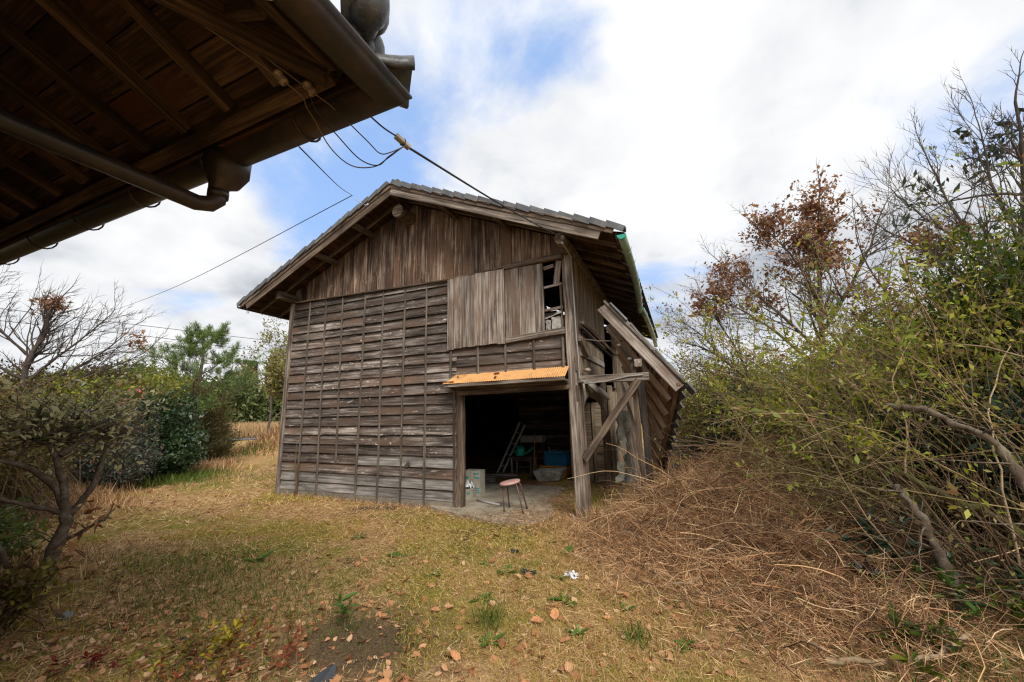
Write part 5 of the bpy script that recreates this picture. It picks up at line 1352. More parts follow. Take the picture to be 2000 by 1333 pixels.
shrub('red_shrub', 'dull reddish shrub behind the left hedge', 'shrub', (-7.2, -1.3, hz(-7.2, -1.3)), [((-7.2, -1.6, 2.1), (0.9, 1.3, 1.0)), ((-7.0, -0.2, 2.2), (0.9, 1.0, 1.0))], 420, 7, 0.08, L['redleaf'], M['twig'], 36, spread=0.08, bsp=0.4)
shrub('juniper', 'brownish feathery juniper beside the path to the road', 'shrub', (-7.3, 2.3, hz(-7.3, 2.3)), [((-7.2, 2.2, 1.6), (0.9, 1.1, 1.5)), ((-6.9, 2.5, 0.8), (0.8, 1.0, 0.75))], 900, 9, 0.085, L['juniper'], M['twigbrown'], 37, asp=0.18, spread=0.06, bsp=0.2, shell=0.4)
# pine
def pine(base, H, seed, label):
    r = np.random.default_rng(seed); base = np.array(base, float)
    t = thing('pine_tree', label, 'tree', tuple(base))
    T = []; tips = []
    k = 9; tr = base+np.stack([0.35*np.sin(np.linspace(0, 2.2, k)), 0.15*np.linspace(0, 1, k), np.linspace(0, H, k)], 1)
    V, F = tubes_np([(tr, np.linspace(0.14, 0.03, k))], 8); big_obj('trunk', V, F, M['bark'], t, True)
    for i in range(26):
        s = 0.25+0.75*(i/25); j = s*(k-1); i0 = min(int(j), k-2); q = tr[i0]+(tr[i0+1]-tr[i0])*(j-i0)
        a = i*2.4+r.normal()*0.3; Lb = (1.75*(1.12-s)+0.35)*(0.8+0.4*r.random())
        d = np.array([math.cos(a), math.sin(a), 0.35+0.4*s])
        grow(r, q, d, Lb, 0.035*(1.2-s), 2, dict(nch=[4, 3], ang=0.7, wander=0.14, up=0.10, lr=0.45, rr=0.6, seg=4), T, tips)
    V, F = tubes_np(T, 4); big_obj('branches', V, F, M['bark'], t)
    tp = np.array([a for a, _ in tips])[::1]; td = np.array([b for _, b in tips])
    td = nrm(td+np.array([0, 0, 0.35]))
    per = 17
    P = np.repeat(tp, per, 0)+r.normal(size=(len(tp)*per, 3))*0.035; D = nrm(np.repeat(td, per, 0)*0.9+r.normal(size=(len(tp)*per, 3))*0.55)
    V, F = leaves_np(P, D, rand_unit(len(P), r), 0.16*(0.7+0.5*r.random(len(P))), 0.014, 0.1); big_obj('crown', V, F, L['pine'], t)
pine((-8.6, 2.6, hz(-8.6, 2.6)), 4.2, 41, 'green pine with upright tufted shoots above the left shrubs')
shrub('bush', 'dark mixed bush filling the foot of the pine', 'shrub', (-8.6, 1.2, hz(-8.6, 1.2)), [((-8.6, 0.9, 1.9), (1.2, 1.5, 1.6)), ((-8.9, 2.9, 1.7), (1.0, 1.1, 1.5))], 900, 8, 0.08, L['midgreen'], M['twigbrown'], 38, spread=0.08, bsp=0.4)
shrub('leafy_bush', 'mixed green leafy bush rising between the camellia and the pine', 'shrub', (-7.0, -0.4, hz(-7, -0.4)), [((-7.0, -0.6, 2.0), (0.9, 1.0, 1.0)), ((-7.2, 0.9, 2.1), (0.9, 0.9, 1.0)), ((-7.9, 1.8, 1.6), (0.8, 0.9, 1.2))], 620, 8, 0.075, L['mixbush'], M['twigbrown'], 43, spread=0.06, bsp=0.4)
shrub('bush', 'dense dark green bush under the bare tree at far left', 'shrub', (-3.6, -5.4, hz(-3.6, -5.4)), [((-2.2, -5.3, 0.9), (1.3, 1.0, 1.0)), ((-4.6, -5.6, 1.4), (1.6, 1.6, 1.2))], 700, 7, 0.07, L['midgreen'], M['twigbrown'], 39, spread=0.07, bsp=0.5)
shrub('low_shrub', 'low leafy shrub with brown stems beside the crooked trunk', 'shrub', (1.2, -4.2, hz(1.2, -4.2)), [((1.1, -4.3, 0.42), (0.8, 0.8, 0.42))], 200, 6, 0.06, L['midgreen'], M['twigbrown'], 40, spread=0.05, bsp=0.4)
shrub('low_shrub', 'small red berried shrub at the foot of the crooked tree', 'shrub', (2.9, -4.35, hz(2.9, -4.35)), [((2.9, -4.3, 0.30), (0.35, 0.3, 0.28))], 60, 6, 0.055, L['azalea'], M['twigbrown'], 42, spread=0.04, bsp=0.15)
# far left: wood, conifers, hillside trees, reeds
r4 = np.random.default_rng(50)
def far_wood(name, n, a0, a1, d0, d1, h0, h1, leaf, size, clumps=40):
    P = []; 
    az = a0+(a1-a0)*r4.random(clumps); dd = d0+(d1-d0)*r4.random(clumps); hh = h0+(h1-h0)*r4.random(clumps)
    idx = r4.integers(0, clumps, n)
    a = az[idx]+r4.normal(size=n)*(1.6/dd[idx]); d = dd[idx]+r4.normal(size=n)*1.6
    z = hh[idx]*(r4.random(n)**0.75)*(1.02-0.15*np.abs(r4.normal(size=n)))
    x = 7.4+np.sin(a)*d; y = -5.6+np.cos(a)*d
    P = np.stack([x, y, height(x, y)+np.maximum(z, 0)], 1)
    V, F = leaves_np(P, nrm(r4.normal(size=(n, 3))+np.array([0, 0, -0.4])), rand_unit(n, r4)+np.array([0, 0, 0.4]), size*(0.6+0.8*r4.random(n)), size*0.4)
    return tag(big_obj(name, V, F, leaf), kind='stuff')
far_wood('bamboo_wood', 60000, R(-70), R(-49), 58, 76, 5.0, 7.5, L['bamboo'], 0.55, 80)
far_wood('distant_wood', 30000, R(-100), R(-66), 60, 90, 5, 9, L['bamboo'], 1.0, 60)
far_wood('distant_wood', 20000, R(-50), R(60), 80, 110, 5, 9, L['bamboo'], 1.2, 90)
def conifer(base, H, seed, label):
    r = np.random.default_rng(seed); n = 1500
    t = thing('conifer', label, 'tree', base, 'conifers over the far wood')
    V, F = tubes_np([(np.array([base, (base[0], base[1], base[2]+H)], float), np.array([0.18, 0.03]))], 6); big_obj('trunk', V, F, M['bark'], t)
    z = r.random(n)**0.8; a = r.random(n)*2*np.pi; rr = (1-z)*H*0.12*(0.4+0.7*r.random(n))
    P = np.stack([base[0]+rr*np.cos(a), base[1]+rr*np.sin(a), base[2]+H*(0.1+0.92*z)], 1)
    D = np.stack([np.cos(a), np.sin(a), np.full(n, -0.35)], 1)
    V, F = leaves_np(P, D, np.tile([[0, 0, 1.0]], (n, 1))+r.normal(size=(n, 3))*0.3, 0.7, 0.25); big_obj('crown', V, F, L['conifer'], t)
for i, (x, y, H, l_) in enumerate(((-44, 27.6, 9.2, 'taller dark conifer rising over the bamboo wood'), (-46.5, 26.5, 7.8, 'shorter dark conifer left of the tallest one over the wood'), (-41.5, 29.5, 7.4, 'short conifer right of the tallest one near the barn edge'))):
    conifer((x, y, hz(x, y)), H, 60+i, l_)
for i, (x, y, H, l_) in enumerate(((-12.6, 9.0, 4.6, 'bare whitish tree leaning on the bank beside the barn'), (-16.5, 11.2, 6.2, 'tall thin bare tree behind the bank beside the barn'), (-9.7, 7.6, 3.4, 'bushy bare tree touching the barn edge on the bank'))):
    tree('hillside_tree', l_, (x, y, hz(x, y)), (0.15*(-1)**i, 0.05, 1), H*0.62, 0.09, 4, dict(nch=[4, 4, 4, 3], ang=0.65, wander=0.14, up=0.08, lr=0.62, rr=0.55, seg=4, rmin=0.008), 70+i, M['twig'],
         dict(mat=L['tanbush'], per=4, spread=0.14, size=0.14, frac=0.55), group='bare trees on the bank behind the barn')
shrub('bush', 'green bush on the bank against the barn edge', 'shrub', (-8.4, 8.4, hz(-8.4, 8.4)), [((-8.7, 7.5, 2.2), (0.7, 0.8, 0.7)), ((-10.0, 8.6, 2.0), (0.8, 0.9, 0.8))], 380, 7, 0.13, L['midgreen'], M['twigbrown'], 75, spread=0.14, bsp=0.6)
n = 16000
a = R(-66)+R(24)*r4.random(n); d = 43+13*r4.random(n); x = 7.4+np.sin(a)*d; y = -5.6+np.cos(a)*d
P = np.stack([x, y, height(x, y)], 1)
V, F = leaves_np(P, nrm(r4.normal(size=(n, 3))*0.25+np.array([0, 0, 1.0])), rand_unit(n, r4), 1.35*(0.6+0.6*r4.random(n)), 0.09, 0.1)
tag(big_obj('reed_field', V, F, L['reed']), kind='stuff')

# ------------------------------------------------------------------ right hand thicket
def arching(name, label, base, n, Lmin, Lmax, lean, leaf, seed, per, size, asp=0.42, twig='twigmoss', rad=0.0078, spread0=0.5, leafstart=0.45, sub=3, grav=0.16, frac=1.0, group=None, cat_='shrub'):
    """a clump of long canes that rise and arch over, with side shoots; leaves toward their ends"""
    r = np.random.default_rng(seed); base = np.array(base, float); root = thing(name, label, cat_, tuple(base), group)
    T = []; lp = []; ld = []
    for i in range(n):
        b = base+np.array([r.normal()*spread0, r.normal()*spread0, 0]); b[2] = hz(b[0], b[1])-0.03
        d = np.array(lean, float)+r.normal(size=3)*0.45; d[2] = abs(d[2])+0.25; d /= np.linalg.norm(d)
        Lc = Lmin+(Lmax-Lmin)*r.random(); K = 9; p = b.copy(); pts = [p.copy()]; ds = []
        for k in range(K):
            d = d+r.normal(size=3)*0.13+np.array([0, 0, -grav*(k/K)]); d /= np.linalg.norm(d); p = p+d*Lc/K; pts.append(p.copy()); ds.append(d.copy())
        r0 = rad*(0.5+0.9*r.random()); pts = np.array(pts)
        T.append((pts, np.linspace(r0, r0*0.25, K+1)))
        for j in range(sub):
            k = r.integers(2, K); d2 = ds[k-1]*0.7+r.normal(size=3)*0.55+np.array([0, 0, 0.25]); d2 /= np.linalg.norm(d2); L2 = Lc*(0.12+0.25*r.random())
            q = pts[k]; sp = [q.copy()]
            for m in range(4):
                d2 = d2+r.normal(size=3)*0.12; d2 /= np.linalg.norm(d2); q = q+d2*L2/4; sp.append(q.copy())
                if r.random() < frac and k/K > leafstart*0.8: lp.append(q.copy()); ld.append(d2.copy())
            T.append((np.array(sp), np.linspace(r0*0.45, r0*0.15, 5)))
        for k in range(K):
            if (k+1)/K > leafstart and r.random() < frac: lp.append(pts[k+1]); ld.append(ds[k])
    V, F = tubes_np(T, 4); big_obj('canes', V, F, M[twig], root)
    V, F = leaf_cloud(r, np.array(lp), np.array(ld), per, 0.036, size, asp, 0.1, 0.6); big_obj('foliage', V, F, leaf, root)
    return root
arching('tangled_shrub', 'tangle of mossy canes arching left nearest the brush heap', (9.75, -0.55, 0), 150, 1.5, 2.9, (-0.55, 0.35, 0.85), L['tanbush'], 81, 4, 0.034, frac=0.5, grav=0.22, sub=5)
arching('tangled_shrub', 'cane thicket topped with yellow green leaves in the middle right', (10.0, 1.2, 0), 130, 1.7, 3.1, (-0.42, 0.05, 0.95), L['yellowgreen'], 82, 15, 0.044, frac=0.7, leafstart=0.62, sub=4)
arching('tangled_shrub', 'olive cane thicket leaning toward the collapsed roof', (9.75, 3.0, 0), 120, 1.5, 2.6, (-0.22, 0.15, 1.0), L['mixbush'], 83, 11, 0.042, frac=0.65, leafstart=0.6, spread0=0.5, sub=4)
arching('tangled_shrub', 'tall cane thicket with fresh leaves at the right edge', (10.6, -0.6, 0), 150, 1.9, 3.3, (-0.25, 0.0, 1.0), L['mixbush'], 84, 10, 0.044, frac=0.65, leafstart=0.55, spread0=0.55, sub=4)
arching('tangled_shrub', 'brown bramble tangle low before the shed wall', (9.55, -1.35, 0), 140, 0.9, 1.9, (-0.35, 0.2, 0.8), L['tanbush'], 85, 2, 0.034, frac=0.4, spread0=0.3, grav=0.3, twig='twigbrown', rad=0.007)
shrub('evergreen_shrub', 'evergreen with large yellow green leaves high at the right edge', 'shrub', (10.7, 0.1, hz(10.7, 0.1)), [((10.45, -0.35, 2.75), (0.65, 0.65, 0.6)), ((10.3, 0.4, 2.35), (0.7, 0.7, 0.5)), ((11.0, 0.4, 2.9), (0.7, 0.7, 0.6))], 300, 9, 0.075, L['bigleaf'], M['twig'], 86, asp=0.32, spread=0.05, tw=0.010, bsp=0.2, shell=0.35)
shrub('nandina', 'dark blue green nandina bush in the hollow behind the brush heap', 'shrub', (8.75, 3.1, hz(8.75, 3.1)), [((8.6, 3.0, 1.25), (0.85, 0.9, 0.75)), ((9.3, 2.3, 1.15), (0.7, 0.7, 0.7))], 420, 9, 0.065, L['bluegreen'], M['twigbrown'], 87, asp=0.33, spread=0.06, bsp=0.35)
shrub('nandina', 'dark green nandina in the shade under the right thicket', 'shrub', (9.9, -0.2, hz(9.9, -0.2)), [((9.8, -0.3, 1.15), (0.6, 0.7, 0.65)), ((9.55, 0.6, 1.0), (0.6, 0.6, 0.5)), ((10.1, -1.1, 1.0), (0.5, 0.5, 0.6))], 380, 9, 0.07, L['bluegreen'], M['twigbrown'], 88, asp=0.36, spread=0.06, bsp=0.3)
shrub('bush', 'tan and green bush beyond the collapsed roof', 'shrub', (8.2, 8.0, hz(8.2, 8.0)), [((8.0, 8.2, 1.9), (1.1, 1.2, 1.4)), ((9.3, 7.6, 1.9), (1.2, 1.2, 1.3)), ((7.7, 7.0, 1.2), (0.9, 0.9, 1.0))], 700, 6, 0.075, L['tanbush'], M['twigbrown'], 89, spread=0.09, bsp=0.6)
shrub('bush', 'pale green leafy bush to the right of the collapsed roof', 'shrub', (8.4, 5.2, hz(8.4, 5.2)), [((8.5, 5.4, 1.5), (0.85, 1.0, 1.1)), ((9.4, 4.8, 1.7), (0.9, 0.9, 1.0))], 520, 7, 0.06, L['tanbush'], M['twigbrown'], 90, spread=0.07, bsp=0.5)
shrub('bush', 'mid green bush deep behind the cane thicket', 'shrub', (11.6, 3.6, hz(11.6, 3.6)), [((11.4, 3.6, 1.9), (1.4, 1.4, 1.4)), ((12.6, 1.6, 1.7), (1.3, 1.5, 1.0)), ((10.6, 4.6, 1.8), (1.2, 1.2, 1.1))], 900, 7, 0.08, L['midgreen'], M['twigbrown'], 91, spread=0.09, bsp=0.7)
# trees over the thicket
limb_tree('persimmon_tree', 'tree with clusters of dead brown leaves over the right thicket',
          [([(9.75, 3.1, 0.3), (9.85, 3.1, 1.8), (9.95, 3.05, 3.0), (10.05, 3.0, 4.2), (10.2, 2.97, 5.2)], 0.07, 0.02),
           ([(9.95, 3.05, 3.3), (9.8, 3.1, 4.1), (9.55, 3.2, 4.7), (9.3, 3.25, 5.1)], 0.03, 0.010), ([(9.9, 3.05, 2.4), (9.4, 3.2, 3.2), (8.9, 3.3, 3.9), (8.5, 3.36, 4.5)], 0.035, 0.010),
           ([(9.95, 3.0, 2.8), (10.4, 2.9, 3.5), (10.75, 2.8, 4.2), (11.0, 2.8, 4.8)], 0.035, 0.010), ([(9.9, 3.0, 2.2), (10.4, 2.8, 2.9), (10.9, 2.6, 3.3)], 0.03, 0.010), ([(9.88, 3.0, 2.0), (9.2, 3.0, 2.9), (8.7, 3.1, 3.4), (8.2, 3.2, 3.7)], 0.03, 0.008)],
          dict(len=0.62, nch=[4, 3], ang=0.8, wander=0.13, up=0.04, lr=0.6, rr=0.55, seg=4, rmin=0.0035, lean=(-0.05, 0, 0.15)), 92, M['bark'],
          dict(mat=L['brownleaf'], per=3, spread=0.05, size=0.064, droop=0.6, asp=0.6, frac=0.85, at=[(10.2, 3.0, 5.3, 0.45), (9.35, 3.2, 5.15, 0.42), (10.0, 3.0, 4.5, 0.45), (10.4, 2.9, 4.4, 0.35), (9.6, 3.2, 4.2, 0.35), (8.6, 3.3, 4.2, 0.35), (8.2, 3.2, 3.6, 0.35), (9.1, 3.2, 3.5, 0.3), (7.9, 3.3, 3.1, 0.3), (10.6, 2.8, 3.4, 0.35)]), per=9)
limb_tree('seed_ball_tree', 'spreading bare tree with tiny seed balls left of the persimmon',
          [([(9.5, 4.0, 0.3), (9.2, 3.9, 1.2), (8.8, 3.7, 2.0), (8.2, 3.5, 2.6), (7.7, 3.4, 2.85)], 0.05, 0.010), ([(9.2, 3.9, 1.3), (8.6, 3.7, 1.9), (8.1, 3.5, 2.2), (7.6, 3.4, 2.35)], 0.03, 0.008),
           ([(8.8, 3.7, 2.0), (8.6, 3.6, 2.7), (8.3, 3.5, 3.3), (8.1, 3.5, 3.9)], 0.025, 0.006), ([(8.4, 3.6, 2.4), (8.0, 3.5, 3.0), (7.65, 3.4, 3.3)], 0.02, 0.006)],
          dict(len=0.5, nch=[3, 3], ang=0.65, wander=0.12, up=0.03, lr=0.6, rr=0.55, seg=4, rmin=0.003, lean=(-0.15, 0, 0.1)), 93, M['twig'],
          dict(mat=L['brownleaf'], per=1, spread=0.015, size=0.028, asp=0.9, frac=0.5), per=9)
limb_tree('bare_tree', 'tall bare grey tree in the upper right corner',
          [([(10.9, 0.2, 0.4), (10.85, 0.15, 1.8), (10.8, 0.05, 2.7), (10.95, -0.05, 3.6), (11.0, -0.15, 4.6)], 0.05, 0.012), ([(10.8, 0.1, 2.5), (10.6, 0.15, 3.1), (10.48, 0.2, 3.8), (10.4, 0.2, 4.4)], 0.026, 0.007),
           ([(10.75, 0.1, 2.3), (10.4, 0.2, 2.9), (10.2, 0.3, 3.3), (9.95, 0.35, 3.6)], 0.024, 0.007), ([(10.85, 0.0, 3.0), (10.75, 0.0, 3.8), (10.75, -0.05, 4.5)], 0.02, 0.006), ([(10.5, 0.15, 3.2), (10.2, 0.2, 3.7), (10.05, 0.2, 4.0)], 0.014, 0.005)],
          dict(len=0.5, nch=[4, 3], ang=0.6, wander=0.10, up=0.06, lr=0.6, rr=0.55, seg=4, rmin=0.0026, lean=(-0.05, 0, 0.2)), 94, M['twig'],
          dict(mat=L['brownleaf'], per=4, spread=0.04, size=0.05, droop=0.4, at=[(10.15, 0.3, 3.35, 0.16), (10.4, 0.2, 3.2, 0.12), (10.5, 0.1, 3.35, 0.10)]), per=8)
tree('bare_tree', 'thin bare tree between the persimmon and the corner tree', (11.2, 2.4, hz(11.2, 2.4)), (-0.1, 0.0, 1), 2.3, 0.05, 4,
     dict(nch=[5, 4, 3, 3], ang=0.75, wander=0.11, up=0.04, lr=0.62, rr=0.55, start=0.35, seg=5, rmin=0.004, lean=(-0.08, 0, 0.02)), 95, M['twig'],
     dict(mat=L['brownleaf'], per=5, spread=0.05, size=0.06, clump=14, cr=0.35, droop=0.4))
tree('leafy_tree', 'dark leaved tree reaching in at the right edge of the picture', (13.4, -0.2, hz(13.4, -0.2)), (-0.05, 0.0, 1), 2.8, 0.08, 3,
     dict(nch=[6, 4, 4], ang=0.8, wander=0.12, up=0.04, lr=0.6, rr=0.55, start=0.4, seg=5), 96, M['bark'],
     dict(mat=L['bluegreen'], per=5, spread=0.07, size=0.12, asp=0.35))
# heavy mossy stems leaning out of the right thicket
HS_ = [([(9.62, -1.05, 0.0), (9.48, -1.02, 0.30), (9.25, -0.85, 0.62), (8.98, -0.68, 0.86), (8.80, -0.45, 1.02)], 0.042, 0.026, 'thick mossy stem leaning left out of the right thicket'),
       ([(9.02, -1.78, 0.0), (9.06, -1.66, 0.28), (9.04, -1.52, 0.55), (8.97, -1.42, 0.78), (8.93, -1.40, 0.83)], 0.030, 0.026, 'cut off grey stem standing before the right thicket'),
       ([(9.75, -1.5, 0.3), (9.5, -1.48, 0.62), (9.2, -1.25, 0.80), (8.98, -1.05, 0.98)], 0.035, 0.02, 'white flecked mossy stem beside the cut off stem'),
       ([(9.7, -2.0, 0.2), (9.42, -1.95, 0.65), (9.45, -1.8, 1.0), (9.40, -1.75, 1.2), (9.15, -1.55, 1.42), (9.0, -1.38, 1.46)], 0.030, 0.018, 'gnarled lichen branch ending in a pale cut at right'),
       ([(9.22, -2.32, 0.0), (9.24, -2.24, 0.35), (9.27, -2.15, 0.6), (9.38, -2.05, 0.85), (9.5, -2.0, 1.2)], 0.020, 0.012, 'thin grey upright stem at the lower right corner')]
for i, (pts, r0, r1, l_) in enumerate(HS_):
    P_, rr_ = limb(pts, r0, r1, 31); kr = np.random.default_rng(700+i); P_[1:-1] += kr.normal(size=(29, 3))*0.006; rr_ = rr_*(1+0.16*kr.normal(size=31)); tw_ = []
    for q in range(5):
        k_ = kr.integers(6, 28); d_ = nrm(kr.normal(size=3)+np.array([-0.5, 0, 0.8])); tw_.append((P_[k_]+d_*np.linspace(0, 0.25+0.3*kr.random(), 7)[:, None]+np.cumsum(kr.normal(size=(7, 3))*0.008, 0), np.linspace(0.007, 0.002, 7)))
    V, F = tubes_np([(P_, rr_)]+tw_, 9)
    tag(big_obj('mossy_stem', V, F, M['mossbark'] if i in (0, 2) else M['bark'], None, True), l_, 'stem', 'stems leaning out of the right thicket')
# vines slung across the thicket
for i, (pts, l_) in enumerate((([(10.8, -1.2, 1.75), (10.0, -0.9, 1.78), (9.4, -0.4, 1.72), (9.0, 0.3, 1.55)], 'long reddish vine slung across the thicket front'),
                               ([(10.2, -1.6, 1.5), (9.75, -1.2, 1.95), (9.35, -0.9, 2.0), (9.05, -0.6, 1.6), (8.95, -0.5, 1.3)], 'tan vine arching over the thicket top'),
                               ([(9.1, -1.2, 0.9), (9.2, -1.15, 1.3), (9.15, -1.1, 1.7), (9.45, -1.05, 2.1)], 'thin pale vine rising steeply from the mossy stem'),
                               ([(9.4, -1.7, 0.4), (9.45, -1.6, 1.0), (9.6, -1.4, 1.5), (9.9, -1.2, 1.9)], 'tan vine looping at the far right'),
                               ([(8.6, 0.1, 0.9), (8.7, 0.0, 1.35), (8.85, -0.1, 1.7), (9.2, -0.3, 1.85)], 'thin vine at the left flank of the thicket'))):
    P_ = limb(pts, 0.008, 0.005)[0]; V, F = tubes_np([(P_, np.linspace(0.008, 0.004, 13))], 5)
    tag(big_obj('vine', V, F, M['palestick'] if i else M['twigbrown'], None, True), l_, 'vine', 'vines slung over the right thicket')
# shed behind the thicket
shed = thing('shed', 'low shed with rusty red sheet roof hidden behind the right thicket', 'shed', (11.0, 1.0, 0.3))
sh_d = Vector((0.94, -0.34, 0)); sh_n = Vector((-0.34, -0.94, 0)); so = Vector((9.62, 1.75, 0))
def shp(a, b, z): return so+sh_d*a+sh_n*b+Vector((0, 0, z))
for k in range(13):
    for w_, z0, zt in ((0.0, 1.79, 2.42),):
        plank('roof_sheet', shp(0.12+0.26*k, 0.16, 1.80), shp(0.12+0.26*k, -1.5, 2.45), 0.25, 0.012+0.012*(k % 2), (0, 0, 1), M['shedroof'], shed, 2, 0.002)
for k in range(14):
    plank('wall_sheet', shp(0.12+0.24*k, 0.0, 0.1), shp(0.12+0.24*k, 0.0, 1.80), 0.24, 0.012+0.01*(k % 2), tuple(sh_n), M['shedwall'], shed, 1)
    plank('wall_sheet', shp(0.12+0.24*k, -1.4, 0.1), shp(0.12+0.24*k, -1.4, 2.35), 0.24, 0.012+0.01*(k % 2), tuple(-sh_n), M['shedwall'], shed, 1)
for k in range(6):
    plank('wall_sheet', shp(0.0, -0.12-0.24*k, 0.1), shp(0.0, -0.12-0.24*k, 1.85+0.09*k), 0.24, 0.012+0.01*(k % 2), tuple(-sh_d), M['shedwall'], shed, 1)
    plank('wall_sheet', shp(3.36, -0.12-0.24*k, 0.1), shp(3.36, -0.12-0.24*k, 1.85+0.09*k), 0.24, 0.012+0.01*(k % 2), tuple(sh_d), M['shedwall'], shed, 1)
plank('gutter_strip', shp(0.0, 0.19, 1.77), shp(1.3, 0.19, 1.77), 0.05, 0.05, (0, 0, 1), M['wiregrey'], shed, 1)
# ------------------------------------------------------------------ ground cover
r5 = np.random.default_rng(101)
def slab_free(x, y):
    inb = (x > -0.05) & (x < 6.1) & (y > 0.0) & (y < 8.1)
    apr = (y > -0.55) & (y <= 0.1) & (x > 3.7+(-0.0)) & (x < 5.62) & (((x-4.9)/1.05)**2+((y+0.0)/0.56)**2 < 1)
    return ~(inb | apr)
def pnoise(x, y, s=1.0):
    return (np.sin(1.3*s*x+0.7*s*y+1)+np.sin(2.1*s*y-0.9*s*x+2.2)+np.sin(3.3*s*x+1.9*s*y+0.4)*0.6+np.sin(4.7*s*y-3.1*s*x)*0.5)/3.1
def scatter(n, near=2.0, far=17.0, a0=-86, a1=42, pw=1.0):
    a = R(a0)+R(a1-a0)*r5.random(n); d = near*(far/near)**(r5.random(n)**pw)
    x = CAM.x+np.sin(a)*d; y = CAM.y+np.cos(a)*d
    return x, y, d
def track(x, y):      # worn way past the barn's left side
    return np.exp(-((y-(-2.6-0.42*(x-2.0)*(x < 2)-0.10*(x-2.0)*(x >= 2)))/0.75)**2)*(x < 4.5)
# dry straw lying on the lawn
x, y, d = scatter(170000, 1.9, 15, pw=0.85)
bare = 1.25*g2(x, y, 5.35, -3.35, 0.85, 0.42)+0.6*g2(x, y, 4.4, -3.9, 0.9, 0.5)+0.6*(pnoise(x, y, 2.3) > 0.38)+0.5*track(x, y)
k = slab_free(x, y) & (r5.random(len(x)) > 0.85*bare); x, y, d = x[k], y[k], d[k]; n = len(x)
az = r5.random(n)*2*np.pi; el = np.abs(r5.normal(size=n))*0.28+0.03
D = np.stack([np.cos(az)*np.cos(el), np.sin(az)*np.cos(el), np.sin(el)], 1)
V, F = leaves_np(np.stack([x, y, height(x, y)+0.002+0.012*r5.random(n)], 1), D, np.stack([r5.normal(size=n)*0.4, r5.normal(size=n)*0.4, np.ones(n)], 1), (0.025+0.085*r5.random(n)**1.7)*np.clip(d/4, 0.8, 2.2), np.clip(d*0.0010, 0.0024, 0.012), 0.15)
tag(big_obj('dry_grass', V, F, L['straw']), kind='stuff')
# loose straw and dirt blown over the concrete edge
n = 5200
x = 4.9+r5.normal(size=n)*0.75; y = -0.25+r5.normal(size=n)*0.28; k = (x > 3.7) & (x < 6.2) & (r5.random(n) < 0.25+0.75*sstep(x, 4.7, 5.5)+0.4*(y < -0.35)); x, y = x[k], y[k]
x2 = 5.5+r5.normal(size=2600)*0.3; y2 = 0.9+r5.normal(size=2600)*0.7; k = (x2 > 4.9) & (x2 < 6.0); x = np.concatenate([x, x2[k]]); y = np.concatenate([y, y2[k]]); n = len(x)
az = r5.random(n)*2*np.pi; D = np.stack([np.cos(az), np.sin(az), 0.15+0.1*r5.normal(size=n)], 1)
V, F = leaves_np(np.stack([x, y, np.maximum(height(x, y), 0.032)+0.004], 1), D, rand_unit(n, r5)*0.4+np.array([0, 0, 1]), 0.03+0.10*r5.random(n)**2, 0.006, 0.15)
tag(big_obj('straw_litter', V, F, L['brush']), kind='stuff')
# mossy yellow-green short grass in patches
x, y, d = scatter(190000, 1.9, 15, pw=0.85)
k = slab_free(x, y) & (pnoise(x, y, 1.1)+0.35*pnoise(x, y, 4)+0.35*g2(x, y, 3.6, -1.3, 2.4, 0.9)+0.22*g2(x, y, 5.4, -2.3, 1.5, 1.0) -0.5*track(x, y)-0.6*g2(x, y, 5.35, -3.35, 0.9, 0.5)+0.3*g2(x, y, 5.9, -2.1, 1.3, 0.9) > 0.27) & (x < 8.0); x, y, d = x[k], y[k], d[k]; n = len(x)
D = nrm(np.stack([r5.normal(size=n)*0.6, r5.normal(size=n)*0.6, np.ones(n)*0.8], 1))
V, F = leaves_np(np.stack([x, y, height(x, y)], 1), D, rand_unit(n, r5), (0.02+0.035*r5.random(n))*np.clip(d/4, 0.8, 2.0), np.clip(d*0.0012, 0.003, 0.013), 0.15)
tag(big_obj('mossy_grass', V, F, L['moss']), kind='stuff')
# small weeds: handled below
# greener grass: left foreground, tufts, strip under the hedge
def tuft_field(cx, cy, sx, sy, n, h, w=0.006):
    x = cx+r5.normal(size=n)*sx; y = cy+r5.normal(size=n)*sy; k = slab_free(x, y); x, y = x[k], y[k]; n = len(x)
    D = nrm(np.stack([r5.normal(size=n)*0.45, r5.normal(size=n)*0.45, np.ones(n)], 1))
    return leaves_np(np.stack([x, y, height(x, y)-0.005], 1), D, rand_unit(n, r5), h*(0.5+0.8*r5.random(n)), w, 0.15)
parts = [tuft_field(3.7, -3.3, 0.55, 0.4, 2600, 0.07, 0.005), tuft_field(4.7, -3.2, 0.5, 0.3, 1300, 0.06, 0.004), tuft_field(-4.6, 0.1, 0.9, 0.55, 3600, 0.26, 0.012), tuft_field(-8.6, 4.9, 0.5, 0.4, 700, 0.16, 0.02), tuft_field(2.9, -2.9, 0.7, 0.4, 2500, 0.07, 0.005),
         tuft_field(5.95, -2.2, 0.8, 0.35, 1500, 0.05, 0.004), tuft_field(8.6, -2.3, 0.35, 0.35, 900, 0.12, 0.006), tuft_field(7.9, -1.5, 0.3, 0.3, 400, 0.10, 0.004), tuft_field(9.2, -2.2, 0.4, 0.3, 900, 0.15, 0.006)]
for i in range(90):
    x, y, d = scatter(1, 2.3, 9); 
    if not slab_free(x, y)[0] or x[0] > 8.3: continue
    parts.append(tuft_field(x[0], y[0], 0.05, 0.05, 40, 0.06, 0.004))
V, F = cat(parts); tag(big_obj('green_grass', V, F, L['grass']), kind='stuff')
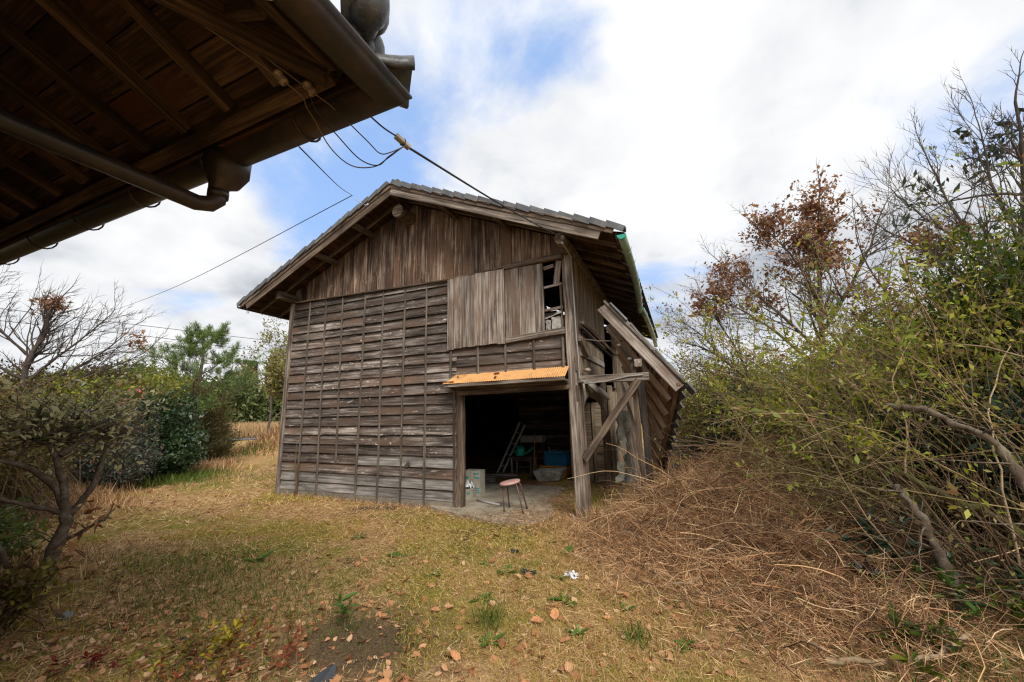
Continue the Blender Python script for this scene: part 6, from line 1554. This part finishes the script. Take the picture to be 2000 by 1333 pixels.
# tan weeds along the hedge and path edge
parts = [tuft_field(-3.0, -2.1, 0.9, 0.35, 3200, 0.32, 0.008), tuft_field(-5.6, 1.3, 0.6, 0.45, 1800, 0.34, 0.012), tuft_field(-5.9, 1.9, 0.35, 0.4, 700, 0.28, 0.014), tuft_field(1.6, -3.9, 0.7, 0.35, 1500, 0.2, 0.006), tuft_field(-8.7, 7.1, 0.9, 1.2, 4200, 0.30, 0.028), tuft_field(6.15, -0.15, 0.15, 0.15, 260, 0.2, 0.005), tuft_field(5.75, -0.42, 0.25, 0.12, 300, 0.09, 0.004), tuft_field(5.8, 1.2, 0.35, 0.7, 900, 0.16, 0.006)]
parts += [tuft_field(0.35+0.3*i, -0.13, 0.10, 0.05, 55, 0.10, 0.005) for i in range(12)]
V, F = cat(parts); tag(big_obj('dry_weeds', V, F, L['brush']), kind='stuff')
# brush heap
n = 15000
cxs = np.array([[8.3, 0.9, 0.85, 1.2], [7.5, 0.0, 0.5, 0.5], [8.3, -0.9, 0.7, 0.7], [8.7, 2.4, 0.9, 1.0], [7.2, -0.75, 0.55, 0.55], [8.35, -2.0, 0.5, 0.4]])
ch = r5.choice(6, n, p=[0.32, 0.16, 0.22, 0.10, 0.14, 0.06])
x = cxs[ch, 0]+r5.normal(size=n)*cxs[ch, 2]*0.8; y = cxs[ch, 1]+r5.normal(size=n)*cxs[ch, 3]*0.8
k = ((x > 6.35) | (y < -0.1)) & (x > 6.2); x, y = x[k], y[k]; n = len(x)
az = r5.random(n)*2*np.pi; el = r5.normal(size=n)*0.30
Ln = 0.16+0.40*r5.random(n)**1.6; K = 5
p = np.stack([x, y, height(x, y)+0.01+0.17*r5.random(n)**1.5], 1); pts = [p.copy()]; d_ = np.stack([np.cos(az)*np.cos(el), np.sin(az)*np.cos(el), np.sin(el)], 1)
for i in range(K-1):
    d_ = nrm(d_+r5.normal(size=(n, 3))*0.26+np.array([0, 0, -0.06])); p = p+d_*(Ln/(K-1))[:, None]
    p[:, 2] = np.maximum(p[:, 2], height(p[:, 0], p[:, 1])+0.003); pts.append(p.copy())
pts = np.stack(pts, 1); rad = (0.0011+0.0026*r5.random(n)**2.5)
dk = (pnoise(pts[:, 0, 0], pts[:, 0, 1], 4.0)+0.5*r5.normal(size=n)) > 0.25
for nm_, sel, mt in (('brush_heap', ~dk, L['brush']), ('brush_stems', dk, L['brushdark'])):
    V, F = tubes_np([(pts[i], np.full(K, rad[i])) for i in np.nonzero(sel)[0]], 3)
    tag(big_obj(nm_, V, F, mt), kind='stuff')
m2 = 1500
ch2 = r5.choice(6, m2, p=[0.36, 0.16, 0.22, 0.12, 0.10, 0.04]); x = cxs[ch2, 0]+r5.normal(size=m2)*cxs[ch2, 2]*0.8; y = cxs[ch2, 1]+r5.normal(size=m2)*cxs[ch2, 3]*0.8
k = ((x > 6.5) | (y < -0.3)) & (x > 6.6); x, y = x[k], y[k]; m2 = len(x); az = r5.random(m2)*2*np.pi; el = 0.35+0.6*r5.random(m2); Ln = 0.15+0.45*r5.random(m2)**1.5
d_ = np.stack([np.cos(az)*np.cos(el), np.sin(az)*np.cos(el), np.sin(el)], 1); p = np.stack([x, y, height(x, y)], 1); tp_ = [p.copy()]
for i in range(4):
    d_ = nrm(d_+r5.normal(size=(m2, 3))*0.2+np.array([0, 0, -0.12])); p = p+d_*(Ln/4)[:, None]; tp_.append(p.copy())
tp_ = np.stack(tp_, 1); V, F = tubes_np([(tp_[i], np.linspace(0.0026, 0.0012, 5)) for i in range(m2)], 3)
tag(big_obj('brush_twigs', V, F, L['brush']), kind='stuff')
# fine hair-like straw on the heap
n = 115000
ch = r5.choice(6, n, p=[0.28, 0.18, 0.20, 0.08, 0.18, 0.08])
x = cxs[ch, 0]+r5.normal(size=n)*cxs[ch, 2]; y = cxs[ch, 1]+r5.normal(size=n)*cxs[ch, 3]
k = ((x > 6.3) | (y < -0.1)) & (x > 6.0); x, y = x[k], y[k]; n = len(x)
az = r5.random(n)*2*np.pi; el = r5.normal(size=n)*0.4+0.1
D = np.stack([np.cos(az)*np.cos(el), np.sin(az)*np.cos(el), np.sin(el)], 1)
V, F = leaves_np(np.stack([x, y, height(x, y)+0.13*r5.random(n)**1.8], 1), D, rand_unit(n, r5), 0.05+0.15*r5.random(n), 0.0040, 0.1)
tag(big_obj('brush_straw', V, F, L['brush']), kind='stuff')
# dead leaves
def leaf_mesh(n, x, y, s, mat, name, z=0.01, parent=None):
    """curled six-point leaves"""
    az = r5.random(n)*2*np.pi; D = np.stack([np.cos(az), np.sin(az), r5.normal(size=n)*0.25], 1); N = nrm(np.stack([r5.normal(size=n)*0.45, r5.normal(size=n)*0.45, np.ones(n)], 1))
    D = nrm(D); N = nrm(N-D*np.sum(N*D, -1, keepdims=True)); S = np.cross(D, N); s = s[:, None]; w = s*(0.26+0.14*r5.random((n, 1))); c = r5.normal(size=(n, 1))*0.35
    P = np.stack([x, y, height(x, y)+z], 1)
    pts = [P, P+D*s*0.3+S*w+N*w*c, P+D*s*0.7+S*w*0.8+N*w*c*1.2, P+D*s+N*s*0.2*c, P+D*s*0.7-S*w*0.8+N*w*c*1.2, P+D*s*0.3-S*w+N*w*c, P+D*s*0.3, P+D*s*0.7]
    V = np.stack(pts, 1).reshape(-1, 3); b = np.arange(n)[:, None]*8
    F = np.concatenate([b+np.array(q) for q in ((0, 1, 6, 6), (1, 2, 7, 6), (2, 3, 7, 7), (3, 4, 7, 7), (4, 5, 6, 7), (5, 0, 6, 6))])
    return V, F
def leaf_tris(V, F):
    T = []
    for q in (0, 1, 2): T.append(F[:, [0, 1, 2]])
    return np.concatenate([F[:, [0, 1, 2]], F[(F[:, 2] != F[:, 3])][:, [0, 2, 3]]])
x, y, d = scatter(5200, 2.2, 14, pw=0.9); xe = np.concatenate([4.0+0.7*r5.normal(size=900), 8.1+0.5*r5.normal(size=420), 3.1+0.6*r5.normal(size=500), -2.5+1.6*r5.normal(size=900), 6.7+0.35*r5.normal(size=260)]); ye = np.concatenate([-3.85+0.35*r5.normal(size=900), -2.1+0.35*r5.normal(size=420), -3.5+0.4*r5.normal(size=500), -1.7+0.5*r5.normal(size=900), -0.8+0.5*r5.normal(size=260)]); x = np.concatenate([x, xe]); y = np.concatenate([y, ye]); d = np.hypot(x-CAM.x, y-CAM.y); k = slab_free(x, y) & ((pnoise(x, y, 1.7) > -0.25) | (r5.random(len(x)) < 0.4)); x, y, d = x[k], y[k], d[k]
V, F = leaf_mesh(len(x), x, y, 0.025+0.045*r5.random(len(x)), L['litter'], 'leaf_litter')
tag(big_obj('leaf_litter', V, leaf_tris(V, F), L['litter']), kind='stuff')
# the biggest dead leaves near the camera, one object each
cnt = 0
while cnt < 110:
    x, y, d = scatter(1, 2.4, 5.2, -60, 38)
    if not slab_free(x, y)[0]: continue
    V, F = leaf_mesh(1, x, y, np.array([0.055+0.05*r5.random()]), None, '', 0.014)
    c0 = V.mean(0)
    me = bpy.data.meshes.new('fallen_leaf'); me.from_pydata([tuple(v) for v in (V-c0)], [], [tuple(f) for f in leaf_tris(V, F)]); me.materials.append(M['deadleaf'])
    o = bpy.data.objects.new('fallen_leaf', me); link(o, None, Matrix.Translation(tuple(c0)))
    tag(o, 'curled brown dead leaf lying on the dry grass in front of the barn', 'leaf', 'large dead leaves on the lawn')
    cnt += 1
# larger dead canes tangled in the heap, past counting
n = 520
ch = r5.choice(6, n, p=[0.34, 0.14, 0.24, 0.14, 0.08, 0.06])
x = cxs[ch, 0]+r5.normal(size=n)*cxs[ch, 2]*0.8; y = cxs[ch, 1]+r5.normal(size=n)*cxs[ch, 3]*0.8
k = ((x > 6.5) | (y < -0.3)) & (x > 6.5); x, y = x[k], y[k]; n = len(x)
az = r5.random(n)*2*np.pi; el = 0.1+r5.normal(size=n)*0.22; Ln = 0.5+0.9*r5.random(n); K = 9
p = np.stack([x, y, height(x, y)+0.05+0.14*r5.random(n)], 1); pts = [p.copy()]; d_ = np.stack([np.cos(az)*np.cos(el), np.sin(az)*np.cos(el), np.sin(el)], 1)
for i in range(K-1):
    d_ = nrm(d_+r5.normal(size=(n, 3))*0.16+np.array([0, 0, -0.05])); p = p+d_*(Ln/(K-1))[:, None]
    p[:, 2] = np.maximum(p[:, 2], height(p[:, 0], p[:, 1])+0.02); pts.append(p.copy())
pts = np.stack(pts, 1); rad = 0.0018+0.0085*r5.random(n)**4
V, F = tubes_np([(pts[i], np.linspace(rad[i], rad[i]*0.4, K)) for i in range(n)], 4)
tag(big_obj('brush_canes', V, F, L['brush']), kind='stuff')

# ------------------------------------------------------------------ single small things
def stick(name, label, pts, r0, r1, mat, twigs=0, group=None, seed=0):
    r = np.random.default_rng(seed+300); P_, rr = limb(pts, r0, r1); T = [(P_, rr)]
    for k in range(twigs):
        i = r.integers(3, 11); d = nrm(P_[i+1]-P_[i])+r.normal(size=3)*0.6; d = nrm(d); q = P_[i]; sp = [q]
        for m in range(12): q = q+d*0.02+r.normal(size=3)*0.004; sp.append(q)
        T.append((np.array(sp), np.linspace(rr[i]*0.5, rr[i]*0.2, 13)))
    V, F = tubes_np(T, 7); return tag(big_obj(name, V, F, mat, None, True), label, 'stick', group)
stick('dead_stick', 'tall pale stick standing upright out of the brush heap', [(8.04, 0.58, 0.45), (8.10, 0.57, 0.85), (8.16, 0.55, 1.05), (8.34, 0.55, 1.36)], 0.016, 0.007, M['palestick'], 1, 'dead sticks in the brush heap', 1)
stick('dead_stick', 'mossy forked branch lying on the lower slope of the heap', [(8.10, -1.38, 0.12), (8.25, -1.2, 0.24), (8.38, -1.05, 0.36), (8.55, -0.85, 0.5), (8.78, -0.62, 0.62)], 0.022, 0.010, M['mossbark'], 3, 'dead sticks in the brush heap', 2)
stick('dead_stick', 'long thin pale twig arching from the heap toward the thicket', [(7.7, 1.3, 0.75), (7.95, 1.2, 0.98), (8.3, 0.9, 0.98), (8.6, 0.6, 0.88)], 0.007, 0.004, M['palestick'], 1, 'dead sticks in the brush heap', 3)
stick('dead_stick', 'long bare stick on the ground along the bottom right corner', [(8.05, -2.62, 0.05), (8.35, -2.55, 0.06), (8.6, -2.45, 0.10), (8.82, -2.30, 0.17)], 0.016, 0.013, M['palestick'], 0, 'dead sticks in the brush heap', 4)
stick('dead_stick', 'slender stick reaching into the lower right from the lawn', [(7.65, -1.95, 0.06), (7.85, -2.2, 0.07), (8.0, -2.45, 0.07), (8.12, -2.62, 0.08)], 0.010, 0.006, M['palestick'], 1, 'dead sticks in the brush heap', 5)
stick('dead_stick', 'twisted root like stick on the lawn left of the heap', [(7.05, -1.62, 0.05), (7.12, -1.78, 0.08), (7.25, -1.86, 0.05), (7.40, -1.84, 0.07), (7.45, -1.75, 0.10)], 0.010, 0.006, M['palestick'], 1, 'dead sticks in the brush heap', 6)
stick('dead_stick', 'pale curved bramble cane over the heap beside the corner post', [(6.75, 0.1, 0.45), (7.0, 0.0, 0.66), (7.3, -0.05, 0.60), (7.6, -0.1, 0.42)], 0.007, 0.004, M['palestick'], 1, 'dead sticks in the brush heap', 7)
stick('dead_stick', 'thin cane standing up before the collapsed roof', [(6.86, 0.05, 0.1), (6.85, 0.06, 0.5), (6.83, 0.05, 0.9)], 0.008, 0.006, M['palestick'], 1, 'dead sticks in the brush heap', 8)
stick('dead_stick', 'straight broken cane lying across the middle of the heap', [(7.5, -0.5, 0.30), (7.9, -0.55, 0.36), (8.3, -0.75, 0.40)], 0.008, 0.005, M['palestick'], 1, 'dead sticks in the brush heap', 9)
stick('dead_stick', 'short cut cane pointing up near the dark nandina sprig', [(8.35, -1.2, 0.28), (8.5, -1.15, 0.38), (8.62, -1.1, 0.46)], 0.011, 0.010, M['palestick'], 0, 'dead sticks in the brush heap', 10)
stick('dead_stick', 'thin bare bramble looping out over the collapsed roof heap', [(7.4, 1.8, 0.7), (7.7, 1.5, 1.25), (8.1, 1.2, 1.30), (8.5, 1.0, 1.1)], 0.005, 0.003, M['palestick'], 2, 'dead sticks in the brush heap', 11)
plank_ = plank('lath', (6.42, 1.0, 0.1), (6.58, 1.15, 0.62), 0.03, 0.015, NF, M['greybeam'], None, 1); tag(plank_, 'grey lath leaning in the dark side opening of the barn', 'lath')
# heap of thin poles behind the collapsed roof
for i in range(16):
    a = 0.25+0.25*rng.normal(); c = np.array([7.75+0.18*rng.normal(), 5.4+0.6*rng.normal(), 0.0]); c[2] = hz(c[0], c[1])+0.06+0.028*i; h_ = 0.65
    m_ = MB(); m_.tube([(c[0]-h_*math.cos(a), c[1]-h_*math.sin(a), c[2]+0.03*rng.normal()), (c[0], c[1], c[2]), (c[0]+h_*math.cos(a), c[1]+h_*math.sin(a), c[2]+0.03*rng.normal())], [0.022, 0.020, 0.016], 7)
    tag(m_.build('pole', M['polewood'], None, True), 'weathered grey pole in the heap behind the collapsed roof', 'pole', 'poles heaped behind the collapsed roof')
# litter
def scrap(name, label, c, s, mat, cat_, n=7, amp=0.35, seed=1, holes=0):
    r = np.random.default_rng(seed); V = []; F = []
    for i in range(n):
        for j in range(n):
            u, v = i/(n-1)-0.5, j/(n-1)-0.5; k = 1+0.25*r.normal()
            V.append((c[0]+s[0]*u*k+0.02*s[0]*r.normal(), c[1]+s[1]*v*k, c[2]+abs(r.normal())*amp*min(s[0], s[1])*(1-abs(u))+0.004))
    for i in range(n-1):
        for j in range(n-1):
            if r.random() < holes or (abs(i-n/2+0.5)+abs(j-n/2+0.5) > n*0.72): continue
            F.append((i*n+j, (i+1)*n+j, (i+1)*n+j+1, i*n+j+1))
    o = mesh_obj(name, V, F, mat); o.modifiers.new('solid', 'SOLIDIFY').thickness = 0.002
    return tag(o, label, cat_)
scrap('plastic_scrap', 'crumpled white plastic scrap lying on the grass', (6.40, -1.93, hz(6.4, -1.93)+0.01), (0.12, 0.10), M['whitescrap'], 'litter', 9, 0.30, 9, 0.28)
scrap('plastic_scrap', 'small dark blue black scrap on the mossy grass', (5.70, -1.55, hz(5.7, -1.55)+0.01), (0.12, 0.06), M['blackscrap'], 'litter', 5, 0.25, 5)
scrap('plastic_scrap', 'black loop of plastic strap on the green grass', (6.02, -2.02, hz(6.02, -2.02)+0.01), (0.14, 0.08), M['blackscrap'], 'litter', 6, 0.3, 6, 0.4)
scrap('plastic_scrap', 'torn black film caught in the lower brush heap', (8.62, -1.55, hz(8.62, -1.55)+0.04), (0.22, 0.16), M['blackscrap'], 'litter', 7, 0.35, 7, 0.1)
# slate shard at the bottom of the picture
m_ = MB(); c = Vector((5.42, -3.71, hz(5.42, -3.71)))
m_.add([c+Vector(v)*0.72 for v in ((-0.09, -0.10, -0.03), (0.05, -0.12, -0.03), (0.07, 0.03, 0.0), (0.035, 0.07, 0.075), (-0.03, 0.02, 0.045), (-0.075, -0.11, 0.0), (0.06, -0.125, 0.0), (0.085, 0.035, 0.02), (0.04, 0.085, 0.085))],
       [(0, 1, 2, 3, 4), (5, 4, 3, 8, 7, 6), (0, 5, 6, 1), (1, 6, 7, 2), (2, 7, 8, 3), (0, 4, 5)])
tag(m_.build('slate_shard', M['slate']), 'pointed dark slate shard sticking out of the leaves at the bottom', 'stone')
for (x, y, s_, l_) in ((2.95, -3.92, 0.06, 'smooth grey stone sunk in the grass near the crooked trunk'), (4.10, -3.72, 0.035, 'small dark stone half hidden in the grass')):
    m_ = MB(); m_.ball((x, y, hz(x, y)), s_, (1.3, 0.8, 0.5), 12, 8); o = m_.build('stone', M['slate'] if s_ < 0.05 else M['stone'], None, True); tag(o, l_, 'stone', 'stones in the grass')
# seedlings and weeds
def sprig(name, label, cat_, c, nst, h, leaf, size, per, asp, seed, spread=0.08, group=None, stem=None, whorl=False):
    r = np.random.default_rng(seed); root = thing(name, label, cat_, (c[0], c[1], hz(*c)), group); T = []; P = []; D = []
    for i in range(nst):
        b = np.array([c[0]+r.normal()*spread, c[1]+r.normal()*spread, hz(*c)-0.01]); d = np.array([r.normal()*0.3, r.normal()*0.3, 1.0]); d /= np.linalg.norm(d); hh = h*(0.6+0.6*r.random()); q = b.copy(); pts = [q.copy()]
        for k in range(5):
            d = nrm(d+r.normal(size=3)*0.12); q = q+d*hh/5; pts.append(q.copy())
            if k >= 1:
                for m in range(per):
                    a = r.random()*6.28; P.append(q+d*hh/5*(r.random()-0.5)); D.append(np.array([math.cos(a), math.sin(a), 0.35+0.35*r.normal()]))
        P.append(q); D.append(d)
        T.append((np.array(pts), np.linspace(0.004, 0.0018, 6)))
    V, F = tubes_np(T, 4); tag(big_obj('stems', V, F, stem or M['twigbrown'], root), kind='stuff')
    P = np.array(P); D = nrm(np.array(D)); n = len(P); N = nrm(r.normal(size=(n, 3))*0.3+np.array([0, 0, 1.0])); ln = size*np.exp(r.normal(size=n)*0.25)
    N = nrm(N-D*np.sum(N*D, -1, keepdims=True)); S = np.cross(D, N); ln = ln[:, None]; w = ln*asp/2
    V = np.stack([P, P+D*ln*0.35+S*w+N*w*0.35, P+D*ln*0.7+S*w*0.75+N*w*0.2, P+D*ln-N*ln*0.1, P+D*ln*0.7-S*w*0.75+N*w*0.2, P+D*ln*0.35-S*w+N*w*0.35], 1).reshape(-1, 3)
    F = np.arange(n*6).reshape(-1, 6); F = np.concatenate([F[:, [0, 1, 2, 3]], F[:, [0, 3, 4, 5]]])
    big_obj('leaves', V, F, leaf, root)
    return root
sprig('seedling_clump', 'red and olive leafed seedling clump at the bottom of the lawn', 'seedlings', (4.72, -3.90), 44, 0.17, L['autumn'], 0.034, 3, 0.45, 401, 0.19)
sprig('seedling_clump', 'bright yellow leafed seedlings above the red clump', 'seedlings', (4.60, -3.72), 5, 0.18, leafmat('yellow_seedling_leaf', [(0, (0.34, 0.27, 0.02)), (1, (0.60, 0.46, 0.03))], 0.4), 0.045, 3, 0.38, 402, 0.06)
sprig('seedling_clump', 'small orange red seedlings right of the red clump', 'seedlings', (5.12, -3.72), 5, 0.16, leafmat('orange_seedling_leaf', [(0, (0.24, 0.05, 0.03)), (1, (0.40, 0.14, 0.05))], 0.4), 0.045, 2, 0.4, 403, 0.06)
sprig('seedling_clump', 'dark red leaves near the bottom left corner', 'seedlings', (4.0, -4.12), 5, 0.12, leafmat('dark_red_leaf', [(0, (0.12, 0.012, 0.012)), (1, (0.26, 0.03, 0.02))], 0.35), 0.042, 2, 0.4, 404, 0.08)
sprig('seedling', 'single green seedling with long leaves on the lawn', 'seedling', (5.0, -3.2), 2, 0.16, L['weed'], 0.085, 3, 0.3, 405, 0.02)
sprig('nandina_sprig', 'dark blue green nandina sprig drooping from the heap edge', 'plant', (8.72, -1.35), 7, 0.42, L['bluegreen'], 0.10, 3, 0.42, 406, 0.10)
sprig('nandina_sprig', 'small bright green sprig below the blue green nandina', 'plant', (8.62, -1.62), 3, 0.18, L['weed'], 0.055, 3, 0.3, 407, 0.03)
sprig('broadleaf_plant', 'broad shiny green leaves at the bottom right corner', 'plant', (8.60, -2.28), 7, 0.16, L['bigleaf'], 0.085, 3, 0.36, 408, 0.12)
sprig('broadleaf_plant', 'fresh green five leaved plant in the shade at right', 'plant', (8.98, -1.72), 6, 0.24, L['weed'], 0.08, 3, 0.42, 409, 0.12)
sprig('broadleaf_plant', 'dark green plants under the stems at the lower right edge', 'plant', (9.35, -2.15), 12, 0.30, L['bigleaf'], 0.075, 4, 0.38, 410, 0.22)
sprig('broadleaf_plant', 'deep green leafy plants at the foot of the thicket', 'plant', (9.25, -1.5), 12, 0.34, L['camellia'], 0.075, 4, 0.40, 411, 0.22)
sprig('orange_sprig', 'small sprig of orange dead leaves at the foot of the corner post', 'plant', (6.30, -0.22), 4, 0.16, leafmat('orange_dead_leaf', [(0, (0.42, 0.17, 0.05)), (1, (0.62, 0.32, 0.12))], 0.4), 0.05, 3, 0.4, 412, 0.04)
sprig('yellow_flower', 'tiny yellow flower cluster beyond the collapsed roof', 'flower', (7.9, 2.6), 2, 0.75, leafmat('yellow_petal', [(0, (0.75, 0.58, 0.02)), (1, (0.85, 0.70, 0.05))], 0.3), 0.05, 1, 0.6, 413, 0.03)
def rosette(c, nl, size, seed, label, h=0.35):
    r = np.random.default_rng(seed); az = np.linspace(0, 6.28, nl, endpoint=False)+r.normal(size=nl)*0.25
    D = np.stack([np.cos(az), np.sin(az), h+0.2*r.normal(size=nl)], 1); P = np.tile([[c[0], c[1], hz(*c)]], (nl, 1))+r.normal(size=(nl, 3))*0.012*np.array([1, 1, 0.1])
    D = nrm(D); N = np.tile([[0, 0, 1.0]], (nl, 1)); N = nrm(N-D*np.sum(N*D, -1, keepdims=True)); S = np.cross(D, N); ln = (size*np.exp(r.normal(size=nl)*0.25))[:, None]; w = ln*0.16
    V = np.stack([P, P+D*ln*0.4+S*w, P+D*ln*0.75+S*w*0.9-N*ln*0.05, P+D*ln-N*ln*0.22, P+D*ln*0.75-S*w*0.9-N*ln*0.05, P+D*ln*0.4-S*w], 1).reshape(-1, 3)
    F = np.arange(nl*6).reshape(-1, 6); F = np.concatenate([F[:, [0, 1, 2, 3]], F[:, [0, 3, 4, 5]]])
    return tag(big_obj('weed', V, F, L['weed']), label, 'weed', 'green weeds on the lawn')
weeds = [((5.45, -1.10), 'green weed rosette nearest the front edge of the concrete floor'), ((5.92, -1.0), 'green weed rosette before the corner post where the brush begins'),
         ((6.20, -1.35), 'broad pale weed rosette at the left fringe of the brush heap'), ((5.55, -1.95), 'weed rosette left of the black plastic loop'),
         ((5.80, -2.05), 'weed rosette close to the black plastic loop'), ((5.25, -2.35), 'weed rosette behind the single long leafed seedling'),
         ((5.85, -2.55), 'weed rosette just behind the tall grass tuft'), ((6.45, -2.35), 'weed rosette between the white scrap and the camera'),
         ((6.65, -2.75), 'weed rosette right of the tall grass tuft'), ((6.15, -3.05), 'large weed rosette nearest the bottom of the picture'),
         ((6.9, -2.25), 'weed rosette before the twisted root like stick'), ((7.3, -2.6), 'weed rosette nearest the lower right sticks'),
         ((4.55, -2.0), 'lone weed rosette in the worn track on the left lawn'), ((3.6, -1.6), 'weed rosette in the moss before the slatted wall'),
         ((3.2, -2.6), 'weed rosette farthest left toward the crooked tree'), ((6.3, -2.0), 'weed rosette touching the white plastic scrap')]
for i, ((x, y), l_) in enumerate(weeds):
    rosette((x, y), 9+i % 5, 0.07+0.035*((i*7) % 5)/5, 500+i, l_, 0.3+0.12*(i % 3))
V, F = tuft_field(6.05, -2.86, 0.06, 0.06, 130, 0.19, 0.005); tag(big_obj('grass_tuft', V, F, L['grass']), 'taller tuft of green and brown grass in the middle foreground', 'grass tuft')
V, F = tuft_field(7.02, -2.62, 0.05, 0.05, 130, 0.09, 0.006); tag(big_obj('grass_tuft', V, F, L['grass']), 'short dense dark green tuft at the lower right of the lawn', 'grass tuft')
V, F = tuft_field(5.35, 1.35, 0.10, 0.08, 160, 0.14, 0.008); tag(big_obj('grass_tuft', V, F, L['grass']), 'green tuft growing on the dirt floor in the doorway', 'grass tuft')
V, F = tuft_field(5.62, -0.22, 0.06, 0.04, 40, 0.17, 0.007); tag(big_obj('grass_tuft', V, F, L['grass']), 'few green blades at the right foot of the doorway', 'grass tuft')
